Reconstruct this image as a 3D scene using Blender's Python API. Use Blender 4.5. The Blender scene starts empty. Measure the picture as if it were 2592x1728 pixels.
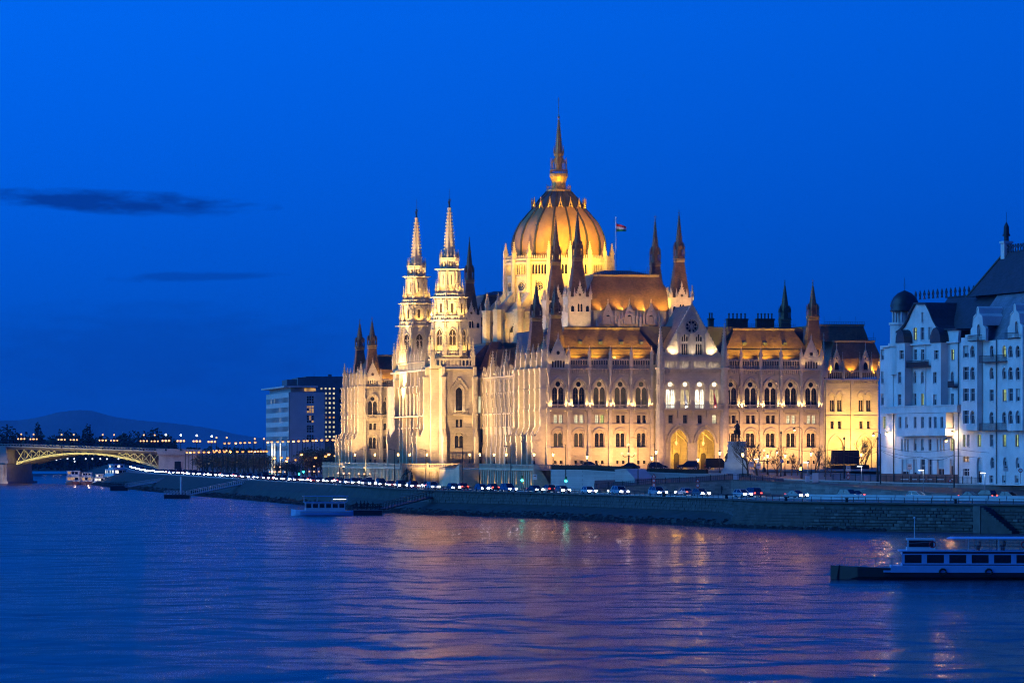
import bpy, bmesh, math, random
from mathutils import Vector, Matrix
from mathutils.geometry import tessellate_polygon

random.seed(11)
HAZE = True
SC = bpy.context.scene
COL = SC.collection
R = math.radians

# ------------------------------------------------------------------ camera
# metres; the camera stands on a bridge 12.3 m above the river and looks north (+Y)
F, H, HY, CX = 11000.0, 12.3, 1150.0, 1296.0      # focal length / horizon in photo pixels
cam = bpy.data.cameras.new('camera')
cam.sensor_width = 36.0
cam.lens = 36.0 * F / 2592.0
cam.shift_y = (HY - 864.0) / 2592.0
cam.clip_start, cam.clip_end = 1.0, 60000.0
cam_o = bpy.data.objects.new('camera', cam)
cam_o.location = (0, 0, H)
cam_o.rotation_euler = (R(90), 0, 0)
COL.objects.link(cam_o)
SC.camera = cam_o

# ------------------------------------------------------------------ exposure (long dusk exposure)
EXPO = 4.5
K = 1.0 / 2 ** EXPO
SC.view_settings.view_transform = 'Standard'
SC.view_settings.look = 'None'
SC.view_settings.exposure = EXPO
SC.view_settings.gamma = 1.0
SC.view_settings.use_curve_mapping = False

# ------------------------------------------------------------------ sky at blue hour
SUN_EL, SUN_ROT = -1.0, -50.0
world = bpy.data.worlds.new('World')
SC.world = world
world.use_nodes = True
nt = world.node_tree
N, LK = nt.nodes, nt.links
bgn = N['Background']
tc = N.new('ShaderNodeTexCoord')
mp = N.new('ShaderNodeVectorMath'); mp.operation = 'ADD'; mp.inputs[1].default_value = (0, 0, 0.075)
nrm = N.new('ShaderNodeVectorMath'); nrm.operation = 'NORMALIZE'
sky = N.new('ShaderNodeTexSky')
sky.sky_type = 'NISHITA'; sky.sun_disc = False
sky.sun_elevation = R(SUN_EL); sky.sun_rotation = R(SUN_ROT); sky.ozone_density = 6.0
LK.new(tc.outputs['Generated'], mp.inputs[0]); LK.new(mp.outputs[0], nrm.inputs[0]); LK.new(nrm.outputs[0], sky.inputs[0])
tint = N.new('ShaderNodeMix'); tint.data_type = 'RGBA'; tint.blend_type = 'MULTIPLY'; tint.inputs[0].default_value = 1
sz_ = N.new('ShaderNodeSeparateXYZ'); LK.new(tc.outputs['Generated'], sz_.inputs[0])
tr = N.new('ShaderNodeMapRange'); tr.inputs[1].default_value = 0.0; tr.inputs[2].default_value = 0.10
LK.new(sz_.outputs[2], tr.inputs[0])
tm = N.new('ShaderNodeMix'); tm.data_type = 'RGBA'; tm.inputs[6].default_value = (0.0, 0.30, 0.92, 1); tm.inputs[7].default_value = (0.0, 0.73, 1.12, 1)
LK.new(tr.outputs[0], tm.inputs[0]); LK.new(tm.outputs[2], tint.inputs[7])
LK.new(sky.outputs[0], tint.inputs[6])
# long thin dusk clouds, low in the north-west
sep = N.new('ShaderNodeSeparateXYZ'); LK.new(tc.outputs['Generated'], sep.inputs[0])
def wmath(op, a, b=None, c=None, clamp=False):
    m = N.new('ShaderNodeMath'); m.operation = op; m.use_clamp = clamp
    for i, v in enumerate((a, b, c)):
        if v is None: continue
        if isinstance(v, (int, float)): m.inputs[i].default_value = v
        else: LK.new(v, m.inputs[i])
    return m.outputs[0]
az = wmath('DIVIDE', sep.outputs[0], sep.outputs[1])
el = wmath('DIVIDE', sep.outputs[2], sep.outputs[1])
cmb = N.new('ShaderNodeCombineXYZ'); LK.new(wmath('MULTIPLY', az, 85.0), cmb.inputs[0]); LK.new(wmath('MULTIPLY', el, 420.0), cmb.inputs[1])
cn = N.new('ShaderNodeTexNoise'); cn.inputs['Scale'].default_value = 1.0; cn.inputs['Detail'].default_value = 8; cn.inputs['Roughness'].default_value = 0.62
LK.new(cmb.outputs[0], cn.inputs['Vector'])
wob = wmath('SUBTRACT', cn.outputs[0], 0.5)
def cloud(az0, el0, wa, we, tilt, dens):
    da = wmath('SUBTRACT', az, az0)
    u = wmath('DIVIDE', da, wa)
    e0 = wmath('MULTIPLY_ADD', da, tilt, el0)
    v = wmath('DIVIDE', wmath('SUBTRACT', el, e0), we)
    r2 = wmath('ADD', wmath('MULTIPLY', u, u), wmath('MULTIPLY', v, v))
    q = wmath('SUBTRACT', wmath('MULTIPLY_ADD', wob, 2.6, 1.0), r2)
    m = wmath('MULTIPLY', q, 1.1, clamp=True)
    front = wmath('GREATER_THAN', sep.outputs[1], 0.0)
    return wmath('MULTIPLY', wmath('MULTIPLY', m, dens), front)
c1 = cloud(-0.092, 0.0580, 0.036, 0.0030, -0.045, 0.66)
c2 = cloud(-0.074, 0.0408, 0.021, 0.0013, 0.02, 0.32)
c3 = cloud(-0.085, 0.024, 0.05, 0.012, 0.0, 0.20)
ctot = wmath('ADD', wmath('ADD', c1, c2), c3, clamp=True)
cm = N.new('ShaderNodeMix'); cm.data_type = 'RGBA'
LK.new(ctot, cm.inputs[0]); LK.new(tint.outputs[2], cm.inputs[6])
cm.inputs[7].default_value = (0.0006, 0.004, 0.06, 1)
LK.new(cm.outputs[2], bgn.inputs[0])
bgn.inputs[1].default_value = 0.086

# last glow of the western sky: one very soft, faint sun
sun = bpy.data.lights.new('sun', 'SUN')
sun.energy = 2.0 * K
sun.color = (0.09, 0.46, 1.0)
sun.angle = R(60)
sun_o = bpy.data.objects.new('sun', sun)
sun_o.rotation_euler = (R(66), 0, R(-84))
COL.objects.link(sun_o)

SC.cycles.use_denoising = True
SC.cycles.denoising_prefilter = 'NONE'
SC.cycles.max_bounces = 3
SC.cycles.filter_width = 1.15
SC.cycles.adaptive_threshold = 0.025
SC.cycles.diffuse_bounces = 1
SC.cycles.glossy_bounces = 2
SC.cycles.transmission_bounces = 2
SC.cycles.volume_bounces = 0
SC.cycles.caustics_reflective = False
SC.cycles.caustics_refractive = False
SC.cycles.sample_clamp_indirect = 3.0 * K
SC.cycles.use_light_tree = True

# ------------------------------------------------------------------ helpers
def wx(x, Y): return (x - CX) * Y / F
def wz(y, Y): return H - (y - HY) * Y / F
def at(x, y, Y): return Vector((wx(x, Y), Y, wz(y, Y)))
def dep(y, z): return F * (H - z) / (y - HY)

class MB:
    """collects faces of one mesh"""
    def __init__(s): s.v = []; s.f = []
    def add(s, vs, fs):
        o = len(s.v); s.v += [tuple(p) for p in vs]; s.f += [tuple(i + o for i in f) for f in fs]; return s
    def box(s, x0, x1, y0, y1, z0, z1):
        return s.add([(x0,y0,z0),(x1,y0,z0),(x1,y1,z0),(x0,y1,z0),(x0,y0,z1),(x1,y0,z1),(x1,y1,z1),(x0,y1,z1)],
                     [(0,3,2,1),(4,5,6,7),(0,1,5,4),(1,2,6,5),(2,3,7,6),(3,0,4,7)])
    def hexa(s, b, t):       # bottom four, top four
        return s.add(list(b) + list(t), [(0,3,2,1),(4,5,6,7),(0,1,5,4),(1,2,6,5),(2,3,7,6),(3,0,4,7)])
    def fr(s, cx, cy, z0, r0, z1, r1, n=8, rot=None, cap=True):
        if rot is None: rot = math.pi / n
        vs = []
        for z, r in ((z0, r0), (z1, r1)):
            for i in range(n):
                a = rot + 2 * math.pi * i / n
                vs.append((cx + r * math.cos(a), cy + r * math.sin(a), z))
        fs = [(i, (i + 1) % n, n + (i + 1) % n, n + i) for i in range(n)]
        if cap: fs += [tuple(range(n - 1, -1, -1)), tuple(range(n, 2 * n))]
        return s.add(vs, fs)
    def lathe(s, cx, cy, prof, n=16, rot=0.0):
        vs = []; fs = []
        for r, z in prof:
            for i in range(n):
                a = rot + 2 * math.pi * i / n
                vs.append((cx + r * math.cos(a), cy + r * math.sin(a), z))
        for k in range(len(prof) - 1):
            for i in range(n):
                j = (i + 1) % n
                fs.append((k*n+i, k*n+j, (k+1)*n+j, (k+1)*n+i))
        return s.add(vs, fs)
    def bar(s, p, q, w, h=None):
        p, q = Vector(p), Vector(q); d = q - p
        if d.length < 1e-6: return s
        d.normalize(); h = h or w
        up = Vector((0, 0, 1)) if abs(d.z) < 0.95 else Vector((0, 1, 0))
        u = d.cross(up).normalized() * (w / 2); v = u.cross(d).normalized() * (h / 2)
        return s.hexa([p-u-v, p+u-v, p+u+v, p-u+v], [q-u-v, q+u-v, q+u+v, q-u+v])
    def tube(s, pts, rad, n=6):
        pts = [Vector(p) for p in pts]
        if not isinstance(rad, (list, tuple)): rad = [rad] * len(pts)
        vs = []
        for i, p in enumerate(pts):
            d = (pts[min(i+1, len(pts)-1)] - pts[max(i-1, 0)]).normalized()
            up = Vector((0, 0, 1)) if abs(d.z) < 0.9 else Vector((1, 0, 0))
            u = d.cross(up).normalized(); w = u.cross(d).normalized()
            for k in range(n):
                a = 2 * math.pi * k / n
                vs.append(p + (u * math.cos(a) + w * math.sin(a)) * rad[i])
        fs = []
        for i in range(len(pts) - 1):
            for k in range(n):
                j = (k + 1) % n
                fs.append((i*n+k, i*n+j, (i+1)*n+j, (i+1)*n+k))
        fs += [tuple(range(n - 1, -1, -1)), tuple(range((len(pts)-1)*n, len(pts)*n))]
        return s.add(vs, fs)
    def ball(s, c, r, n=8, m=5, sz=1.0):
        prof = [(max(r * math.sin(math.pi * k / m), 0.001), c[2] - r * sz * math.cos(math.pi * k / m)) for k in range(m + 1)]
        return s.lathe(c[0], c[1], prof, n)
    def plate(s, outer, holes=(), d0=0.0, d1=0.3, fr=None, back=False):
        """outline (s,t) with holes, front at depth d1 towards the outside (-y when fr is None)"""
        if fr is None: fr = lambda a, t, d: (a, -d, t)
        loops = [list(outer)] + [list(h) for h in holes]
        flat = [p for l in loops for p in l]
        tris = tessellate_polygon([[Vector((p[0], p[1], 0)) for p in l] for l in loops])
        o = len(s.v)
        s.v += [tuple(fr(p[0], p[1], d1)) for p in flat]
        for t in tris:
            a, b, c = (flat[i] for i in t)
            ar = (b[0]-a[0])*(c[1]-a[1]) - (b[1]-a[1])*(c[0]-a[0])
            if abs(ar) < 1e-9: continue
            t = t if ar > 0 else (t[0], t[2], t[1])
            s.f.append(tuple(i + o for i in t))
        o2 = len(s.v)
        s.v += [tuple(fr(p[0], p[1], d0)) for p in flat]
        if back:
            for t in tris: s.f.append(tuple(i + o2 for i in t))
        k = 0
        for l in loops:
            n = len(l)
            for i in range(n):
                j = (i + 1) % n
                s.f.append((o + k + i, o + k + j, o2 + k + j, o2 + k + i))
            k += n
        return s
    def mesh(s, name, mat=None, smooth=False):
        m = bpy.data.meshes.new(name)
        m.from_pydata(s.v, [], s.f); m.validate(); 
        bm = bmesh.new(); bm.from_mesh(m)
        bmesh.ops.recalc_face_normals(bm, faces=bm.faces)
        bm.to_mesh(m); bm.free()
        if mat is not None: m.materials.append(MAT[mat])
        if smooth:
            for p in m.polygons: p.use_smooth = True
        return m
    def obj(s, name, mat, parent=None, smooth=False, **k):
        return obj(name, s.mesh(name, mat, smooth), parent, **k)

def obj(name, mesh, parent=None, loc=(0,0,0), rot=0.0, scale=(1,1,1), mat=None, label=None):
    o = bpy.data.objects.new(name, mesh)
    COL.objects.link(o)
    o.location = loc
    o.rotation_euler = rot if isinstance(rot, (tuple, list)) else (0, 0, rot)
    o.scale = scale
    if parent is not None: o.parent = parent
    if mat is not None:
        o.material_slots[0].link = 'OBJECT'; o.material_slots[0].material = MAT[mat]
    if label: o['label'] = label
    return o
def tag(o, label, cat, group=None):
    o['label'] = label; o['category'] = cat
    if group: o['group'] = group
    return o
def thing(name, label, cat, loc=(0,0,0), rotz=0.0, group=None):
    o = bpy.data.objects.new(name, None); COL.objects.link(o)
    o.empty_display_size = 0.1
    o.location = loc; o.rotation_euler = (0, 0, rotz)
    return tag(o, label, cat, group)
def kind(o, k): o['kind'] = k; return o
def copy_tree(o, parent=None):
    c = o.copy(); COL.objects.link(c); c.parent = parent
    for ch in list(o.children): copy_tree(ch, c)
    return c
def spot(p, target, power, size, col, blend=0.6, rad=0.15, parent=None):
    l = bpy.data.lights.new('floodlight', 'SPOT')
    l.energy = power * K; l.spot_size = R(size); l.spot_blend = blend; l.color = col; l.shadow_soft_size = rad
    o = bpy.data.objects.new('floodlight', l); COL.objects.link(o)
    o.location = p
    o.rotation_euler = (Vector(target) - Vector(p)).to_track_quat('-Z', 'Y').to_euler()
    if parent is not None: o.parent = parent
    return o
def point(p, power, col, rad=0.15, parent=None, name='lamp_light'):
    l = bpy.data.lights.new(name, 'POINT'); l.energy = power * K; l.color = col; l.shadow_soft_size = rad
    o = bpy.data.objects.new(name, l); COL.objects.link(o); o.location = p
    if parent is not None: o.parent = parent
    return o
def ordinal(i):
    w = ['first','second','third','fourth','fifth','sixth','seventh','eighth','ninth','tenth','eleventh','twelfth','thirteenth','fourteenth','fifteenth','sixteenth','seventeenth','eighteenth','nineteenth','twentieth']
    if i < 20: return w[i]
    t = {2:'twenty',3:'thirty',4:'forty',5:'fifty',6:'sixty',7:'seventy',8:'eighty',9:'ninety'}[(i+1)//10]
    return t + '-' + w[(i+1)%10-1] if (i+1)%10 else t.replace('y','ieth')
def arc(cx, cz, r, a0, a1, n):
    return [(cx + r*math.cos(R(a0+(a1-a0)*i/n)), cz + r*math.sin(R(a0+(a1-a0)*i/n))) for i in range(n+1)]
def rect(x0, x1, z0, z1): return [(x0,z0),(x1,z0),(x1,z1),(x0,z1)]
def round_arch(cx, w, z0, zs, n=8):
    return [(cx-w,z0),(cx+w,z0)] + arc(cx, zs, w, 0, 180, n)
def pointed(cx, w, z0, zs, n=5, k=1.25):
    """pointed-arch outline: half width w, springing zs, each side an arc of radius k*2w*..."""
    r = 2*w*k/1.25*0.8 if k else 2*w
    r = max(r, w*1.05)
    c = r - w
    top = math.acos(c / r)
    right = [(cx - c + r*math.cos(top*i/n), zs + r*math.sin(top*i/n)) for i in range(n+1)]
    left = [(2*cx - p[0], p[1]) for p in reversed(right[:-1])]
    return [(cx-w,z0),(cx+w,z0)] + right + left
def circle(cx, cz, r, n=14): return [(cx + r*math.cos(2*math.pi*i/n), cz + r*math.sin(2*math.pi*i/n)) for i in range(n)]

# ------------------------------------------------------------------ materials
MAT = {}
def principled(name, col, rough=0.7, metal=0.0, spec=0.4, noise=None, bump=None, emit=None, estr=0.0):
    """noise=(scale, amount, detail): colour variation over world position; bump=(scale, strength)"""
    m = bpy.data.materials.new(name); m.use_nodes = True; MAT[name] = m
    t = m.node_tree; b = t.nodes['Principled BSDF']
    b.inputs['Base Color'].default_value = (*col, 1); b.inputs['Roughness'].default_value = rough
    b.inputs['Metallic'].default_value = metal; b.inputs['Specular IOR Level'].default_value = spec
    geo = t.nodes.new('ShaderNodeNewGeometry')
    if noise:
        sc_, am, de = noise
        n1 = t.nodes.new('ShaderNodeTexNoise'); n1.inputs['Scale'].default_value = sc_; n1.inputs['Detail'].default_value = de
        n1.inputs['Roughness'].default_value = 0.65
        t.links.new(geo.outputs['Position'], n1.inputs['Vector'])
        r = t.nodes.new('ShaderNodeValToRGB')
        r.color_ramp.elements[0].position = 0.3; r.color_ramp.elements[1].position = 0.72
        r.color_ramp.elements[0].color = (*[max(c*(1-am), 0) for c in col], 1)
        r.color_ramp.elements[1].color = (*[min(c*(1+am*0.8), 1) for c in col], 1)
        t.links.new(n1.outputs[0], r.inputs[0]); t.links.new(r.outputs[0], b.inputs['Base Color'])
    if bump:
        n2 = t.nodes.new('ShaderNodeTexNoise'); n2.inputs['Scale'].default_value = bump[0]; n2.inputs['Detail'].default_value = 4
        t.links.new(geo.outputs['Position'], n2.inputs['Vector'])
        bp = t.nodes.new('ShaderNodeBump'); bp.inputs['Strength'].default_value = bump[1]; bp.inputs['Distance'].default_value = 0.1
        t.links.new(n2.outputs[0], bp.inputs['Height']); t.links.new(bp.outputs[0], b.inputs['Normal'])
    if emit:
        b.inputs['Emission Color'].default_value = (*emit, 1); b.inputs['Emission Strength'].default_value = estr * K
    return m
def courses(name, col, size, rough=0.75, amount=0.22, mortar=0.55, depth=0.25, noise=0.25):
    """cut stone or slate courses: brick pattern laid by height and run, on top of geometry"""
    m = principled(name, col, rough)
    t = m.node_tree; b = t.nodes['Principled BSDF']
    geo = t.nodes.new('ShaderNodeNewGeometry')
    sp = t.nodes.new('ShaderNodeSeparateXYZ'); t.links.new(geo.outputs['Position'], sp.inputs[0])
    ad = t.nodes.new('ShaderNodeMath'); ad.operation = 'MULTIPLY_ADD'; ad.inputs[1].default_value = 0.73
    t.links.new(sp.outputs[1], ad.inputs[0]); t.links.new(sp.outputs[0], ad.inputs[2])
    cb = t.nodes.new('ShaderNodeCombineXYZ'); t.links.new(ad.outputs[0], cb.inputs[0]); t.links.new(sp.outputs[2], cb.inputs[1])
    br = t.nodes.new('ShaderNodeTexBrick'); br.inputs['Scale'].default_value = 1.0
    br.inputs['Brick Width'].default_value = size[0]; br.inputs['Row Height'].default_value = size[1]
    br.inputs['Mortar Size'].default_value = min(size)*0.04; br.inputs['Mortar Smooth'].default_value = 0.3; br.inputs['Bias'].default_value = 0.0
    br.inputs['Color1'].default_value = (*[c*(1+amount) for c in col], 1)
    br.inputs['Color2'].default_value = (*[c*(1-amount) for c in col], 1)
    br.inputs['Mortar'].default_value = (*[c*mortar for c in col], 1)
    t.links.new(cb.outputs[0], br.inputs['Vector'])
    n1 = t.nodes.new('ShaderNodeTexNoise'); n1.inputs['Scale'].default_value = 0.35; n1.inputs['Detail'].default_value = 6
    t.links.new(geo.outputs['Position'], n1.inputs['Vector'])
    mr = t.nodes.new('ShaderNodeMapRange'); mr.inputs[1].default_value = 0.3; mr.inputs[2].default_value = 0.7
    mr.inputs[3].default_value = 1 - noise; mr.inputs[4].default_value = 1 + noise * 0.6
    t.links.new(n1.outputs[0], mr.inputs[0])
    mx = t.nodes.new('ShaderNodeVectorMath'); mx.operation = 'SCALE'
    t.links.new(br.outputs['Color'], mx.inputs[0]); t.links.new(mr.outputs[0], mx.inputs['Scale'])
    t.links.new(mx.outputs[0], b.inputs['Base Color'])
    bp = t.nodes.new('ShaderNodeBump'); bp.inputs['Strength'].default_value = depth; bp.inputs['Distance'].default_value = 0.04
    bp.invert = True
    t.links.new(br.outputs['Fac'], bp.inputs['Height']); t.links.new(bp.outputs[0], b.inputs['Normal'])
    return m
courses('stone', (0.58, 0.465, 0.32), (0.9, 0.42), amount=0.07, mortar=0.8, noise=0.16, depth=0.15)
principled('carved_stone', (0.62, 0.50, 0.345), 0.75, noise=(1.3, 0.18, 5), bump=(9, 0.35))
courses('roof_slate', (0.17, 0.098, 0.046), (0.5, 0.28), rough=0.55, amount=0.2, mortar=0.6, noise=0.3)
principled('roof_lead', (0.055, 0.06, 0.075), 0.55, noise=(0.6, 0.3, 4))
principled('roof_trim', (0.30, 0.22, 0.11), 0.45, metal=0.3, noise=(1.5, 0.25, 4))
principled('dome_shell', (0.36, 0.20, 0.065), 0.5, noise=(0.45, 0.22, 7), bump=(3, 0.12))
principled('dome_rib', (0.055, 0.05, 0.03), 0.5, metal=0.2)
principled('gilded', (0.42, 0.27, 0.09), 0.4, metal=0.45, noise=(2, 0.3, 4))
principled('spire_metal', (0.19, 0.125, 0.065), 0.5, metal=0.3, noise=(2, 0.35, 4))
principled('glass_dark', (0.012, 0.014, 0.02), 0.12, spec=0.6)
principled('frame_dark', (0.05, 0.032, 0.02), 0.6)
principled('frame_white', (0.55, 0.55, 0.55), 0.6)
def lit_pane(name, col, s, var=0.5, sc_=0.9, base=(0.3, 0.28, 0.22)):
    m = principled(name, base, 0.3)
    t = m.node_tree; b = t.nodes['Principled BSDF']
    geo = t.nodes.new('ShaderNodeNewGeometry')
    n1 = t.nodes.new('ShaderNodeTexNoise'); n1.inputs['Scale'].default_value = sc_; n1.inputs['Detail'].default_value = 2
    t.links.new(geo.outputs['Position'], n1.inputs['Vector'])
    mr = t.nodes.new('ShaderNodeMapRange'); mr.inputs[1].default_value = 0.35; mr.inputs[2].default_value = 0.65
    mr.inputs[3].default_value = s * K * (1 - var); mr.inputs[4].default_value = s * K * (1 + var)
    t.links.new(n1.outputs[0], mr.inputs[0]); t.links.new(mr.outputs[0], b.inputs['Emission Strength'])
    b.inputs['Emission Color'].default_value = (*col, 1)
lit_pane('pane_warm', (1.0, 0.72, 0.30), 0.55)
lit_pane('pane_pale', (1.0, 0.90, 0.52), 0.75, 0.4)
lit_pane('pane_white', (1.0, 0.93, 0.72), 1.5, 0.5)
lit_pane('pane_dim', (1.0, 0.70, 0.32), 0.04, 0.97, 1.3, (0.02, 0.018, 0.015))
lit_pane('pane_amber', (1.0, 0.52, 0.12), 0.5)
lit_pane('pane_green', (0.75, 0.95, 0.22), 0.55, 0.4)
principled('iron', (0.012, 0.013, 0.016), 0.5, metal=0.3)
principled('bronze', (0.028, 0.034, 0.028), 0.45, metal=0.6, noise=(2, 0.4, 4))
principled('pale_stone', (0.50, 0.50, 0.49), 0.7, noise=(0.8, 0.15, 5), bump=(5, 0.3))
principled('plaster', (0.66, 0.66, 0.67), 0.8, noise=(0.22, 0.20, 8), bump=(4, 0.1))
principled('plaster_base', (0.17, 0.075, 0.06), 0.8, noise=(0.8, 0.2, 5))
courses('house_roof', (0.03, 0.033, 0.05), (0.35, 0.3), rough=0.6, amount=0.25)
courses('house_roof_pale', (0.16, 0.19, 0.24), (0.4, 0.3), rough=0.55, amount=0.15)
principled('copper_dark', (0.045, 0.05, 0.06), 0.45, metal=0.5, noise=(1.2, 0.3, 4))
principled('concrete_pale', (0.50, 0.52, 0.53), 0.8, noise=(0.3, 0.12, 5))
principled('concrete_dark', (0.13, 0.15, 0.18), 0.8, noise=(0.4, 0.2, 5))
principled('asphalt', (0.05, 0.05, 0.052), 0.75, noise=(0.5, 0.25, 6), bump=(12, 0.2))
principled('paving', (0.22, 0.21, 0.20), 0.75, noise=(0.4, 0.2, 6), bump=(6, 0.2))
principled('road_paint', (0.7, 0.7, 0.68), 0.6)
principled('bank_stone', (0.042, 0.055, 0.045), 0.85, noise=(0.35, 0.45, 8), bump=(2.5, 0.8))
principled('rock', (0.055, 0.056, 0.055), 0.85, noise=(1.2, 0.45, 5), bump=(4, 0.5))
principled('quay_stone', (0.07, 0.073, 0.068), 0.8, noise=(0.7, 0.4, 6), bump=(5, 0.5))
principled('quay_stone_light', (0.13, 0.128, 0.12), 0.8, noise=(0.7, 0.3, 6), bump=(5, 0.5))
principled('quay_stone_dark', (0.06, 0.062, 0.06), 0.85, noise=(0.7, 0.4, 6), bump=(5, 0.5))
principled('chimney_brick', (0.13, 0.085, 0.06), 0.85, noise=(1.5, 0.3, 5), bump=(5, 0.4))
principled('joint', (0.07, 0.07, 0.065), 0.9)
principled('soil', (0.05, 0.05, 0.04), 0.9, noise=(0.05, 0.3, 5))
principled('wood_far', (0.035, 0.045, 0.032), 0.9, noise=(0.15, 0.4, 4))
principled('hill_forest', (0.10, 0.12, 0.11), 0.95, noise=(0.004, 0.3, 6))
principled('bark', (0.075, 0.055, 0.04), 0.9, noise=(3, 0.3, 4))
principled('twigs', (0.10, 0.075, 0.05), 0.9)
principled('leaf_dark', (0.045, 0.055, 0.025), 0.8, noise=(1.5, 0.4, 3))
principled('hedge', (0.03, 0.022, 0.014), 0.9, noise=(2, 0.4, 4), bump=(6, 0.8))
principled('white_paint', (0.72, 0.73, 0.74), 0.35, noise=(0.6, 0.08, 4))
principled('boat_blue', (0.30, 0.50, 0.78), 0.35, noise=(0.6, 0.1, 4))
principled('hull_dark', (0.012, 0.013, 0.018), 0.35)
principled('hull_red', (0.30, 0.10, 0.07), 0.5)
principled('car_glass', (0.01, 0.012, 0.016), 0.05, spec=0.8)
principled('tyre', (0.012, 0.012, 0.012), 0.8)
principled('rim', (0.35, 0.35, 0.36), 0.3, metal=0.8)
for n_, c_ in (('black', (0.012,0.012,0.014)), ('grey', (0.11,0.12,0.13)), ('silver', (0.38,0.39,0.41)), ('white', (0.62,0.62,0.61)), ('blue', (0.03,0.07,0.20)), ('red', (0.30,0.02,0.02)), ('navy', (0.014,0.02,0.05))):
    principled('paint_' + n_, c_, 0.25, metal=0.2, spec=0.6)
principled('head_lamp', (0.9,0.9,0.9), 0.3, emit=(0.90, 0.96, 1.0), estr=110)
principled('tail_lamp', (0.4,0.02,0.02), 0.3, emit=(1.0, 0.05, 0.03), estr=9)
principled('globe_warm', (0.9,0.8,0.6), 0.3, emit=(1.0, 0.42, 0.10), estr=1.9)
principled('globe_orange', (0.9,0.6,0.3), 0.3, emit=(1.0, 0.34, 0.05), estr=2.4)
principled('globe_white', (0.9,0.9,0.9), 0.3, emit=(0.85, 0.95, 1.0), estr=4)
principled('signal_green', (0.1,0.6,0.5), 0.3, emit=(0.02, 1.0, 0.65), estr=22)
principled('signal_orange', (0.7,0.4,0.1), 0.3, emit=(1.0, 0.45, 0.03), estr=30)
principled('flag_red', (0.55, 0.03, 0.05), 0.8); principled('flag_white', (0.7, 0.7, 0.7), 0.8); principled('flag_green', (0.02, 0.22, 0.09), 0.8)
principled('sign_white', (0.7, 0.7, 0.7), 0.6); principled('sign_red', (0.5, 0.03, 0.03), 0.6); principled('sign_blue', (0.03, 0.1, 0.4), 0.6)
principled('bridge_paint', (0.52, 0.47, 0.22), 0.5, noise=(0.5, 0.15, 4))
principled('bridge_dark', (0.10, 0.075, 0.055), 0.6)
principled('bridge_stone', (0.36, 0.34, 0.33), 0.8, noise=(0.5, 0.2, 6), bump=(3, 0.3))
principled('steel', (0.25, 0.26, 0.27), 0.5, metal=0.6)
principled('cloth_dark', (0.02, 0.02, 0.025), 0.9); principled('skin', (0.35, 0.2, 0.14), 0.7)
# ------------------------------------------------------------------ the parliament
TH = R(11.5); CT, ST = math.cos(TH), math.sin(TH)
PX, PY, ZG = 7.35, 940.0, 9.3
def al(x, b):
    k = (x - CX) / F
    return (k * (PY + b*CT) - PX + b*ST) / (CT - k*ST)
def bl(x, a):
    k = (x - CX) / F
    return (k * (PY + a*ST) - PX - a*CT) / (-ST - k*CT)
def zl(y, a, b):
    return H - (y - HY) * (PY + a*ST + b*CT) / F - ZG
def pw(a, b, z): return Vector((PX + a*CT - b*ST, PY + a*ST + b*CT, z + ZG))

P = thing('parliament_building', 'huge floodlit domed neo-Gothic palace with brown roofs and spires on the river bank', 'building', (PX, PY, ZG), TH)
def part(mb, name, mat, **k): return mb.obj(name, mat, P, **k)
SHARE = {}
def shared(key, fn):
    if key not in SHARE: SHARE[key] = fn()
    return SHARE[key]

def arch_band(cx, wi, wo, zs, pointed_=True, n=7, z0=None):
    if pointed_:
        o = pointed(cx, wo, zs, zs, n)[2:]; i = pointed(cx, wi, zs, zs, n)[2:]
    else:
        o = arc(cx, zs, wo, 0, 180, 2*n); i = arc(cx, zs, wi, 0, 180, 2*n)
    if z0 is not None:
        o = [(cx+wo, z0)] + o + [(cx-wo, z0)]; i = [(cx+wi, z0)] + i + [(cx-wi, z0)]
    return o + i[::-1]

# --- pinnacle, unit height and width, base at z=0
def pinnacle_mesh():
    m = MB()
    m.box(-.5,.5,-.5,.5,0,.36); m.box(-.62,.62,-.62,.62,.33,.38)
    for s in (0, 1, 2, 3):
        a = s*math.pi/2; c, sn = math.cos(a), math.sin(a)
        tri = [(-.5,.36),(.5,.36),(0,.52)]
        m.plate(tri, [], .38, .56, lambda u,t,d,c=c,sn=sn: (c*u+sn*d, sn*u-c*d, t))
    m.fr(0,0,.38,.56,.96,.03,4)
    for k in range(4):
        z = .48 + k*.115; r = .56*(1-(z-.38)/.58)+.07
        for s in range(4):
            a = math.pi/4 + s*math.pi/2
            x, y = r*math.cos(a), r*math.sin(a); q = .13-.015*k
            m.box(x-q,x+q,y-q,y+q,z-.012,z+.016)
    m.box(-.17,.17,-.17,.17,.935,.96); m.fr(0,0,.95,.12,1.0,.05,4)
    return m.mesh('pinnacle','carved_stone')
PINN = pinnacle_mesh()
def pinnacle(a, b, z, w, h, parent=None, rot=0.0):
    return obj('pinnacle', PINN, parent or P, (a,b,z), rot, (w,w,h))

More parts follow.
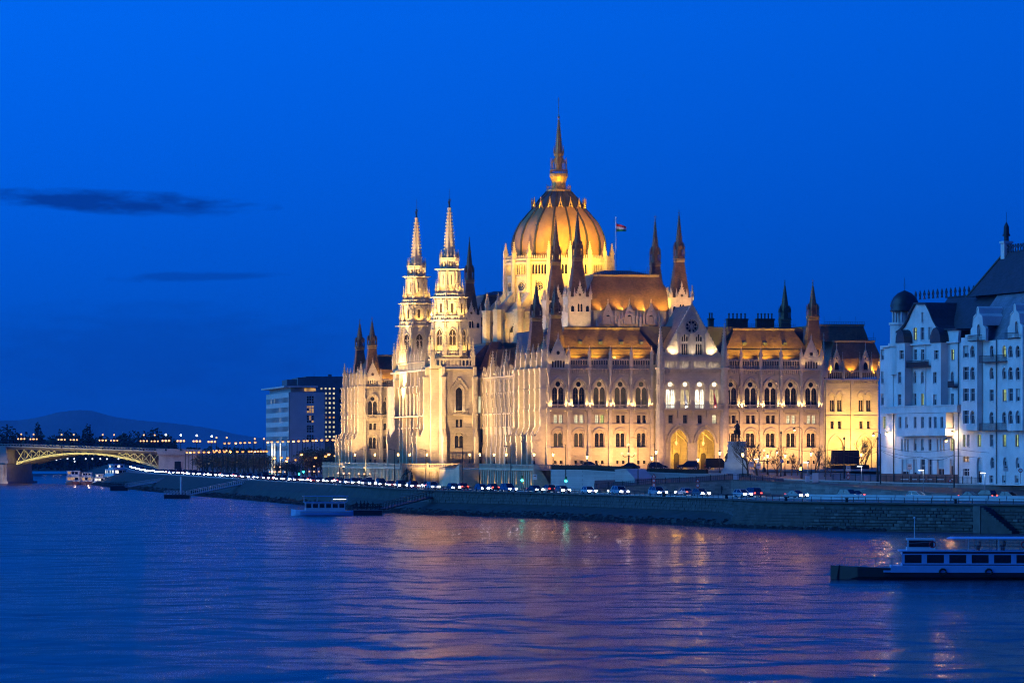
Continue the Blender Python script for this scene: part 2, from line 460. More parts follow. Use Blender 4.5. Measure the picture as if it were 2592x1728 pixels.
# --- windows: stone tracery + pane + glazing bars
def window_meshes(key, outline, lights, d=-.42, bars=True, stone='carved_stone'):
    def mk():
        t = MB().plate(outline, lights, d-.12, d).mesh('window', stone)
        xs = [p[0] for p in outline]; zs = [p[1] for p in outline]
        x0, x1, z0, z1 = min(xs), max(xs), min(zs), max(zs)
        y = -(d-.16)
        pn = MB().add([(x0,y,z0),(x1,y,z0),(x1,y,z1),(x0,y,z1)], [(0,1,2,3)]).mesh('pane','glass_dark')
        g = MB()
        if bars:
            for l in lights:
                lx = [p[0] for p in l]; lz = [p[1] for p in l]
                cx = (min(lx)+max(lx))/2; hh = max(lz)-min(lz)
                if hh < 1.2: continue
                yb = -(d-.10)
                g.box(cx-.03,cx+.03,yb,yb+.05,min(lz),max(lz))
                for q in (.34,.66): g.box(min(lx),max(lx),yb,yb+.05,min(lz)+hh*q-.03,min(lz)+hh*q+.03)
        gm = g.mesh('glazing_bar','frame_dark') if g.f else None
        return t, pn, gm
    return shared(('win', key), mk)
def put_window(ms, loc, rot=0.0, lit=None, parent=None, scale=(1,1,1)):
    w = obj('window', ms[0], parent or P, loc, rot, scale)
    obj('pane', ms[1], w, mat=lit)
    if ms[2]: obj('glazing_bar', ms[2], w)
    return w

# --- a standard facade bay, outside towards -y
HB = 2.24
MAIN_OUT = pointed(0, 1.42, 13.0, 17.1)
LANC = [pointed(-.68, .56, 13.15, 16.8, 4), pointed(.68, .56, 13.15, 16.8, 4)]
W_MAIN = window_meshes('main', MAIN_OUT, LANC + [circle(0, 18.25, .55)])
W_FIRST = window_meshes('first', round_arch(0, 1.06, 4.6, 7.1), [round_arch(-.5, .42, 4.7, 7.25), round_arch(.5, .42, 4.7, 7.25)], d=-.5)
W_RECT = window_meshes('rect', rect(-.42, .42, 9.78, 11.6), [rect(-.36, .36, 9.84, 11.54)])
W_BASE = window_meshes('base', rect(-.34, .34, .95, 1.75), [rect(-.28, .28, 1.0, 1.7)], bars=False)
def bay_wall(hw=HB, first=True):
    m = MB()
    holes = [MAIN_OUT, [(x-.58, z) for x, z in rect(-.42,.42,9.78,11.6)], [(x+.58, z) for x, z in rect(-.42,.42,9.78,11.6)],
             round_arch(0, 1.06, 4.6, 7.1), [(x-.65, z) for x, z in rect(-.34,.34,.95,1.75)], [(x+.65, z) for x, z in rect(-.34,.34,.95,1.75)]]
    m.plate(rect(-hw, hw, -.6, 21.6), holes, -.7, 0)
    m.plate(arch_band(0, 1.42, 1.60, 17.1, z0=13.0), [], 0, .16)
    m.plate(arch_band(0, 1.66, 1.88, 17.1), [], 0, .42)
    m.box(-1.95,-1.35,-.3,0,16.95,17.13); m.box(1.35,1.95,-.3,0,16.95,17.13)
    m.plate(arch_band(0, 1.06, 1.22, 7.1, False, z0=4.6), [], 0, .1)
    m.plate(arch_band(0, 1.36, 1.62, 7.2, False), [], 0, .28)
    m.box(-1.5,1.5,-.3,0,4.32,4.56)
    for s in (-.58,.58):
        m.plate([(s-.56,9.7),(s+.56,9.7),(s+.56,11.78),(s-.56,11.78)], [[(s-.42,9.78),(s+.42,9.78),(s+.42,11.6),(s-.42,11.6)]], 0, .07)
    m.box(-1.3,1.3,-.2,0,11.8,11.95)
    for z, h, d in ((2.42,.16,.18),(9.48,.2,.22),(12.5,.25,.2),(20.3,.08,.05),(21.42,.24,.5)):
        m.box(-hw+.02,hw-.02,-d,0,z,z+h)
    n = 9
    for i in range(n):
        x = -hw+.45 + (2*hw-.9)*i/(n-1)
        m.box(x-.1,x+.1,-.36,0,20.72,21.42); m.box(x-.07,x+.07,-.2,0,20.45,20.72)
    return m.mesh('wall','stone')
def bay_balcony(hw=1.9):
    m = MB(); d = .95
    m.box(-hw,hw,-d,0,12.76,12.98); m.box(-hw,hw,-d-.04,-d+.14,13.72,13.86)
    for i in range(15):
        x = -hw+.12+(2*hw-.24)*i/14
        m.box(x-.045,x+.045,-d+.01,-d+.1,12.98,13.72)
    for s in (-1,1):
        m.box(s*hw-.12,s*hw+.12,-d-.06,-d+.16,12.98,13.92); m.box(s*(hw-.3)-.14,s*(hw-.3)+.14,-d*.8,0,12.35,12.76)
    return m.mesh('balcony','stone')
def bay_arcade(hw=HB, n=7, z0=21.66, z1=23.55):
    m = MB(); p = (2*hw-.7)/n
    holes = [round_arch(-hw+.35+p*(i+.5), p*.39, z0+.06, z1-.33, 6) for i in range(n)]
    m.plate(rect(-hw, hw, z0, z1), holes, -.2, 0)
    for i in range(n+1):
        x = -hw+.35+p*i
        m.box(x-.06,x+.06,-.09,0,z0,z1-.1)
    m.box(-hw,hw,-.16,.1,z1-.12,z1)
    k = n*2
    for i in range(k):
        x = -hw+.2+(2*hw-.4)*(i+.5)/k
        m.plate([(x-.12,z1),(x+.12,z1),(x+.07,z1+.2),(x,z1+.36),(x-.07,z1+.2)], [], -.12, 0)
    return m.mesh('arcade','carved_stone')
WALL, BALC, ARCD = bay_wall(), bay_balcony(), bay_arcade()
def buttress_mesh():
    m = MB()
    m.box(-.42,.42,-.75,.1,-.6,4.4); m.hexa([(-.42,-.75,4.4),(.42,-.75,4.4),(.42,.1,4.4),(-.42,.1,4.4)], [(-.36,-.5,5.2),(.36,-.5,5.2),(.36,.1,5.2),(-.36,.1,5.2)])
    m.box(-.36,.36,-.5,.1,5.2,13); m.box(-.3,.3,-.42,.1,13,21.6)
    m.box(-.44,.44,-.6,.1,9.4,9.7); m.box(-.44,.44,-.6,.1,12.5,12.85)
    for z in (14.2, 17.9):
        m.box(-.26,.26,-.72,-.4,z,z+.25); m.fr(0,-.56,z+.25,.2,z+2.0,.12,6); m.fr(0,-.56,z+2.2,.34,z+3.2,.03,4)
    m.box(-.4,.4,-.62,.1,21.4,21.75); m.box(-.3,.3,-.38,.1,21.75,24.0)
    return m.mesh('buttress','carved_stone')
BUTT = buttress_mesh()
def pier(a, b, rot, h=2.7, zt=23.9):
    obj('buttress', BUTT, P, (a,b,0), rot)
    c, s = math.cos(rot), math.sin(rot)
    pinnacle(a + s*.2, b - c*.2, zt, .58, h, rot=rot)
FLUTE_A, FLUTE_B = [], []
WARM = (1.0, 0.56, 0.20); GOLD = (1.0, 0.56, 0.05); CREAM = (1.0, 0.68, 0.30)
def place_bay(a, b, rot, rects=(None,None), first=None, main=None, base=True, light=True, arcade=True, balcony=True):
    c, s = math.cos(rot), math.sin(rot)
    def q(dx, d=0): return (a + c*dx + s*d, b + s*dx - c*d, 0)
    obj('wall', WALL, P, q(0), rot)
    if balcony: obj('balcony', BALC, P, q(0), rot)
    if arcade: obj('arcade', ARCD, P, q(0), rot)
    put_window(W_MAIN, q(0), rot, main); put_window(W_FIRST, q(0), rot, first)
    for k, dx in enumerate((-.58,.58)): put_window(W_RECT, q(dx), rot, rects[k])
    if base:
        for dx in (-.65,.65): put_window(W_BASE, q(dx), rot)
    if light:
        for dx in (-1.72,1.72):
            p = q(dx, .62); t = q(dx*.93, .05)
            spot((p[0],p[1],13.12), (t[0],t[1],20.0), 900, 105, CREAM, parent=P)

BAYS_L = [al(x, 0) for x in (1413, 1465.4, 1517.7, 1571, 1624)]
BAYS_R = [al(x, 0) for x in (1850.5, 1900, 1950.5, 2002, 2053.5)]
lit_l = [(('pane_pale','pane_pale'),'pane_dim',None), (('pane_pale','pane_pale'),'pane_dim',None), (('pane_pale','pane_green'),None,'pane_dim'), ((None,None),None,'pane_dim'), ((None,None),None,'pane_dim')]
lit_r = [((None,None),None,None), ((None,None),None,None), ((None,None),None,None), (('pane_pale','pane_pale'),None,None), (('pane_pale','pane_pale'),None,None)]
for a, (r_, f_, m_) in zip(BAYS_L, lit_l): place_bay(a, 0, 0, r_, f_, m_, arcade=a > 4)
for a, (r_, f_, m_) in zip(BAYS_R, lit_r): place_bay(a, 0, 0, r_, f_, m_, arcade=a < 59)
A_END = BAYS_R[-1] + 2.75
for a in [BAYS_L[0]-2.24] + [(p+q)/2 for p, q in zip(BAYS_L, BAYS_L[1:])] + [BAYS_L[-1]+2.24]: pier(a, 0, 0)
for a in [(p+q)/2 for p, q in zip(BAYS_R, BAYS_R[1:])] + [BAYS_R[-1]+2.24]: pier(a, 0, 0)
# ground floods of the south front
for a in BAYS_L + BAYS_R:
    spot((a, -9.5, .35), (a, 0, 5.0), 7800, 74, (1.0,0.54,0.18), blend=.9, parent=P)
part(MB().box(-.1,.53,0.01,1.2,-.6,23.9), 'corner_wall', 'stone'); part(MB().box(A_END-.5,A_END+.15,.01,1.2,-.6,23.9), 'corner_wall', 'stone')

# small gables over the outer bays
def gable_mesh():
    m = MB(); hw = 2.1
    m.plate([(-hw,21.66),(hw,21.66),(hw,23.6),(0,28.0),(-hw,23.6)],
            [round_arch(-1.2+.6*i,.2,21.85,23.05+.1*(2-abs(i-2)),6) for i in range(5)] + [circle(0,25.0,.42,10)], -.3, .06)
    for s in (-1,1):
        for k in range(9):
            t = k/9; x = s*hw*(1-t); z = 23.6+4.4*t
            m.box(x-.12,x+.12,-.16,.2,z+.05,z+.35)
        m.bar((s*(hw+.05),.05,23.5),(0,.05,28.1),.3,.22)
    m.fr(0,.05,28.0,.16,28.7,.12,4); m.fr(0,.05,28.7,.28,28.9,.1,4); m.fr(0,.05,28.9,.1,29.5,.03,4)
    return m.mesh('gable','carved_stone')
GABLE = gable_mesh()
for a in (BAYS_L[0], BAYS_R[-1]):
    g = obj('gable', GABLE, P, (a,-.02,0))
    part(MB().box(a-1.9,a+1.9,.5,.7,21.7,26.0), 'gable_backing', 'frame_dark')
    for dx in (-1.9, 1.9): spot((a+dx, -1.2, 21.9), (a+dx*.5, 0, 26), 160, 90, CREAM, parent=P)

# --- solid cores
for bx_ in ((.35, 25.2, .95, 36, -.6, 22.5), (40.4, A_END, .95, 36, -.6, 22.5), (25.2, 40.4, 5.2, 36, -.6, 22.5), (9.2, 57, 36, 116, -.6, 21.5), (0, 62, 116, 168, -.6, 23.5), (9.2, 57, 168, 256, -.6, 21.5), (3, A_END, 256, 284, -.6, 22.5), (60, 108.3, 116.2, 168, -.6, 21.6)): part(MB().box(*bx_), 'core_wall', 'stone')


# --- mansard roofs
def mansard(a0, a1, b0, b1, z0, ins, z1, name='roof', mat='roof_slate', top='roof_lead', trim=True, curve=.28):
    zm = z0 + (z1-z0)*.5; im = ins*(.5-curve*.5)
    rings = [(a0,a1,b0,b1,z0), (a0+im,a1-im,b0+im,b1-im,zm), (a0+ins,a1-ins,b0+ins,b1-ins,z1)]
    m = MB()
    vs = []
    for A0,A1,B0,B1,z in rings: vs += [(A0,B0,z),(A1,B0,z),(A1,B1,z),(A0,B1,z)]
    fs = []
    for k in range(2):
        for i in range(4): fs.append((k*4+i, k*4+(i+1)%4, k*4+4+(i+1)%4, k*4+4+i))
    m.add(vs, fs)
    r = part(m, name, mat)
    A0,A1,B0,B1,z = rings[2]
    if trim:
        t = MB(); w = .28
        t.box(A0-w,A1+w,B0-w,B0+.05,z-.25,z+.25); t.box(A0-w,A1+w,B1-.05,B1+w,z-.25,z+.25); t.box(A0-w,A0+.05,B0,B1,z-.24,z+.24); t.box(A1-.05,A1+w,B0,B1,z-.24,z+.24)
        t.obj('roof_trim','roof_trim', r)
    MB().box(A0,A1,B0,B1,z-.3,z+.3).obj('roof_top', top, r)
    return r
mansard(.9, 26.5, 1.7, 34, 22.6, 4.6, 30.5, curve=.0)
mansard(39.0, A_END-.6, 1.7, 34, 22.6, 4.6, 30.5, curve=.0)
part(MB().box(6.2, 59.5, 7.0, 62, 24, 31.0), 'flat_roof', 'roof_lead')
# roof vents, snow rails and hatch boards on the front slope
VENT = MB().box(-.35,.35,-.8,.4,0,.55).hexa([(-.45,-.9,.5),(.45,-.9,.5),(.45,.5,.9),(-.45,.5,.9)],[(-.45,-.9,.6),(.45,-.9,.6),(.45,.5,1.0),(-.45,.5,1.0)]).mesh('roof_vent','roof_lead')
part(MB().box(.6,26.5,.95,1.05,22.5,23.45), 'arcade_backing', 'roof_lead'); part(MB().box(39.0,A_END-.6,.95,1.05,22.5,23.45), 'arcade_backing', 'roof_lead')  # dark backing added so the parapet arcade openings look shaded
for x in (1468, 1519, 1571, 1622, 1884, 1935, 1985):
    obj('roof_vent', VENT, P, (al(x, 4), 4.1, 27.0))
for a0, a1 in ((3.0, 25.5), (40.5, 60)):
    rail = MB()
    for z, b in ((24.6, 2.75), (26.0, 3.55)):
        rail.bar((a0,b,z),(a1,b,z),.07)
        n = int((a1-a0)/1.5)
        for i in range(n): rail.bar((a0+1.5*i,b,z),(a0+1.5*i+.1,b+.5,z-.15),.06)
    part(rail, 'snow_rail', 'iron')
for a in BAYS_L[1:] + BAYS_R[:-1]:
    spot((a-.6, .45, 23.75), (a-.2, 4.2, 28.8), 4200, 115, (1.0,.60,.04), blend=.8, parent=P)
for a in (8, 19, 45, 56): spot((a, -30, 7.0), (a, 3.6, 27.4), 12000, 15, (1.0,.50,.14), blend=.8, parent=P)
for a in (4.9, 58.4, 62.6): spot((a, .9, 23.4), (a+.4, 4.2, 29), 1500, 100, GOLD, parent=P)
for a in (7, 20, 33, 46, 59): spot((a, -34, 1.5), (a, 0, 15), 9000, 46, (1.0,.60,.26), blend=.9, parent=P)
# gold lanterns seen on the roof edge
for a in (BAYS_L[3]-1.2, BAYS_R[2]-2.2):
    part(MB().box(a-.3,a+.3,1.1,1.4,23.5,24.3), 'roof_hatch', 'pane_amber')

# --- corner turrets: tall truncated slate roof, gallery and crocketed spire
def spire_turret(a, b, zb, wb, zt, wt, ztip, stone_base=None, rot=0.0):
    m = MB(); m.fr(0,0,zb,wb*1.414,zt,wt*1.414,4,rot=math.pi/4)
    o = part(m, 'turret_roof', 'roof_slate', loc=(a,b,0))
    s = MB(); hs = ztip - zt
    s.fr(0,0,zt-.1,wt*1.55,zt+.28,wt*1.65,4); s.fr(0,0,zt+.28,wt*1.35,zt+.55,wt*1.6,4); s.fr(0,0,zt+.55,wt*1.7,zt+.8,wt*1.7,4)
    s.obj('turret_cornice','roof_trim', o)
    g = MB(); z0 = zt+.8; zg = z0 + hs*.17; r = wt*1.25
    for i in range(8):
        an = math.pi/8 + i*math.pi/4; x, y = r*math.cos(an), r*math.sin(an)
        g.bar((x,y,z0),(x,y,zg+.3),.17)
        g.fr(x,y,zg+.3,.16,zg+.3+hs*.1,.02,4)
    g.fr(0,0,z0,r*.72,zg,r*.66,8); g.fr(0,0,z0+.05,r*1.06,z0+hs*.045,r*1.06,8)
    for i in range(4):
        an = i*math.pi/2
        g.plate([(-r*.55,zg-.1),(r*.55,zg-.1),(0,zg+hs*.14)], [], r*.4, r*.86, lambda u,t,d,an=an: (math.cos(an)*u+math.sin(an)*d, math.sin(an)*u-math.cos(an)*d, t))
    z1 = zg; g.fr(0,0,z1,r*.78,ztip-.9,.06,8)
    n = 12
    for k in range(n):
        z = z1 + (ztip-1.6-z1)*(k+.7)/n; rr = r*.78*(1-(z-z1)/(ztip-.9-z1))+.05
        for i in range(4):
            an = math.pi/8 + i*math.pi/2
            x, y = rr*math.cos(an), rr*math.sin(an); g.box(x-.09,x+.09,y-.09,y+.09,z-.06,z+.1)
    g.bar((0,0,ztip-1.0),(0,0,ztip),.06); g.ball((0,0,ztip-.75),.17,6,4); g.box(-.22,.22,-.03,.03,ztip-.4,ztip-.34)
    g.obj('spire','spire_metal', o)
    return o
for a, b in ((2.95, 4.2), (3.0, 24.7), (60.9, 4.2), (60.2, 25.2)):
    spire_turret(a, b, 22.6, 2.1, 32.6, 1.05, zl(707, a, b))
for a, b in ((6.0, 259.5), (6.0, 280.0)):
    spire_turret(a, b, 22.6, 2.1, 32.2, 1.05, 41.0)
mansard(3.3, 30, 256.5, 284, 22.6, 5.0, 30.2, curve=.35)
spot((8, 255.4, 23), (9, 259, 27), 2600, 100, GOLD, parent=P)
spot((11, 255.4, 23), (12, 259, 27), 1500, 100, GOLD, parent=P)

# --- chimneys on the flat roof
def chimney(x0, x1, y0, y1, b, pots):
    a0, a1 = al(x0, b), al(x1, b); zt, zb = zl(y0, a0, b), 30.6
    m = MB().box(a0,a1,b,b+1.4,zb,zt).box(a0-.12,a1+.12,b-.12,b+1.5,zt-.35,zt)
    for i in range(pots):
        x = a0 + (a1-a0)*(i+.5)/pots; m.fr(x,b+.7,zt,.18,zt+1.1,.15,6); m.fr(x,b+.7,zt+1.0,.24,zt+1.2,.24,6)
    part(m, 'chimney', 'chimney_brick')
for c_ in ((1795,1807,805,825,26,2), (1842,1893,806,825,28,5), (1916,1960,806,825,30,5), (1360,1372,815,828,30,2)): chimney(*c_)
# iron cresting along flat roofs
def cresting(a0, a1, b, z, h=.9, axis='a'):
    m = MB(); L = abs(a1-a0); n = max(int(L/.45), 2)
    for i in range(n+1):
        t = a0 + (a1-a0)*i/n
        p = (t,b,z) if axis == 'a' else (b,t,z); q = (p[0],p[1],z+h)
        m.bar(p, q, .05)
        if i % 9 == 0: m.bar(q, (q[0],q[1],z+h*2.6), .05)
    for zz in (z+.12, z+h*.8):
        m.bar((a0,b,zz) if axis=='a' else (b,a0,zz), (a1,b,zz) if axis=='a' else (b,a1,zz), .05)
    part(m, 'roof_cresting', 'iron')
cresting(42, 58, 8.2, 31.2, .6)

# --- projecting portal block of the south front
PA = al(1753, -1.6); PW = 7.35
D = 1.6
pm = MB()
arches = [PA + d for d in (-3.02, 3.02)]
wins = [al(x, -D) for x in (1697.5, 1734.5, 1771.5, 1808.5)]
holes = [pointed(a, 1.95, -.2, 5.6, 8) for a in arches]
holes += [[(a+x, z) for x, z in rect(-.5,.5,9.75,11.65)] for a in wins]
holes += [[(a+x, z) for x, z in pointed(0, 1.08, 13.0, 17.3)] for a in wins]
pm.plate(rect(PA-PW, PA+PW, -.6, 21.6), holes, D-.75, D)
for a in arches:
    pm.plate(arch_band(a, 1.95, 2.25, 5.6, True, 9, z0=-.2), [], D, D+.18); 
    ring = pointed(a, 2.62, 5.6, 5.6, 11)[2:]
    for x, z in ring: pm.box(x-.17,x+.17,-D-.5,-D,z-.15,z+.17)
    pm.plate(arch_band(a, 2.42, 2.58, 5.6, True, 9), [], D, D+.36)
for a in wins:
    pm.plate(arch_band(a, 1.08, 1.28, 17.3, z0=13.0), [], D, D+.15); pm.plate(arch_band(a, 1.28, 1.44, 17.3), [], D, D+.28)
    pm.plate([(a-.66,9.6),(a+.66,9.6),(a+.66,11.85),(a-.66,11.85)], [[(a-.5,9.75),(a+.5,9.75),(a+.5,11.65),(a-.5,11.65)]], D, D+.08)
for z, h, d in ((9.3,.18,.2),(12.4,.24,.22),(21.38,.26,.45)): pm.box(PA-PW,PA+PW,-D-d,-D,z,z+h)
for i in range(30):
    x = PA-PW+.4+(2*PW-.8)*i/29
    pm.box(x-.1,x+.1,-D-.34,-D,20.7,21.38)
for sx in (-1, 1): pm.box(PA+sx*PW-.01 if sx>0 else PA-PW-.4, PA+PW+.4 if sx>0 else PA-PW+.01, -D, .2, -.6, 21.6)
part(pm, 'portal_wall', 'stone')
bc = MB(); bc.box(PA-PW+.2,PA+PW-.2,-D-1.15,-D,12.66,12.95); bc.box(PA-PW+.2,PA+PW-.2,-D-1.2,-D-1.0,13.75,13.9)
for i in range(58):
    x = PA-PW+.35+(2*PW-.7)*i/57; bc.box(x-.05,x+.05,-D-1.14,-D-1.05,12.95,13.75)
for a in [(p+q)/2 for p, q in zip(wins, wins[1:])]:
    bc.hexa([(a-.15,-D-.3,10.9),(a+.15,-D-.3,10.9),(a+.15,-D,10.9),(a-.15,-D,10.9)], [(a-.25,-D-1.0,12.66),(a+.25,-D-1.0,12.66),(a+.25,-D,12.66),(a-.25,-D,12.66)])
part(bc, 'balcony', 'stone')
W_PM = window_meshes('pmain', pointed(0, 1.08, 13.0, 17.3), [pointed(-.53, .42, 13.1, 16.6, 4), pointed(.53, .42, 13.1, 16.6, 4), circle(0, 18.25, .5, 12)], d=-.4)
W_PR = window_meshes('prect', rect(-.5,.5,9.75,11.65), [rect(-.43,.43,9.82,11.58)], d=-.4)
for i, a in enumerate(wins):
    put_window(W_PM, (a,-D,0), 0, 'pane_white' if i in (0, 2) else 'pane_warm'); put_window(W_PR, (a,-D,0), 0, 'pane_pale' if i == 3 else None)
    part(MB().ball((a,-D+.28,18.25),.47,10,6,1.0), 'round_lamp', 'pane_white')
    spot((a, -D-.85, 13.1), (a, -D, 19.5), 520, 110, (1.0,0.82,0.55), parent=P)
for i, a in enumerate(wins[:]):   # hanging flags between the balcony windows
    if i in (1, 3):
        part(MB().bar((a+.3,-D-1.1,13.8),(a-.35,-D-.2,17.2),.07).add([(a+.25,-D-1.05,14.2),(a-.3,-D-.3,17.0),(a-.15,-D-.55,13.3),(a+.25,-D-1.1,13.0)],[(0,1,2,3)]), 'draped_flag', 'flag_red' if i == 3 else 'flag_white')
# porch behind the arches
po = MB()
x0, x1 = PA-6.2, PA+6.2
po.add([(x0,5.1,-.3),(x1,5.1,-.3),(x1,5.1,9.2),(x0,5.1,9.2)], [(0,1,2,3)])
po.add([(x0,-D+.75,-.3),(x0,5.1,-.3),(x0,5.1,9.2),(x0,-D+.75,9.2)], [(0,1,2,3)]); po.add([(x1,-D+.75,-.3),(x1,5.1,-.3),(x1,5.1,9.2),(x1,-D+.75,9.2)], [(0,1,2,3)])
po.box(PA-.5,PA+.5,-D+.8,-D+1.9,-.3,9)
for a in arches:   # vault ribs and ceiling
    for s in (-1,1):
        pts = [(a+s*(2.6-2.6*math.sin(t*math.pi/2)), -D+1+5*t*.95, 5.2+3.0*math.sin(t*math.pi/2)) for t in (0,.25,.5,.75,1)]
        po.tube(pts, .16, 5)
    po.plate(arch_band(a-1.0, .62, .8, 3.6, True, 5, z0=-.2), [], -4.9, -4.7); po.plate(arch_band(a+1.0, .62, .8, 5.6, True, 5, z0=3.0), [], -4.9, -4.7)
po.box(x0,x1,-D+.8,5.1,8.9,9.2)
part(po, 'porch', 'stone')
part(MB().box(x0-1,x1+1,-3.6,5.1,-.5,-.25), 'porch_floor', 'paving')
for k, a in enumerate(arches):
    part(MB().plate(pointed(a-1.0,.6,-.2,3.5,5),[],-4.95,-4.8), 'door', 'frame_dark')
    part(MB().plate(round_arch(a+1.0,.55,-.2,2.8,6),[],-4.95,-4.8), 'door', 'frame_dark')
    ln = part(MB().fr(a-.1,.4,5.0,.12,5.5,.3,6).fr(a-.1,.4,5.5,.3,5.9,.1,6).bar((a-.1,.4,5.9),(a-.1,.4,8.9),.05), 'hanging_lantern', 'globe_warm')
    point((a-.1,1.2,6.2), 520, GOLD, .5, P); point((a+.6,3.4,2.6), 260, GOLD, .5, P)
    spot((a,-9,.3),(a,0,5), 2200, 80, WARM, blend=.9, parent=P)
# arcade and gable above the portal
for i, a in enumerate(wins):
    m = MB(); hw = 1.58
    m.plate(rect(a-hw,a+hw,21.66,24.1), [round_arch(a-1.1+.55*k,.19,21.8,23.2,6) for k in range(5)], D-.2, D)
    m.box(a-hw,a+hw,-D-.15,-D+.1,24.0,24.2)
    for k in range(8):
        x = a-hw+.2+(2*hw-.4)*k/7; m.plate([(x-.13,24.2),(x+.13,24.2),(x,24.75)],[],D-.1,D)
    part(m, 'arcade', 'carved_stone')
    point((a,-D+.9,22.2), 60, (1.0,.88,.7), .2, P)
part(MB().box(PA-6.6,PA+6.6,.6,1.0,21.6,24.6), 'arcade_wall', 'stone')
GB, GA, GH = zl(902, PA, -.8), zl(772, PA, -.8), 6.25
gm = MB()
gh = []
for s in (-1.57, 1.57):
    gh += [pointed(PA+s+.5*k, .19, GB+.4, GB+2.5, 3) for k in (-1,0,1)]
    gh += [pointed(PA+s+.5*k, .19, GB+3.3, GB+(4.1 if k else 4.9), 3) for k in (-1,0,1)]
gh.append(circle(PA, zl(826, PA, -.8), 1.45, 20))
gm.plate([(PA-GH,GB),(PA+GH,GB),(PA,GA)], gh, .5, .9)
gm.plate(circle(PA, zl(826, PA, -.8), 1.72, 22), [circle(PA, zl(826, PA, -.8), 1.46, 22)], .9, 1.1)
for s in (-1.57,1.57): gm.plate([(x, z) for x, z in arch_band(PA+s, .85, 1.05, GB+3.6, True, 6, z0=GB)], [], .9, 1.08)
for s in (-1,1):
    gm.bar((PA+s*(GH+.2),-.9,GB-.2),(PA,-.9,GA+.15),.5,.35)
    for k in range(13):
        t = (k+.4)/13.5; x, z = PA+s*GH*(1-t), GB+(GA-GB)*t
        gm.fr(x+s*.15,-.9,z+.05,.16,z+.55,.06,5)
for x in (PA-3.2, PA, PA+3.2):
    gm.box(x-.22,x+.22,-1.25,-.85,GB,GB+4.2)
part(gm, 'portal_gable', 'carved_stone')
for x in (PA-3.2, PA, PA+3.2): pinnacle(x, -1.05, GB+4.2, .5, 1.9)
gl_ = MB()
RZ = zl(826, PA, -.8)
for k in range(8):
    an = k*math.pi/4; gl_.bar((PA,-.55,RZ),(PA+1.45*math.cos(an),-.55,RZ+1.45*math.sin(an)),.14,.2)
    gl_.plate(circle(PA+.98*math.cos(an+.39),RZ+.98*math.sin(an+.39),.42,8),[circle(PA+.98*math.cos(an+.39),RZ+.98*math.sin(an+.39),.3,8)],.45,.62)
gl_.plate(circle(PA,RZ,.4,10),[circle(PA,RZ,.22,10)],.45,.66)
part(gl_, 'rose_window', 'carved_stone')
part(MB().add([(PA-GH+.3,-.35,GB),(PA+GH-.3,-.35,GB),(PA,-.35,GA-.5)],[(0,1,2)]), 'rose_pane', 'glass_dark')
part(MB().fr(PA,-.9,GA,.22,GA+1.6,.14,6).ball((PA,-.9,GA+1.9),.34,6,5).fr(PA,-.9,GA+2.1,.16,GA+2.9,.3,6).bar((PA,-.9,GA+2.9),(PA,-.9,GA+4.4),.12), 'gable_finial', 'carved_stone')
# gable roof behind
gr = MB()
gr.add([(PA-GH-.15,-.5,GB-.2),(PA,-.5,GA),(PA+GH+.15,-.5,GB-.2),(PA-GH-.15,14,GB-.2),(PA,14,GA),(PA+GH+.15,14,GB-.2)], [(0,1,4,3),(1,2,5,4),(3,4,5)])
part(gr, 'gable_roof', 'roof_slate')
for s in (-1,1): 
    spot((PA+s*4.6,-2.0,GB+.15),(PA+s*3.6,-.8,GB+3.5), 900, 115, (1.0,.80,.48), parent=P)
spot((PA,-2.6,GB+.1),(PA,-.9,GB+5), 260, 120, (1.0,.9,.7), parent=P)
spot((PA-13,-3,26), (PA-4,5,30), 5000, 60, (1.0,.5,.2), parent=P)
# flanking stair-turret buttresses with tall pinnacles
for x in (1672.5, 1834):
    a = al(x, -1.8); m = MB()
    m.fr(a,-1.5,-.6,1.15,9.5,1.1,8); m.fr(a,-1.5,9.5,1.1,13,1.0,8); m.fr(a,-1.5,13,.95,21.6,.85,8); m.fr(a,-1.5,21.4,1.15,21.9,1.15,8); m.fr(a,-1.5,21.9,.72,24.6,.66,8)
    for z in (2.4,9.4,12.6,17): m.fr(a,-1.5,z,1.25-.01*z,z+.3,1.25-.01*z,8)
    for k in range(8):
        an = k*math.pi/4
        for z in (14, 18.2, 22.4): m.fr(a+.95*math.cos(an),-1.5+.95*math.sin(an),z,.14,z+2.6,.03,4)
    t = part(m, 'stair_turret', 'carved_stone')
    s = MB(); s.fr(a,-1.5,24.6,.75,31.6,.05,8)
    for k in range(9):
        z = 25.2+k*.62; r = .75*(1-(z-24.6)/7)+.06
        for j in range(4):
            an = math.pi/8+j*math.pi/2; s.box(a+r*math.cos(an)-.1,a+r*math.cos(an)+.1,-1.5+r*math.sin(an)-.1,-1.5+r*math.sin(an)+.1,z,z+.16)
    s.obj('spirelet','carved_stone', t)

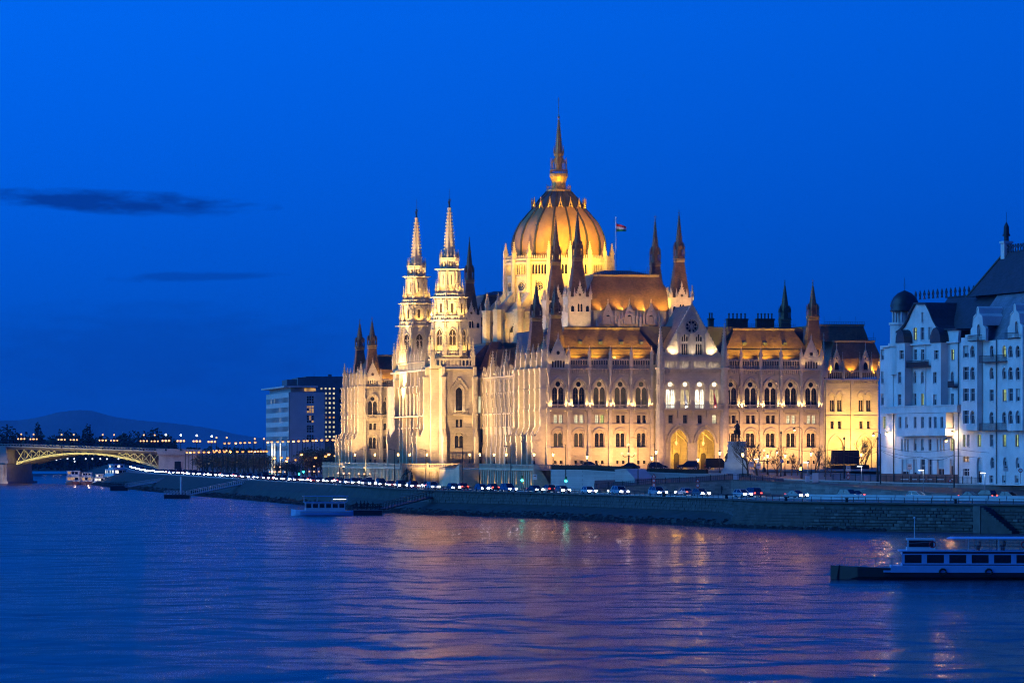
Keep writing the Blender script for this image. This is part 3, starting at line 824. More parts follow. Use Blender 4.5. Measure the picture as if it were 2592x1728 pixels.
# --- river faces: dense ribbed bays with flying feet
def rib_bay():
    m = MB(); hw = 2.4
    lan = [pointed(x, .62, 13.2, 16.4, 4) for x in (-1.0, 1.0)]
    low = [pointed(x, .55, 4.6, 7.2, 4) for x in (-1.0, 1.0)]
    m.plate(rect(-hw,hw,-.6,21.6), lan+low+[rect(-1.35,-.65,9.8,11.5), rect(.65,1.35,9.8,11.5)], -.5, 0)
    m.box(-.14,.14,-.35,0,9.6,20.6)
    for x in (-1.0,1.0):
        m.plate(arch_band(x,.62,.8,16.4,z0=13.0),[],0,.2); m.plate([(x-.75,18.2),(x+.75,18.2),(x,20.0)],[],0,.12)
    for z, h, d in ((2.4,.2,.2),(9.4,.25,.3),(12.5,.3,.35),(17.6,.12,.2),(21.3,.3,.5)): m.box(-hw,hw,-d,0,z,z+h)
    for i in range(10):
        x = -hw+.3+(2*hw-.6)*i/9; m.box(x-.1,x+.1,-.36,0,20.7,21.3)
    return m.mesh('wall','stone')
def rib_foot():
    m = MB()
    m.box(-.5,.5,-1.25,.1,9.2,21.6); m.box(-.62,.62,-1.4,.1,21.3,21.8); m.box(-.6,.6,-1.4,.1,12.4,12.9); m.box(-.6,.6,-1.4,.1,17.0,17.3)
    m.add([(-.42,0,-.6),(.42,0,-.6),(.42,-3.0,-.6),(-.42,-3.0,-.6),(-.42,-3.0,5.9),(.42,-3.0,5.9),(.42,-1.0,9.6),(-.42,-1.0,9.6),(-.42,0,9.6),(.42,0,9.6)],
          [(0,3,4,7,8),(1,9,6,5,2),(3,2,5,4),(4,5,6,7),(7,6,9,8)])
    m.box(-.55,.55,-3.2,-2.3,5.7,6.0)
    for z in (10.4, 14.0, 18.2): m.box(-.2,.2,-1.38,-1.25,z,z+2.2)
    m.box(-.36,.36,-.9,.1,21.8,24.2)
    return m.mesh('buttress','carved_stone')
RIBW, RIBF = rib_bay(), rib_foot()
W_RIB1 = window_meshes('rib1', pointed(0,.62,13.2,16.4,4), [pointed(0,.54,13.3,16.4,4)], bars=False)
W_RIB2 = window_meshes('rib2', pointed(0,.55,4.6,7.2,4), [pointed(0,.47,4.7,7.2,4)], bars=False)
W_RIB3 = window_meshes('rib3', rect(-.35,.35,9.8,11.5), [rect(-.28,.28,9.87,11.43)], bars=False)
RIBARC = bay_arcade(2.4, 7)
def river_face(a, b0, b1, n, feet=True, pin_h=(3.2, 4.6)):
    pitch = (b1-b0)/n; sc = pitch/4.8; rot = -math.pi/2
    for i in range(n):
        b = b0 + pitch*(i+.5)
        obj('wall', RIBW, P, (a,b,0), rot, (sc,1,1)); obj('arcade', RIBARC, P, (a,b,0), rot, (sc,1,1))
        for s in (-1.0,1.0):
            put_window(W_RIB1,(a,b-s*sc,0),rot); put_window(W_RIB2,(a,b-s*sc,0),rot); put_window(W_RIB3,(a,b-s*sc,0),rot)
    for i in range(n+1):
        b = b0 + pitch*i
        if i == 0: b += .43
        if i == n: b -= .43
        if feet:
            obj('buttress', RIBF, P, (a,b,0), rot); pinnacle(a-2.75,b,6.0,.7,2.6)
        else:
            obj('buttress', BUTT, P, (a,b,0), rot)
        pinnacle(a-.4, b, 24.0, .75, pin_h[1] if i in (0,n) else pin_h[0])
river_face(0, 0.02, 29, 5)
river_face(2.65, 255.02, 284, 5)
part(MB().box(.72, 3, .96, 29, -.6, 22.3), 'core_wall', 'stone'); part(MB().box(3.4,6,256,284,-.6,22.4), 'core_wall', 'stone')
# north wall of the south pavilion's river end and connecting wing
for i in range(15):
    b = 33 + 5.5*i
    obj('wall', RIBW, P, (8.8,b,0), -math.pi/2, (5.5/4.8,1,1)); obj('buttress', BUTT, P, (8.8,b+2.75,0), -math.pi/2)
    for s in (-1.0,1.0):
        put_window(W_RIB1,(8.8,b-s*1.14,0),-math.pi/2); put_window(W_RIB2,(8.8,b-s*1.14,0),-math.pi/2)
    pinnacle(8.5, b+2.75, 21.7, .7 if i % 3 else 1.1, 2.6 if i % 3 else 6.2)
    pinnacle(8.5, b, 21.7, .5, 2.0)
    if i % 2 == 0: spot((7.9, b, 21.9), (9.2, b, 27), 120, 110, CREAM, parent=P)
m = MB()
for b in (62, 70, 78, 86, 94, 102, 110):   # little cross gables of the wing roof
    m.add([(8.9,b-2.6,22),(8.9,b+2.6,22),(9.6,b,28.2),(20,b-2.6,22),(20,b+2.6,22),(20,b,28.2)],[(0,1,2),(0,2,5,3),(1,4,5,2)])
part(m, 'wing_dormer_roof', 'roof_slate')
mansard(9.4, 57, 30, 116, 21.6, 7.5, 29.5)
mansard(9.4, 57, 168, 256, 21.6, 7.5, 29.5)

# south-facing wall of the north pavilion
NB = [al(943.5, 255), al(980, 255)]
for i, a in enumerate(NB):
    place_bay(a, 255, 0, arcade=i > 0, light=False)
    pier(a+2.24, 255, 0)
pier(NB[0]-2.24, 255, 0)
obj('gable', GABLE, P, (NB[0],254.98,0))
part(MB().box(2.4,NB[0]-2.2,255.01,256,-.6,23.9), 'corner_wall', 'stone')
spot((NB[0], 253.9, 21.9), (NB[0], 255, 26), 300, 110, CREAM, parent=P)
# ------------------------------------------------------------------ parliament: chamber blocks
def dormer_mesh(w=1.3, h=4.6):
    m = MB()
    m.plate([(-w,0),(w,0),(w,h*.38),(0,h),(-w,h*.38)], [pointed(0,w*.45,.25,h*.28,4), circle(0,h*.62,w*.17,8)], -.3, .15)
    for s in (-1,1):
        for k in range(6):
            t = k/6; x = s*w*(1-t); z = h*(.38+.62*t); m.box(x-.1,x+.1,-.25,.2,z,z+.28)
        m.bar((s*(w+.05),.0,h*.36),(0,0,h+.05),.3,.2)
    m.fr(0,0,h,.14,h+.9,.1,4); m.fr(0,0,h+.9,.24,h+1.05,.08,4); m.fr(0,0,h+1.05,.08,h+1.5,.02,4)
    m.box(-w,w,.16,.9,0,h*.38)
    return m.mesh('gable_dormer','carved_stone')
DORM = dormer_mesh()
def turret_base(a, b, z0, z1, hw):
    """white stone box with gables and pinnacles under a corner spire"""
    m = MB()
    m.box(a-hw,a+hw,b-hw,b+hw,z0,z1)
    holes = [pointed(x,.24,z1-3.4,z1-1.9,3) for x in (-.32,.32)] + [round_arch(x,.36,z1-3.4,z1-2.4,5) for x in (-1.75,1.75)]
    for an in (0, -math.pi/2):
        c, s = math.cos(an), math.sin(an)
        fr_ = lambda u,t,d: (a+c*u+s*d, b+s*u-c*d, t)
        m.plate([(-hw,z0),(hw,z0),(hw,z1),(1.1,z1),(0,z1+2.6),(-1.1,z1),(-hw,z1)], holes+[circle(0,z1+.5,.35,8)], hw-.1, hw+.3, fr_)
        for z in (z0+1.0, z1-3.7): m.plate(rect(-hw-.1,hw+.1,z,z+.3),[],hw+.3,hw+.5,fr_)
        for k in range(5):
            for sg in (-1,1):
                x = sg*1.1*(1-k/5); m.plate(rect(x-.12,x+.12,z1+2.6*k/5,z1+2.6*k/5+.3),[],hw-.1,hw+.4,fr_)
    o = part(m, 'turret_base', 'carved_stone')
    for sx in (-1,1):
        for sy in (-1,1):
            pinnacle(a+sx*hw, b+sy*hw, z1-.6, .62, 3.6)
    for sx in (-.95,.95): pinnacle(a+sx*1.3, b-hw-.1, z1, .35, 2.2)
    pinnacle(a, b-hw-.1, z1+2.5, .34, 1.4)
    for an, dx, dy in ((0, 0, -1), (1, -1, 0)):
        bk = MB()
        if dy: bk.add([(a-hw+.2,b-hw-.11,z1-3.5),(a+hw-.2,b-hw-.11,z1-3.5),(a+hw-.2,b-hw-.11,z1-.2),(a-hw+.2,b-hw-.11,z1-.2)],[(0,1,2,3)])
        else: bk.add([(a-hw-.11,b-hw+.2,z1-3.5),(a-hw-.11,b+hw-.2,z1-3.5),(a-hw-.11,b+hw-.2,z1-.2),(a-hw-.11,b-hw+.2,z1-.2)],[(0,1,2,3)])
        bk.obj('pane','glass_dark', o)
def chamber(bc):
    a0, a1, b0, b1 = 21.0, 45.2, bc-12, bc+12
    part(MB().box(a0-1, a1+1, b0-1, b1+1, 20, 36.6), 'chamber_wall', 'stone')
    mansard(a0+.2, a1-.2, b0-1.8, b1+1.8, 36.4, 4.3, 44.6, curve=.05)
    part(MB().add([(a0+5,b0+3.5,44.8),(a1-5,b0+3.5,44.8),(a1-5,b1-3.5,44.8),(a0+5,b1-3.5,44.8),(a0+9,bc,46.2),(a1-9,bc,46.2)],[(0,1,5,4),(1,2,5),(2,3,4,5),(3,0,4)]), 'roof_top', 'roof_lead')
    for a in (a0, a1):
        for b in (b0, b1):
            turret_base(a, b, 28.0, 39.4, 2.55)
            spire_turret(a, b, 36.5, 2.45, 47.8, 1.0, 60.0)
    cresting(a0+5, a1-5, b0+3.2, 44.9, .7)
    return b0
chamber(76); chamber(208)
for x in (1540, 1594, 1649):
    a = al(x, 61.2); obj('gable_dormer', DORM, P, (a, 61.6, 33.2))
    for dx in (-1.75,1.75): pinnacle(a+dx, 61.4, 33.2, .5, 3.8)
    part(MB().box(a-1.2,a+1.2,61.95,62.1,33.2,35.2), 'pane', 'glass_dark')
for x in (1513, 1567, 1621, 1676): pinnacle(al(x, 60.5), 60.5, 32.4, .55, 4.0)
m = MB()
for x0_, x1_ in ((1565, 1622), (1664, 1684)):
    a0, a1 = al(x0_, 60.0), al(x1_, 60.0); n = max(int((a1-a0)/.6),2)
    m.plate(rect(a0,a1,30.9,32.6), [round_arch(a0+(a1-a0)*(i+.5)/n,.2,31.2,31.9,5) for i in range(n)], -60.2, -60.0)
part(m, 'parapet', 'carved_stone')
# chamber floods
spot((25.7, 60.6, 36.2), (25.9, 64.3, 42), 3200, 100, GOLD, blend=.8, parent=P)
spot((30.8, 60.6, 36.2), (30.8, 64.3, 42.), 4200, 100, GOLD, blend=.8, parent=P)
spot((35.9, 60.6, 36.2), (35.9, 64.3, 42), 4200, 110, GOLD, blend=.8, parent=P); spot((41.0, 60.6, 36.2), (41.0, 64.3, 42), 5000, 110, GOLD, blend=.8, parent=P)
spot((33, 40, 32.0), (33, 62, 37.5), 9000, 50, (1.0,.58,.26), blend=.9, parent=P)
for a in (21.0, 45.2): spot((a-1, 55.5, 31.4), (a, 61.5, 37.5), 2100, 80, CREAM, parent=P)
spot((15.0, 64, 31.0), (20, 64, 36), 900, 90, CREAM, parent=P)
spot((8.0, 42, 31.0), (21, 66, 45), 30000, 44, WARM, blend=.8, parent=P); spot((52.0, 42, 31.6), (45.2, 64, 45), 24000, 44, WARM, blend=.8, parent=P); spot((-2, 56, 27), (20, 84, 46), 36000, 36, WARM, blend=.8, parent=P)
spot((15.0, 185, 30.0), (20, 196, 36), 1500, 100, CREAM, parent=P)

# flagpole with the tricolour on the chamber roof
FB = 92.0; fa = al(1559, FB)
fp = thing('flagpole', 'tall thin flagpole flying a red, white and green tricolour beside the dome', 'flag', pw(fa, FB, 44.0))
zt = wz(552, fp.location.y) - fp.location.z
MB().tube([(0,0,-1.5),(0,0,zt*.5),(0,0,zt)], [.16,.13,.08], 6).ball((0,0,zt+.15),.17,6,4).obj('pole','white_paint', fp)
def flag_stripe(t0, t1):
    m = MB(); n = 8; vs = []
    for i in range(n+1):
        u = i/n; x = .1+2.35*u; dy = .22*math.sin(u*7); dz = -.75*u**1.2
        for t in (t0, t1): vs.append((x, dy, zt-1.3-2.0*t*(1-.45*u)+dz))
    return m.add(vs, [(2*i,2*i+2,2*i+3,2*i+1) for i in range(n)])
for t0, mt in ((0,'flag_red'),(.333,'flag_white'),(.667,'flag_green')): flag_stripe(t0, t0+.333).obj('flag_stripe', mt, fp)
spot(pw(fa-3, FB-6, 44.6), pw(fa+1, FB, 44+zt), 700, 40, (1,.9,.8))

# ------------------------------------------------------------------ parliament: central block and river towers
TA, TB1, TB2 = 1.25, 119.5, 164.5
cb = MB()
cb.plate(rect(-1.2, 6.9, -.6, 23.8), [[(x+2.85, z) for x, z in pointed(0,.95,12.9,18.2)], [(x+2.85, z) for x, z in rect(-.85,-.15,9.6,11.5)], [(x+2.85, z) for x, z in rect(.15,.85,9.6,11.5)], [(x+2.85,z) for x,z in round_arch(0,1.1,4.4,7.2)], rect(2.4,3.3,.9,1.7)], -115.8, -115.0)
fs = lambda u,t,d: (-1.2-2.95*u*.98+d*(-.7), 115+2.95*u*1.0-d*.7, t)   # chamfered river corner
cb.plate(rect(0,1,-.6,23.8), [], -.5, 0, fs)
for z, h, d in ((2.3,.25,.25),(9.3,.25,.25),(12.3,.3,.3),(23.4,.4,.5)):
    cb.box(-1.2,7.1,115-d,115,z,z+h)
cb.plate([(x+2.85,z) for x,z in arch_band(0,.95,1.3,18.2,z0=12.9)], [], -115, -114.7)
for s in (-1,1):
    cb.bar((2.85+s*2.0,114.9,18.6),(2.85,114.9,21.6),.35,.4)
    for k in range(6): cb.box(2.85+s*2.0*(1-k/6)-.12,2.85+s*2.0*(1-k/6)+.12,114.6,115,18.8+2.9*k/6,19.2+2.9*k/6)
cb.box(1.0,4.7,114.0,115,12.5,12.8); cb.box(1.0,4.7,113.95,114.15,13.5,13.65)
for i in range(14): cb.box(1.1+3.5*i/13-.05,1.1+3.5*i/13+.05,114.0,114.1,12.8,13.5)
cb.plate([(x+2.85,z) for x,z in arch_band(0,1.3,1.6,7.2,False)], [], -115, -114.7)
part(cb, 'tower_base_wall', 'stone')
put_window(window_meshes('tb_main', pointed(0,.95,12.9,18.2), [pointed(0,.8,13.0,18.1)]), (2.85,115,0))
put_window(W_FIRST, (2.85,115,-.1), 0, None, scale=(1.1,1,1.0))
for dx in (-.5,.5): put_window(window_meshes('tb_r', rect(-.35,.35,9.6,11.5), [rect(-.29,.29,9.66,11.44)], bars=False), (2.85+dx,115,0))
spot((2.0,114.3,12.95),(2.3,115,19), 260, 110, (1,.8,.5), parent=P); spot((3.7,114.3,12.95),(3.4,115,19), 260, 110, (1,.8,.5), parent=P)
part(MB().box(-3.95, 6.9, 115.8, 124, -.6, 23.6), 'core_wall', 'stone'); part(MB().box(-3.95,6.9,160,169,-.6,23.6), 'core_wall', 'stone')
for a, b in ((-1.2,115.0),(6.6,115.0),(-4.1,118.2)):
    obj('buttress', RIBF, P, (a,b,0), 0 if a > -4 else -math.pi/2); pinnacle(a if a > -4 else a-2.7, b-2.7 if a > -4 else b, 6.0, .75, 3.6); pinnacle(a,b,13.0,.5,2.0)
# river front of the central risalit between the towers
rw = MB(); nb = 7; RB0, RB1 = 124.0, 160.0; pt = (RB1-RB0)/nb
fw = lambda u,t,d: (-4.0-d, u, t)
rw.plate(rect(118.0,169.0,-.6,23.8), [round_arch(RB0+pt*(i+.5),1.5,12.6,17.6,6) for i in range(nb)] + [pointed(RB0+pt*(i+.5),1.0,4.4,8.2,4) for i in range(nb)], -.6, 0, fw)
for z, h, d in ((2.3,.25,.3),(9.4,.3,.5),(12.2,.35,1.2),(19.6,.3,.5),(23.3,.45,.7)): rw.plate(rect(118,169,z,z+h),[],0,d,fw)
part(rw, 'risalit_wall', 'stone')
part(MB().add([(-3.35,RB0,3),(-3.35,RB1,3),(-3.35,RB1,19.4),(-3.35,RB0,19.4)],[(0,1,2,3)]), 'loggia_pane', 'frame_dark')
for i in range(nb+1):
    b = RB0+pt*i
    c_ = MB(); c_.fr(-4.6,b,12.5,.42,13.1,.36,8); c_.fr(-4.6,b,13.1,.32,17.2,.28,8); c_.fr(-4.6,b,17.2,.3,18.0,.5,8); c_.box(-5.1,-4.0,b-.5,b+.5,18.0,19.6); c_.box(-4.9,-4.0,b-.35,b+.35,-.6,12.2); c_.box(-4.8,-4.0,b-.3,b+.3,19.6,23.4)
    part(c_, 'column', 'carved_stone')
    pinnacle(-4.3,b,26.0,.8,5.0)
    obj('buttress', RIBF, P, (-4.0,b,0), -math.pi/2) if i in (0, nb) else None
    if i in (0,nb): pinnacle(-6.8,b,6.0,.8,3.6)
for i in range(nb):
    obj('arcade', RIBARC, P, (-4.1,RB0+pt*(i+.5),2.2), -math.pi/2, (pt/4.8,1,1)); pinnacle(-4.3,RB0+pt*(i+.5),26.0,.6,3.4)
    point((-4.9,RB0+pt*(i+.5),24.1), 90, (1,.85,.6), .15, P)

# --- tower: shared stage meshes round an octagon
def oct_face(k, ap):  # frame on octagon face k
    an = k*math.pi/4; c, s = math.cos(an), math.sin(an)
    return lambda u,t,d: (c*u+s*(d+ap), s*u-c*(d+ap), t)
def tower_meshes():
    out = []
    # stage list: z0, z1, apothem0, apothem1
    st = MB(); tr = MB(); dk = MB(); bal = MB(); cor = MB()
    c8 = 1/math.cos(math.pi/8)
    stages = [(23.8,27.0,4.45,4.3),(27.0,35.4,4.05,3.95),(36.6,41.0,3.55,3.4),(42.0,47.8,2.75,2.35),(48.0,50.6,2.15,2.0)]
    for z0,z1,a0,a1 in stages: st.fr(0,0,z0,a0*c8,z1,a1*c8,8)
    st.fr(0,0,35.4,3.95*c8,36.6,3.5*c8,8); st.fr(0,0,41.0,3.4*c8,42.0,2.9*c8,8)
    rings = [(MB().fr(0,0,z,a*c8,z+h,a*c8*1.03,8),'cornice','carved_stone') for z,a,h in ((35.2,4.25,.45),(40.9,3.75,.35),(47.75,2.9,.3),(26.7,4.6,.35),(50.5,2.3,.25))]
    for k in range(8):
        # gargoyle spouts
        an = math.pi/8+k*math.pi/4
        for z,a in ((35.4,4.6),(41.1,4.0),(47.95,3.1)): cor.bar((a*c8*.85*math.cos(an),a*c8*.85*math.sin(an),z),(a*c8*1.12*math.cos(an),a*c8*1.12*math.sin(an),z+.1),.22)
        fr_ = oct_face(k, 0)
        # tall belfry window
        hw = 1.35
        tr.plate(rect(-hw,hw,27.2,35.0), [pointed(0,.82,27.7,32.2,5)], 3.9, 4.22, fr_)
        tr.plate(arch_band(0,.82,1.02,32.2,z0=27.6), [], 4.22, 4.4, fr_)
        tr.plate(rect(-.07,.07,27.7,33),[],4.0,4.12,fr_); tr.plate([(-1.1,34.6),(1.1,34.6),(0,36.6)],[],4.0,4.25,fr_)
        for x in (-.42,.42): tr.plate(arch_band(x,.3,.42,31.4),[],4.0,4.14,fr_)
        dk.plate(rect(-.85,.85,27.7,33.6),[],3.95,4.02,fr_)
        # stage C lancets with gable
        tr.plate(rect(-1.0,1.0,36.8,40.6), [pointed(0,.34,37.4,39.4,4)], 3.3, 3.62, fr_); tr.plate([(-.75,39.6),(.75,39.6),(0,41.4)],[],3.5,3.75,fr_)
        dk.plate(rect(-.34,.34,37.4,39.9),[],3.4,3.52,fr_)
        # stage B slits
        tr.plate(rect(-.7,.7,43.4,47.4), [rect(-.13,.13,43.9,46.6)], 2.35, 2.72, fr_); dk.plate(rect(-.13,.13,43.9,46.6),[],2.3,2.6,fr_)
        # stage A lancets
        tr.plate(rect(-.8,.8,48.2,50.4), [pointed(x,.16,48.5,49.7,3) for x in (-.42,0,.42)], 2.05, 2.25, fr_); dk.plate(rect(-.6,.6,48.5,50.0),[],2.0,2.14,fr_)
        # balustrades
        for zb,ap,hh,n in ((26.9,4.55,1.0,5),(35.65,4.2,.95,5),(41.2,3.6,.9,4)):
            w = ap*math.tan(math.pi/8)
            bal.plate(rect(-w,w,zb,zb+hh), [round_arch(-w+.2+(2*w-.4)*(i+.5)/n,(w-.2)/n*.6,zb+.15,zb+hh*.6,4) for i in range(n)], ap-.15, ap, fr_)
    return [(st,'tower_stage','stone'),(tr,'tracery','carved_stone'),(dk,'louvre','frame_dark'),(bal,'balustrade','carved_stone'),(cor,'gargoyle','carved_stone')] + rings
TM = [(b_.mesh(n_, m_), n_) for b_, n_, m_ in tower_meshes()]
def spire_mesh():
    s = MB(); s.fr(0,0,50.6,1.55,62.6,.38,8); s.fr(0,0,62.6,.5,63.0,.45,8); s.fr(0,0,62.2,.3,62.7,.52,8)
    for k in range(14):
        z = 51.3+k*.79; r = 1.55-(1.17)*(z-50.6)/12+.08
        for i in range(8):
            an = math.pi/8+i*math.pi/4; x,y = r*math.cos(an), r*math.sin(an); s.fr(x,y,z-.12,.1,z+.22,.2,4)
    return s.mesh('spire','carved_stone')
SPIRE = spire_mesh()
STAT = MB().fr(0,0,63,.22,63.9,.16,6).fr(0,0,63.9,.2,64.7,.26,6).ball((0,0,65.0),.2,6,5).bar((.2,0,64.5),(.45,0,65.3),.12).bar((0.02,0,65.2),(0.02,0,67.6),.05).box(-.3,-.1,-.05,.05,63.9,64.6).mesh('statue','bronze')
for b in (TB1, TB2):
    for me, n_ in TM: obj(n_, me, P, (TA,b,0))
    obj('spire', SPIRE, P, (TA,b,0)); obj('statue', STAT, P, (TA,b,0))
    for k in range(8):
        an = math.pi/8+k*math.pi/4; c, s = math.cos(an), math.sin(an)
        for z,r,w,h in ((26.9,4.95,.75,5.6),(32.0,4.5,.5,3.6),(36.2,4.15,.6,4.6),(41.6,3.3,.5,4.0),(50.2,2.25,.42,2.6)):
            pinnacle(TA+r*c, b+r*s, z, w, h)
    for k in range(8):
        an = k*math.pi/4; pinnacle(TA+2.0*math.sin(an), b-2.0*math.cos(an), 50.4, .3, 1.7)
    # stage uplights
    for k in (6, 7, 0, 1, 2):
        an = -math.pi/2 + (k if k < 4 else k-8)*math.pi/4
        c, s = math.cos(an), math.sin(an)
        for z, r, pwr in ((27.3,5.6,1000),(36.2,4.9,800),(41.9,4.2,700)):
            spot((TA+r*c, b+r*s, z), (TA+.55*r*c, b+.55*r*s, z+6.5), pwr, 100, (1.0,.62,.13), parent=P)
        spot((TA+2.9*c, b+2.9*s, 48.3), (TA+1.2*c,b+1.2*s,54), 500, 80, (1.0,.70,.26), parent=P)
# square corner blocks below the octagon
for b in (TB1, TB2):
    part(MB().box(TA-5.3,TA+5.4,b-4.5,b+4.6,23.8,24.4), 'cornice', 'carved_stone')
    m = MB()
    for k in (0, 3):
        an = k*math.pi/2; c, s = math.cos(an), math.sin(an)
        fr_ = lambda u,t,d,c=c,s=s: (TA+c*u+s*d, b+s*u-c*d, t)
        m.plate(rect(-5.2,5.2,24.4,26.3), [round_arch(-4.5+.9*i,.28,24.6,25.6,5) for i in range(11)], 4.35, 4.5, fr_)
    part(m, 'arcade', 'carved_stone')
    for sx, sy in ((-1,-1),(1,-1),(-1,1)): pinnacle(TA+sx*5.0, b+sy*4.3, 24.4, .9, 7.0)

# connecting south wall right of the near tower
sw = MB()
A0_, A1_ = 7.0, 9.5
sw.plate(rect(6.9,12,-.6,21.6), [pointed(x,.36,13.0,16.8,4) for x in (8.0,9.3)] + [pointed(8.7,.5,5.9,8.9,4), round_arch(8.7,.6,2.6,4.3,5)], -115.5, -115.2)
for z,h,d in ((9.3,.25,.2),(12.3,.3,.3),(21.2,.4,.4)): sw.box(6.9,12,115.2-d,115.2,z,z+h)
sw.plate(rect(6.9,12,21.6,22.7), [circle(7.3+.5*i,22.15,.2,6) for i in range(9)], -115.3, -115.1)
part(sw, 'connecting_wall', 'stone')
for x in (8.0,9.3): put_window(window_meshes('cw', pointed(0,.36,13.0,16.8,4),[pointed(0,.28,13.1,16.8,4)],bars=False), (x,115.2,0), 0, 'pane_pale')
for z in (5.9,): put_window(window_meshes('cw2', pointed(0,.5,5.9,8.9,4),[pointed(0,.4,6.0,8.8,4)],bars=False), (8.7,115.2,0))
put_window(window_meshes('cw3', round_arch(0,.6,2.6,4.3,5),[round_arch(0,.5,2.7,4.3,5)],bars=False), (8.7,115.2,0))
# roofs round the dome
mansard(5, 60, 116, 168, 23.4, 6, 30.0)
rm = MB().fr(13,121,23.5,7.5,30.5,1.5,4); part(rm, 'pavilion_roof', 'roof_slate')

# ------------------------------------------------------------------ parliament: dome
DA, DB = 33.3, 142.0
N16 = 16; HALF = math.pi/16
def dome_frame(k, ap):
    an = (k+.5)*2*HALF; c, s = math.cos(an), math.sin(an)
    return lambda u,t,d: (DA+c*u+s*(d+ap), DB+s*u-c*(d+ap), t)
c16 = 1/math.cos(HALF)
dm = MB()
rot0 = -math.pi/2
def fr16(mb, z0, r0, z1, r1): mb.fr(DA,DB,z0,r0*c16,z1,r1*c16,16,rot=rot0)
fr16(dm, 22, 16.2, 38.0, 16.0); fr16(dm, 38.0, 16.2, 41.0, 13.3); fr16(dm, 41, 12.75, 51.4, 12.75)
part(dm, 'drum_core', 'stone')
for k in range(16):
    an = (k+.5)*2*HALF
    if math.cos(an) < -.45: continue    # the side turned away from the river and the south
    f13 = dome_frame(k, 0); w = 12.95*math.tan(HALF)
    m = MB()
    m.plate(rect(-w,w,41,51.5), [pointed(-1.6+.8*i,.28,47.6,49.6,3) for i in range(5)] + [circle(0,44.6,1.1,14), pointed(0,.85,40.6+.6,42.4,4)], 12.8, 13.1, f13)
    m.plate(circle(0,44.6,1.45,16), [circle(0,44.6,1.15,16)], 13.1, 13.3, f13)
    for z,h,d in ((46.9,.3,.25),(50.2,.5,.35),(51.1,.35,.45)): m.plate(rect(-w,w,z,z+h),[],13.1,13.1+d,f13)
    for i in range(6):
        x = -2.0+.8*i; m.plate(rect(x-.07,x+.07,47.4,50),[],13.1,13.25,f13)
    for i in range(9):
        x = -w+.25+(2*w-.5)*i/8; m.plate([(x-.17,51.4),(x+.17,51.4),(x+.1,52.0),(x,52.4),(x-.1,52.0)],[],13.0,13.3,f13)
    for j in range(8):
        q = j*math.pi/4; m.plate(circle(.62*math.cos(q),44.6+.62*math.sin(q),.32,8),[circle(.62*math.cos(q),44.6+.62*math.sin(q),.23,8)],12.85,12.98,f13)
    m.plate(rect(-w,w,22,37.9), [pointed(0,1.25,27.5,33,5)], 16.0, 16.3, f13); m.plate(arch_band(0,1.25,1.6,33,z0=27.3),[],16.3,16.5,f13)
    m.plate(rect(-.1,.1,27.5,34.5),[],16.05,16.2,f13); m.plate(rect(-w,w,37.5,38.2),[],16.2,16.6,f13)
    part(m, 'drum_wall', 'carved_stone')
    g = MB(); g.plate(rect(-2.1,2.1,47.6,50),[],12.6,12.84,f13); g.plate(circle(0,44.6,1.08,14),[],12.6,12.82,f13); g.plate(rect(-1.2,1.2,27.5,35),[],15.9,16.06,f13)
    part(g, 'pane', 'glass_dark')
for k in range(16):
    an = k*2*HALF; c, s = math.sin(an), -math.cos(an)
    if -s < -.6: continue
    # shaft pier, pinnacle, flying buttress
    tw = lambda r, u, z: (DA+c*r-s*u, DB+s*r+c*u, z)
    m = MB(); prof = [(13.0,44.2),(13.0,41.0),(16.0,37.2),(18.6,34.5),(18.6,38.6)]
    L = [tw(r,-.5,z) for r,z in prof]; Rr = [tw(r,.5,z) for r,z in prof]; n = len(prof)
    m.add(L+Rr, [tuple(range(n)), tuple(range(2*n-1,n-1,-1))] + [(i,(i+1)%n,n+(i+1)%n,n+i) for i in range(n)])
    part(m, 'flying_buttress', 'carved_stone')
    p = MB(); p.fr(DA+c*18.2,DB+s*18.2,22,1.3,38.5,1.2,8); p.fr(DA+c*18.2,DB+s*18.2,38.3,1.45,38.8,1.45,8); p.fr(DA+c*13.5,DB+s*13.5,41,.75,51.5,.7,6)
    part(p, 'buttress_pier', 'carved_stone')
    pinnacle(DA+c*18.2, DB+s*18.2, 38.8, 1.05, 4.4); pinnacle(DA+c*13.5, DB+s*13.5, 51.4, .95, 4.3)
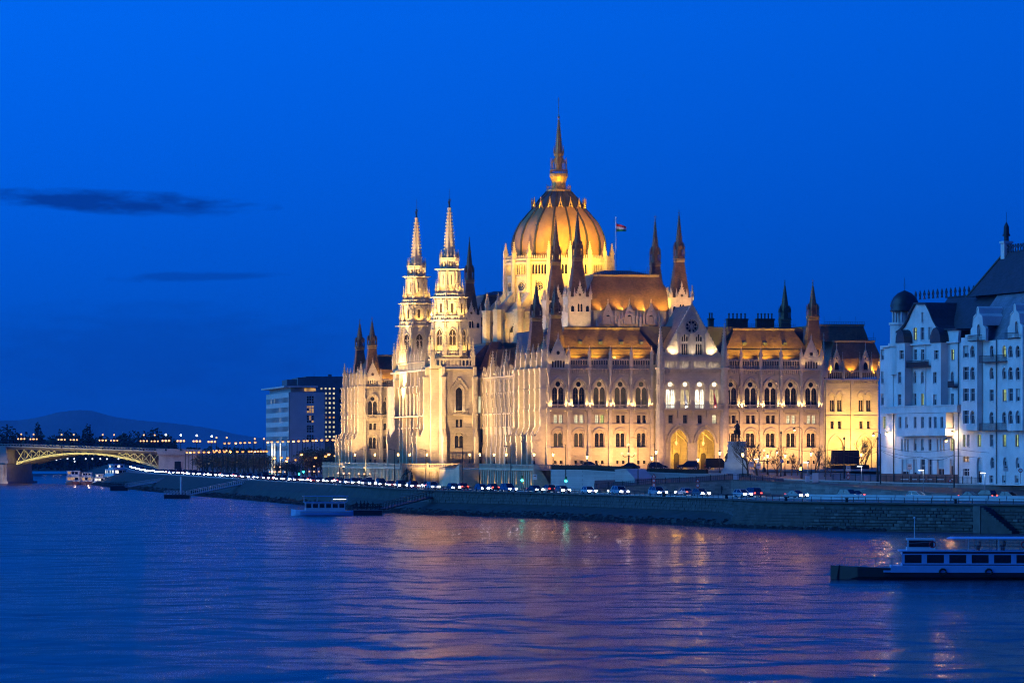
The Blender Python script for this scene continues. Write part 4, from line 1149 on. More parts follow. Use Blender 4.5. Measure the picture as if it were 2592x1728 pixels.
# shell, ribs and lantern
prof = [(11.5,51.3),(11.65,53),(11.7,55.5),(11.3,57.5),(10.45,59.5),(9.7,60.8),(8.7,62.0),(7.6,63.3),(6.4,64.5),(5.6,65.6),(4.9,66.6),(4.0,67.6),(3.1,68.6)]
dome = MB().lathe(DA,DB,prof[:9],64).obj('dome_shell','dome_shell', P, smooth=True)
MB().lathe(DA,DB,prof[8:],64).obj('dome_cap','roof_lead', dome, smooth=True)
for k in range(16):
    an = k*2*HALF + .047; c, s = math.sin(an), -math.cos(an)
    m = MB()
    for (r0,z0),(r1,z1) in zip(prof, prof[1:]):
        w0, w1 = .30*(.35+.65*r0/11.7), .30*(.35+.65*r1/11.7)
        q = lambda r,u,z: (DA+c*r-s*u, DB+s*r+c*u, z)
        m.hexa([q(r0-.1,-w0,z0),q(r0-.1,w0,z0),q(r0+.28,w0*.7,z0),q(r0+.28,-w0*.7,z0)],[q(r1-.1,-w1,z1),q(r1-.1,w1,z1),q(r1+.28,w1*.7,z1),q(r1+.28,-w1*.7,z1)])
    m.obj('dome_rib','dome_rib', dome)
    an2 = an + HALF; c, s = math.sin(an2), -math.cos(an2); r, z = 6.75, 64.3
    f_ = MB(); x, y = DA+c*r, DB+s*r
    for u in (-.5,.5): f_.bar((x-s*u,y+c*u,z),(x-s*u*.2,y+c*u*.2,z+1.5),.22)
    f_.bar((x-s*-.5,y+c*-.5,z+.4),(x-s*.5,y+c*.5,z+.4),.15); f_.fr(x,y,z+1.3,.3,z+2.1,.12,4); f_.fr(x,y,z+2.1,.26,z+2.3,.1,4); f_.fr(x,y,z+2.3,.12,z+2.8,.03,4)
    f_.obj('dormer_finial','gilded', dome)
la = MB()
la.lathe(DA,DB,[(3.0,68.4),(3.2,68.7),(3.1,69.1),(1.85,69.3),(1.75,71),(2.3,72.4),(2.3,73.0),(2.2,73.1)],16)
lo = part(la, 'lantern_base', 'gilded')
m = MB()
for i in range(32):
    an = i*math.pi/16; x,y = DA+3.0*math.cos(an), DB+3.0*math.sin(an); m.bar((x,y,69),(x,y,69.9),.09)
    if i % 4 == 0: m.fr(x,y,69.8,.13,70.4,.03,4)
m.lathe(DA,DB,[(2.95,69.75),(3.05,69.75),(3.05,69.85),(2.95,69.85)],16)
for i in range(24):
    an = i*math.pi/12; x,y = DA+2.15*math.cos(an), DB+2.15*math.sin(an); m.bar((x,y,73),(x,y,74),.12)
m.lathe(DA,DB,[(2.05,73.9),(2.25,73.9),(2.25,74.1),(2.05,74.1)],16)
m.obj('railing','spire_metal', lo)
m = MB()
for i in range(8):
    an = math.pi/8+i*math.pi/4; x,y = DA+1.95*math.cos(an), DB+1.95*math.sin(an)
    m.bar((x,y,74),(x,y,76.2),.2); m.fr(x,y,76.2,.16,77.2,.02,4)
    m.bar((x,y,75.6),(DA+1.0*math.cos(an),DB+1.0*math.sin(an),77.0),.16)
m.fr(DA,DB,74,.9,76,.85,8); m.fr(DA,DB,75.6,1.15,77.6,.95,8); m.fr(DA,DB,77.5,1.2,78.2,1.3,8); m.fr(DA,DB,78.2,1.0,79.5,.85,8)
for i in range(8):
    an = i*math.pi/4; x,y = DA+1.25*math.cos(an), DB+1.25*math.sin(an); m.fr(x,y,78.2,.17,80.2,.02,4)
m.obj('lantern','gilded', lo)
m = MB(); m.fr(DA,DB,79.4,.85,86.4,.14,8)
for k in range(14):
    z = 79.9+k*.46; r = .85-.71*(z-79.4)/7+.06
    for i in range(8):
        an = math.pi/8+i*math.pi/4; m.box(DA+r*math.cos(an)-.07,DA+r*math.cos(an)+.07,DB+r*math.sin(an)-.07,DB+r*math.sin(an)+.07,z-.08,z+.12)
m.fr(DA,DB,86.2,.3,86.5,.3,8); m.ball((DA,DB,87.2),.32,8,6); m.bar((DA,DB,86.4),(DA,DB,92.2),.1); m.ball((DA,DB,89.6),.14,6,4); m.box(DA-.3,DA+.3,DB-.03,DB+.03,91.4,91.5)
m.obj('spire','gilded', lo)
# dome and drum floods
for k in range(16):
    an = (k+.5)*2*HALF; c, s = math.sin(an), -math.cos(an)
    if s > .5: continue
    west = .55 + .75*max(0, -c)
    spot((DA+c*12.55, DB+s*12.55, 51.7), (DA+c*9.2, DB+s*9.2, 61.5), 160*west, 120, (1.0,.56,.05), blend=.7, parent=P)
    spot((DA+c*17.2, DB+s*17.2, 39.2), (DA+c*13.0, DB+s*13.0, 47.5), 750*west, 120, (1.0,.64,.14), blend=.7, parent=P)
    spot((DA+c*23.0, DB+s*23.0, 30.8), (DA+c*16.5, DB+s*16.5, 37), 2900*west, 100, (1.0,.62,.14), blend=.8, parent=P)
    spot((DA+c*14.6, DB+s*14.6, 47.6), (DA+c*13.2, DB+s*13.2, 53), 260*west, 110, (1.0,.70,.22), parent=P)
for p_, pw_ in (((33,101,47.2),110000),((14,104,31.5),190000),((-3,121,37.0),230000),((50,101,47.2),110000),((4,160,37),150000)):
    spot(p_, (DA, DB, 58.5), pw_*1.1, 42, (1.0,.56,.05), blend=.9, parent=P)
for k in range(6):
    an = -math.pi/2 + (k-2.5)*math.pi/4; c, s = math.cos(an), math.sin(an)
    spot((DA+c*2.85, DB+s*2.85, 69.4), (DA+c*1.2, DB+s*1.2, 78), 320, 70, GOLD, parent=P)

# ------------------------------------------------------------------ parliament: eastern risalit
EA0, EA1, EB = 95.0, 108.4, 115.4
em = MB()
axs = [EA0+1.6, EA0+3.5, EA0+9.0, EA0+10.95]
holes = [[(x+a, z) for x, z in round_arch(0,.62,13.6,17.0)] for a in axs] + [[(x+a, z) for x, z in rect(-.42,.42,9.4,11.3)] for a in axs]
holes += [pointed(EA0+2.6,1.85,-.5,4.9,6), pointed(EA0+9.9,1.85,-.5,4.9,6)]
em.plate(rect(EA0,EA1,-.6,21.6), holes, -EB-.7, -EB)
for a in axs: em.plate(arch_band(a,.8,1.05,17.1),[],-EB,-EB+.2)
for a in (EA0+2.6,EA0+9.9): em.plate(arch_band(a,1.85,2.2,4.9,True,7,z0=-.5),[],-EB,-EB+.25)
for z,h,d in ((9.0,.2,.2),(12.4,.2,.25),(19.2,.25,.15),(21.2,.4,.5)): em.box(EA0,EA1,EB-d,EB,z,z+h)
em.box((EA0+EA1)/2-.4,(EA0+EA1)/2+.4,EB-.5,EB,-.6,21.3)
for i in range(26): em.box(EA0+.3+.51*i-.1,EA0+.3+.51*i+.1,EB-.35,EB,20.5,21.2); 
for i in range(16): em.box(EA0+.4+.84*i,EA0+.8+.84*i,EB-.08,EB,18.6,18.9)
part(em, 'east_wall', 'stone')
W_E1 = window_meshes('e1', round_arch(0,.62,13.6,17.0), [rect(-.5,-.05,13.7,16.4), rect(.05,.5,13.7,16.4)], d=-.4)
W_E2 = window_meshes('e2', rect(-.42,.42,9.4,11.3), [rect(-.35,.35,9.47,11.23)], d=-.4)
for a in axs: put_window(W_E1,(a,EB,0)); put_window(W_E2,(a,EB,0))
for a in (EA0+2.6,EA0+9.9): part(MB().plate(pointed(a,1.85,-.5,4.9,6),[],-EB-3.0,-EB-2.9), 'archway_wall', 'stone')
for k in range(3): obj('arcade', ARCD, P, (EA0+2.24+4.45*k,EB,0))
for k in range(4): pinnacle(EA0+.2+4.4*k,EB,21.7,.55,4.4)
mansard(EA0+.4, EA1+2.4, EB+.6, EB+40, 22.4, 2.6, 31.0, curve=.2)
mansard(EA0-1.0, EA1-1.2, EB+4, EB+36, 31.0, 1.2, 35.0, curve=.1)
cresting(EA0+1, EA1-2, EB+5.2, 35.2, .8); cresting(EA0+9, EA1+.2, EB+3.2, 31.2, .8)
for a in (EA0+3.0, EA0+10.4):
    obj('gable_dormer', DORM, P, (a,EB+.9,23.2), 0, (.95,1,1.25)); part(MB().box(a-1,a+1,EB+1.0,EB+1.2,23.2,26), 'pane', 'glass_dark')
    for dx in (-1.5,1.5): pinnacle(a+dx,EB+.7,23.2,.4,5.2)
pinnacle(EA1+.8,EB+.8,23.0,.6,6.4); pinnacle(EA0-.6,EB-.2,22.0,.8,11.0)
for a, pwr in ((EA0+1,1500),(EA0+6.7,2200),(EA1-1,1800)): spot((a,EB+.2,23.0),(a,EB+2.4,28), pwr*1.6, 90, GOLD, parent=P)
for a in (EA0+2.5, EA0+10): spot((a, EB-16, .5),(a,EB,8), 40000, 70, (1.0,.60,.15), blend=.9, parent=P); point((a,EB+1.6,4.2), 200, (1,.5,.08), .4, P)

# ------------------------------------------------------------------ river floods (stand on the promenade wall, aimed at the stone)
RIV = (1.0, .64, .26)
for b in (-2, 12, 26): spot((-21, b, 1.5), (0, b+3, 14), 85536, 62, RIV, blend=.8, parent=P)
for b in (60, 85, 108): spot((-21, b, 1.5), (6, b+6, 15), 85536, 62, RIV, blend=.8, parent=P)
for b in (125, 142, 160): spot((-27, b, 1.5), (-4, b, 16), 95256, 62, RIV, blend=.8, parent=P)
for b in (185, 215, 240): spot((-21, b, 1.5), (5, b+8, 15), 90396, 62, RIV, blend=.8, parent=P)
for b in (262, 278): spot((-19, b, 1.5), (2.6, b, 14), 80676, 62, RIV, blend=.8, parent=P)
spot((-14, 84, -2.0), (3.0, 115, 14), 60000, 60, RIV, blend=.9, parent=P)        # south side of the tower base
spot((-10, 226, -2.0), (6.5, 255, 13), 52000, 60, RIV, blend=.9, parent=P)       # south side of the north pavilion
spot((14, 86, 31.0), (TA, TB1, 40), 16000, 50, (1.0,.74,.36), parent=P)
for tb_ in (TB1, TB2):
    spot((-24, tb_-20, -3), (TA, tb_, 47), 150000, 44, (1.0,.66,.22), blend=.8, parent=P); spot((-12, tb_-24, 1), (TA, tb_, 55), 560000, 24, (1.0,.68,.26), blend=.8, parent=P)
# ------------------------------------------------------------------ river
def water_material():
    m = principled('water', (0.001, 0.008, 0.040), 0.15, spec=0.32)
    t = m.node_tree; b = t.nodes['Principled BSDF']; b.inputs['IOR'].default_value = 1.33
    geo = t.nodes.new('ShaderNodeNewGeometry')
    def nz(scale, detail, vec):
        mp_ = t.nodes.new('ShaderNodeMapping'); mp_.inputs['Scale'].default_value = vec
        t.links.new(geo.outputs['Position'], mp_.inputs[0])
        n = t.nodes.new('ShaderNodeTexNoise'); n.inputs['Scale'].default_value = scale; n.inputs['Detail'].default_value = detail
        n.inputs['Roughness'].default_value = 0.5; n.inputs['Distortion'].default_value = 0.3
        t.links.new(mp_.outputs[0], n.inputs['Vector']); return n.outputs[0]
    pr = nz(0.012, 3.0, (1.0, 0.7, 1.0)); rr_ = t.nodes.new('ShaderNodeMapRange'); rr_.inputs[1].default_value = 0.35; rr_.inputs[2].default_value = 0.65; rr_.inputs[3].default_value = 0.14; rr_.inputs[4].default_value = 0.22
    t.links.new(pr, rr_.inputs[0]); t.links.new(rr_.outputs[0], b.inputs['Roughness'])
    b1 = t.nodes.new('ShaderNodeBump'); b1.inputs['Strength'].default_value = 1.0; b1.inputs['Distance'].default_value = WAVE1
    b2 = t.nodes.new('ShaderNodeBump'); b2.inputs['Strength'].default_value = 1.0; b2.inputs['Distance'].default_value = WAVE2
    t.links.new(nz(0.085, 1.6, (2.0, 1.0, 1.0)), b1.inputs['Height'])
    t.links.new(nz(0.028, 1.5, (1.6, 1.0, 1.0)), b2.inputs['Height'])
    t.links.new(b1.outputs[0], b2.inputs['Normal']); t.links.new(b2.outputs[0], b.inputs['Normal'])
    # silty river body under a soft, wave-averaged reflection
    gl = t.nodes.new('ShaderNodeBsdfGlossy'); gl.inputs['Color'].default_value = (0.66, 0.53, 0.48, 1)
    df = t.nodes.new('ShaderNodeBsdfDiffuse'); df.inputs['Color'].default_value = (0.001, 0.010, 0.05, 1)
    fn = t.nodes.new('ShaderNodeFresnel'); fn.inputs['IOR'].default_value = 1.33
    ms = t.nodes.new('ShaderNodeMixShader')
    t.links.new(rr_.outputs[0], gl.inputs['Roughness']); t.links.new(b2.outputs[0], gl.inputs['Normal']); t.links.new(b2.outputs[0], fn.inputs['Normal'])
    t.links.new(fn.outputs[0], ms.inputs[0]); t.links.new(df.outputs[0], ms.inputs[1]); t.links.new(gl.outputs[0], ms.inputs[2])
    t.links.new(ms.outputs[0], t.nodes['Material Output'].inputs['Surface']); t.nodes.remove(b)
WAVE1, WAVE2 = 0.80, 1.3
water_material()
kind(MB().add([(-3500,-300,0),(3500,-300,0),(3500,2760,0),(-3500,2760,0)],[(0,1,2,3)]).obj('river','water'), 'structure')

# ------------------------------------------------------------------ river bank and quay
SHORE = [(150,585),(80,676),(46,720),(24.9,773),(.3,856),(-24.6,914),(-45,1029),(-56,1090),(-77,1208),(-97,1313),(-120,1450),(-150,1630),(-180,1850),(-225,2300),(-300,3000)]
ROAD = [(165,660,4.4),(94,740,4.4),(58,775,4.4),(35,812,4.5),(10,870,4.6),(-15,932,4.8),(-34,1035,5.0),(-44,1100,5.0),(-62,1210,5.0),(-80,1330,5.0),(-102,1465,5.1),(-128,1640,5.1),(-155,1860,5.2),(-200,2300,5.5),(-270,3000,6.0)]
BW = [2.2,2.2,2.6,8.5,7.5,7.0,5.0,6.0,8,10,11,13,14,15,15]
def catmull(pts, n=6):
    out = []
    P_ = [Vector(p) for p in pts]
    for i in range(len(P_)-1):
        p0, p1, p2, p3 = P_[max(i-1,0)], P_[i], P_[i+1], P_[min(i+2,len(P_)-1)]
        for k in range(n):
            t = k/n
            out.append(.5*((2*p1)+(-p0+p2)*t+(2*p0-5*p1+4*p2-p3)*t*t+(-p0+3*p1-3*p2+p3)*t**3))
    out.append(P_[-1]); return out
NS = 8
SH = catmull([(x,y,0) for x,y in SHORE], NS); RD = catmull(ROAD, NS)
BWs = [p.x for p in catmull([(b,0,0) for b in BW], NS)]
def normals(path):
    out = []
    for i in range(len(path)):
        d = path[min(i+1,len(path)-1)] - path[max(i-1,0)]; d.z = 0; d.normalize()
        out.append(Vector((d.y, -d.x, 0)))        # to the right of travel = inland
    return out
SN, RN = normals(SH), normals(RD)
RHW = 5.2
rng = random.Random(5)
def strip(name, rows, mat, k='structure'):
    n = len(rows[0]); vs = [p for r in rows for p in r]; fs = []
    for j in range(len(rows)-1):
        for i in range(n-1): fs.append((j*n+i, j*n+i+1, (j+1)*n+i+1, (j+1)*n+i))
    return kind(MB().add(vs, fs).obj(name, mat), k)
def smooth01(t): t = max(0, min(1, t)); return t*t*(3-2*t)
foot, toe, mid, top0, edge = [], [], [], [], []
for i, (p, n, w) in enumerate(zip(SH, SN, BWs)):
    u = i/NS                                   # node parameter
    wallness = 1 - smooth01((u-2.0)/.8)        # vertical wall on the right
    slope = smooth01((u-5.2)/1.2)              # plain sloped bank on the left
    zq = RD[i].z - .05
    foot.append(p + Vector((0,0,-.8)))
    tw_ = 1.6*(1-wallness)+.15
    toe.append(p + n*tw_ + Vector((0,0,.9*(1-wallness)-.3*wallness)))
    mw = w*(.92*(1-slope)+.5*slope)*(1-wallness)+.45*wallness
    mid.append(p + n*mw + Vector((0,0,(2.3*(1-slope)+zq*.55*slope)*(1-wallness)+.1*wallness)))
    top0.append(p + n*w + Vector((0,0,zq)))
    edge.append(RD[i] - RN[i]*RHW + Vector((0,0,-.03)))
strip('river_bank', [foot, toe, mid, top0], 'bank_stone')
strip('quay_pavement', [top0, edge], 'paving')
strip('quay_road', [[p - n*RHW for p, n in zip(RD, RN)], [p + n*RHW for p, n in zip(RD, RN)]], 'asphalt')
# lane line dashes (near part)
dash = MB()
for i in range(4, 9*NS, 1):
    p, q = RD[i], RD[i+1]; d = q - p
    for k in range(max(int(d.length/9), 1)):
        a = p + d*(k/max(int(d.length/9),1)); b_ = a + d.normalized()*3; n = RN[i]*.08
        dash.add([a-n+Vector((0,0,.012)),a+n+Vector((0,0,.012)),b_+n+Vector((0,0,.012)),b_-n+Vector((0,0,.012))],[(0,1,2,3)])
kind(dash.obj('lane_marking','road_paint'), 'structure')
kerbL = MB()
for sg in (-1, 1):
    for i in range(len(RD)-1):
        a = RD[i]+RN[i]*sg*(RHW+.12); b_ = RD[i+1]+RN[i+1]*sg*(RHW+.12)
        kerbL.bar(a+Vector((0,0,.04)), b_+Vector((0,0,.04)), .24, .2)
kind(kerbL.obj('kerb','pale_stone'), 'structure')
# inland ground sheet, reaching the horizon
inl = [p + n*(RHW+.2) + Vector((0,0,-.06)) for p, n in zip(RD, RN)]
far = [Vector((3500, p.y if i else -300, 4.2)) for i, p in enumerate(inl)]
strip('ground', [inl, far], 'soil')
kind(MB().add([(-270,3000,4.0),(3500,3000,4.0),(3500,26000,4.0),(-6000,26000,4.0),(-6000,2700,2.0),(-275,2700,2.0)],[(0,1,2,3,4,5)]).obj('far_bank','soil'), 'structure')

# riprap: one mass of tumbled stones
rr = MB(); rng = random.Random(3)
base_rock = []
for i in range(2*NS-4, 12*NS):
    p, q, n = SH[i], SH[i+1], SN[i]; L = (q-p).length
    dens = 5 if i < 6*NS else 1.6
    u = i/NS
    for k in range(int(L*dens)):
        w = rng.random()**1.4*(2.7 if u > 2.4 else .8)
        c = p + (q-p)*rng.random() + n*(w-.3) + Vector((0,0,.02+w*.36+rng.uniform(-.1,.12)))
        s = rng.uniform(.16,.45)*(1 if i < 6*NS else 1.7)
        vs = [c+Vector((rng.uniform(.7,1.3)*s*dx, rng.uniform(.7,1.3)*s*dy, rng.uniform(.5,1.0)*s*dz)) for dx,dy,dz in ((-1,-1,-.8),(1,-1,-.8),(1,1,-.8),(-1,1,-.8),(-.7,-.7,.8),(.7,-.7,.8),(.7,.7,.8),(-.7,.7,.8))]
        rr.hexa(vs[:4], vs[4:])
tag(kind(rr.obj('riprap','rock'), 'stuff'), 'tumbled dark rocks along the water line', 'rocks')

# quay wall of coursed stone blocks
QW = thing('quay_wall', 'long dark quay wall of coursed stone blocks above the water at right', 'wall', (46,720,0))
off = Vector((46,720,0))
def along(i0, i1, path, step):
    """points every step metres along the path between node indices"""
    pts = [path[i] for i in range(i0, i1+1)]; out = []; carry = 0
    for a, b_ in zip(pts, pts[1:]):
        L = (b_-a).length; t = carry
        while t < L: out.append((a+(b_-a)*(t/L), (b_-a).normalized())); t += step
        carry = t - L
    return out
cands = []
ROWH = .52
def wall_rows(i0, i1, zlow, ztop, setback):
    rows = int((ztop-zlow)/ROWH)
    for r in range(rows):
        x = 0
        for p, d in along(i0, i1, SH, 1.25):
            jit = (.6 if r % 2 else 0)
            n = Vector((d.y,-d.x,0)); sb = setback(p) + .06*r
            o = p + d*jit + n*sb
            cands.append((o, d, n, zlow + r*ROWH, rng.uniform(.95,1.22)))
wall_rows(NS//2, 2*NS+3, -.35, 4.05, lambda p: .35)
ST_MESH = [MB().add([(-.6,-.0,.02),(.6,0,.02),(.6,0,.5),(-.6,0,.5),(-.54,-.14,.07),(.54,-.12,.06),(.55,-.15,.45),(-.53,-.12,.46)],
           [(0,1,5,4),(1,2,6,5),(2,3,7,6),(3,0,4,7),(4,5,6,7)]).mesh('stone', m_) for m_ in ('quay_stone','quay_stone_light','quay_stone_dark')]
rest = MB()
cands.sort(key=lambda c: (c[0].x/c[0].y > .128, c[0].y))
kept = 0
for o, d, n, z, w in cands:
    vis = .045 < o.x/o.y < .121
    yaw = math.atan2(d.y, d.x)
    if vis and kept < 290 and z > .1:
        q = rng.random(); me = ST_MESH[1 if q > .88 else 2 if q < .3 else 0]
        s = obj('stone', me, QW, o - off + Vector((0,0,z)), yaw+math.pi, (w,rng.uniform(.7,1.5),1)); kept += 1
    else:
        hw = .6*w; e = n*-.12
        b4 = [o-d*hw+Vector((0,0,z+.03)), o+d*hw+Vector((0,0,z+.03)), o+d*hw+Vector((0,0,z+.5)), o-d*hw+Vector((0,0,z+.5))]
        rest.add([p-off for p in b4]+[p+e*rng.uniform(.6,1.3)-off for p in b4], [(0,1,5,4),(1,2,6,5),(2,3,7,6),(3,0,4,7),(4,5,6,7)])
# upper wall courses further left, above the sloped apron
for i in range(2*NS+3, 5*NS+2):
    p, q, n = mid[i], mid[i+1], SN[i]; t0, t1 = top0[i], top0[i+1]
    L = (q-p).length; k = max(int(L/1.1), 1)
    for r in range(4):
        for j in range(k):
            a, b_ = (j+.04+(.4 if r%2 else 0))/k, (j+.96+(.4 if r%2 else 0))/k
            lo, hi = (r+.06)/4, (r+.94)/4
            pa = [p+(q-p)*a+((t0-p)*lo), p+(q-p)*b_+((t1-q)*lo), p+(q-p)*b_+((t1-q)*hi), p+(q-p)*a+((t0-p)*hi)]
            e = n*-rng.uniform(.05,.16)
            rest.add([v-off for v in pa]+[v+e-off for v in pa], [(0,1,5,4),(1,2,6,5),(2,3,7,6),(3,0,4,7),(4,5,6,7)])
kind(rest.obj('stone','quay_stone', QW), 'stuff')
cope = MB()
for i in range(NS//2, 6*NS):
    cope.bar(top0[i]-off+Vector((0,0,.08))-SN[i]*.1, top0[i+1]-off+Vector((0,0,.08))-SN[i+1]*.1, .9, .24)
cope.obj('coping','quay_stone', QW)
# buttress block and diagonal stair slab at the far right
bu = MB(); q = at(2518, 1350, 0.1) 
i = NS + 1
p = SH[i]; d = (SH[i+1]-SH[i]).normalized(); n = SN[i]
for s0, s1, dd, zt_ in ((-.8,.8,1.2,4.2),):
    pts = [p+d*s0-n*dd, p+d*s1-n*dd, p+d*s1+n*.4, p+d*s0+n*.4]
    bu.hexa([v-off+Vector((0,0,-.6)) for v in pts], [v-off+Vector((0,0,zt_)) for v in pts])
bu.obj('pilaster','quay_stone_light', QW)
st = MB()
for k in range(12):
    a = p - d*(1.2+.55*k); pts = [a-d*.55-n*1.4, a-n*1.4, a+n*.3, a-d*.55+n*.3]
    st.hexa([v-off+Vector((0,0,-.6)) for v in pts], [v-off+Vector((0,0,4.0-.32*k)) for v in pts])
st.obj('quay_stair','quay_stone', QW)

# railing along the quay edge
RA = thing('quay_railing', 'low dark metal railing along the edge of the lower quay', 'railing', (0,850,4.5)); ro = Vector((0,850,4.5))
m = MB()
for i in range(NS, 9*NS):
    a, b_ = top0[i]+SN[i]*.9, top0[i+1]+SN[i+1]*.9
    for h in (.5, 1.0): m.bar(a-ro+Vector((0,0,h)), b_-ro+Vector((0,0,h)), .07)
m.obj('rail','iron', RA)
m = MB()
for p, d in along(NS, 9*NS, [t+n*.9 for t, n in zip(top0, SN)], 3.0): m.bar(p-ro, p-ro+Vector((0,0,1.05)), .1)
kind(m.obj('post','iron', RA), 'stuff')
# concrete traffic barrier on the right
BR = thing('traffic_barrier', 'row of pale concrete traffic barriers between quay edge and cars at right', 'barrier', (60,740,4.4)); bo = Vector((60,740,4.4))
pts = [RD[i] - RN[i]*(RHW+.7) for i in range(NS//2, 2*NS+1)]
for p, d in along(0, len(pts)-1, pts, 4.0):
    b_ = p + d*3.85; n = Vector((d.y,-d.x,0))
    lo = [p-n*.35,b_-n*.35,b_+n*.35,p+n*.35]; hi = [p-n*.12,b_-n*.12,b_+n*.12,p+n*.12]
    MB().hexa([v-bo+Vector((0,0,.01)) for v in lo],[v-bo+Vector((0,0,.85)) for v in hi]).obj('barrier_block','concrete_pale', BR)

# ------------------------------------------------------------------ plaza, ramps and retaining walls in front of the parliament
def pl(a, b, z): return pw(a, b, z)
kind(MB().add([pl(-5,0.5,-.2),pl(140,.5,-.2),pl(140,-30,-.5),pl(30,-30,-.5),pl(-5,-22,-.35)],[(0,1,2,3,4)]).obj('plaza','paving'), 'structure')
kind(MB().add([pl(66,300,-.25),pl(66,.4,-.25),pl(160,.4,-.25),pl(160,300,-.25)],[(0,1,2,3)]).obj('square_paving','paving'), 'structure')
def wall_line(name, label, pts, th, mat, zb=4.2, cap=None, cat='wall'):
    """pts: (px x, px y of the top, depth)"""
    W = [at(*p) for p in pts]; o = Vector((W[0].x, W[0].y, zb))
    t = thing(name, label, cat, o); m = MB(); c = MB()
    for a, b_ in zip(W, W[1:]):
        d = (b_-a); d.z = 0; d.normalize(); n = Vector((-d.y, d.x, 0))*th
        A, B = Vector((a.x,a.y,zb)), Vector((b_.x,b_.y,zb))
        m.hexa([A-o,B-o,B+n-o,A+n-o],[a-o,b_-o,b_+n-o,a+n-o])
        e = n.normalized()*-.12; u = Vector((0,0,.18))
        c.hexa([a+e-o+Vector((0,0,.002)),b_+e-o+Vector((0,0,.002)),b_+n-e-o+Vector((0,0,.002)),a+n-e-o+Vector((0,0,.002))],[a+e-o+u,b_+e-o+u,b_+n-e-o+u,a+n-e-o+u])
    m.obj('wall_face', mat, t); c.obj('coping', cap or 'pale_stone', t)
    return t, W
courses('wall_pale', (0.42,0.42,0.41), (1.1,.45), amount=.08, mortar=.75, noise=.15)
courses('wall_grey', (0.20,0.19,0.18), (.8,.4), amount=.25, mortar=.6, noise=.3)
wall_line('retaining_wall', 'pale limestone retaining wall left of the blocked stair, below the dark hedge', [(1394,1190,917),(1480,1191,909),(1562,1196,902)], 1.0, 'wall_pale')
wall_line('retaining_wall', 'short pale stone stair block with a small dark barred opening', [(1557,1190,894),(1585,1188,892),(1607,1212,890)], 5.0, 'wall_pale')
wall_line('retaining_wall', 'pale limestone retaining wall in front of the two golden arches', [(1632,1196,898),(1740,1200,893),(1838,1200,890)], 1.0, 'wall_pale')
wall_line('retaining_wall', 'long grey stone ramp wall rising behind the quay road and falling to the right', [(1505,1240,874),(1650,1227,870),(1850,1216,864),(2030,1223,852),(2250,1241,822),(2592,1262,784),(2800,1268,765)], .8, 'wall_grey', cap='quay_stone_light')
wall_line('retaining_wall', 'low grey plinth wall under the iron fence of the white houses', [(1985,1214,884),(2250,1222,848),(2600,1229,806),(2760,1233,790)], .6, 'wall_grey', zb=5.0)
stt = thing('plaza_stair', 'broad stone stair between the pale retaining walls', 'stair', at(1600,1215,900))
for k in range(14):
    MB().box(-1,4,-.36*k-.36,-.36*k+.01,-6,2.2-.3*k).obj('step','paving', stt)
rp_f = [at(x, y-.5, Y+1) for x, y, Y in ((1505,1240,874),(1650,1227,870),(1850,1216,864),(2030,1223,852),(2250,1241,822),(2592,1262,784),(2800,1268,765))]
rp_b = [at(1505,1215,899),at(1650,1212,897),at(1850,1202,889),at(1990,1218,882),at(2250,1229,846),at(2600,1240,803),at(2760,1243,786)]
strip('ramp_road', [rp_f, rp_b], 'asphalt')
up_f = [at(1640,1196,899),at(1850,1199,890),at(1990,1212,885),at(2250,1221,849.5),at(2600,1229,807.5),at(2760,1233,792)]
up_b = [Vector((p.x+30, p.y+60, 7.4 if i > 2 else 8.6)) for i, p in enumerate(up_f)]
strip('upper_street', [up_f, up_b], 'paving')
# iron fences
def fence(name, label, pts, h, gap=.45, mat='iron', post=3.0):
    W = [at(*p) for p in pts]; o = W[0].copy(); t = thing(name, label, 'fence', o)
    r = MB(); b = MB(); ps = MB()
    for a, c in zip(W, W[1:]):
        for z in (.15, h*.92): r.bar(a-o+Vector((0,0,z)), c-o+Vector((0,0,z)), .06)
    for p, d in along(0, len(W)-1, W, gap): b.bar(p-o, p-o+Vector((0,0,h)), .045)
    for p, d in along(0, len(W)-1, W, post): ps.bar(p-o, p-o+Vector((0,0,h*1.12)), .12)
    r.obj('rail', mat, t); kind(b.obj('bar', mat, t), 'stuff'); kind(ps.obj('post', mat, t), 'stuff')
    return t
fence('iron_fence', 'iron railing on the plinth wall in front of the white houses', [(2090,1215,871),(2250,1221,848.3),(2600,1228,806.3)], 1.35)
fence('iron_fence', 'dark iron railing climbing the ramp wall below the pale stair block', [(1505,1239,874.4),(1650,1226,870.4),(1755,1221,867.4)], 1.2)
fence('iron_fence', 'iron railing on the ramp wall left of the bronze rider statue', [(1762,1220.5,867),(1850,1215,864.4),(1975,1220,857)], 1.2)
def hedge(label, pts, h):
    W = [at(*p) for p in pts]; o = W[0].copy(); t = thing('hedge', label, 'hedge', o); rg = random.Random(8)
    m = MB()
    for a, c in zip(W, W[1:]):
        d = (c-a); L = d.length; n = Vector((-d.y,d.x,0)).normalized()
        m.bar(a-o+Vector((0,0,h*.45))+n*.6, c-o+Vector((0,0,h*.45))+n*.6, .9, h*.9)
        for k in range(int(L*26)):
            p = a + d*rg.random() + n*rg.uniform(0,1.2) + Vector((0,0,rg.uniform(.1,h)))
            s = .13; v = Vector((rg.uniform(-1,1),rg.uniform(-1,1),rg.uniform(-1,1))).normalized()*s; w = v.cross(Vector((0,.3,1))).normalized()*s
            m.add([p-o-v,p-o+w,p-o+v,p-o-w],[(0,1,2,3)])
    m.obj('leaves','hedge', t); return t
hedge('long dark clipped hedge on the pale wall in front of the lit left wing', [(1394,1189,918.5),(1480,1190,910.5),(1600,1193,900)], 1.15)
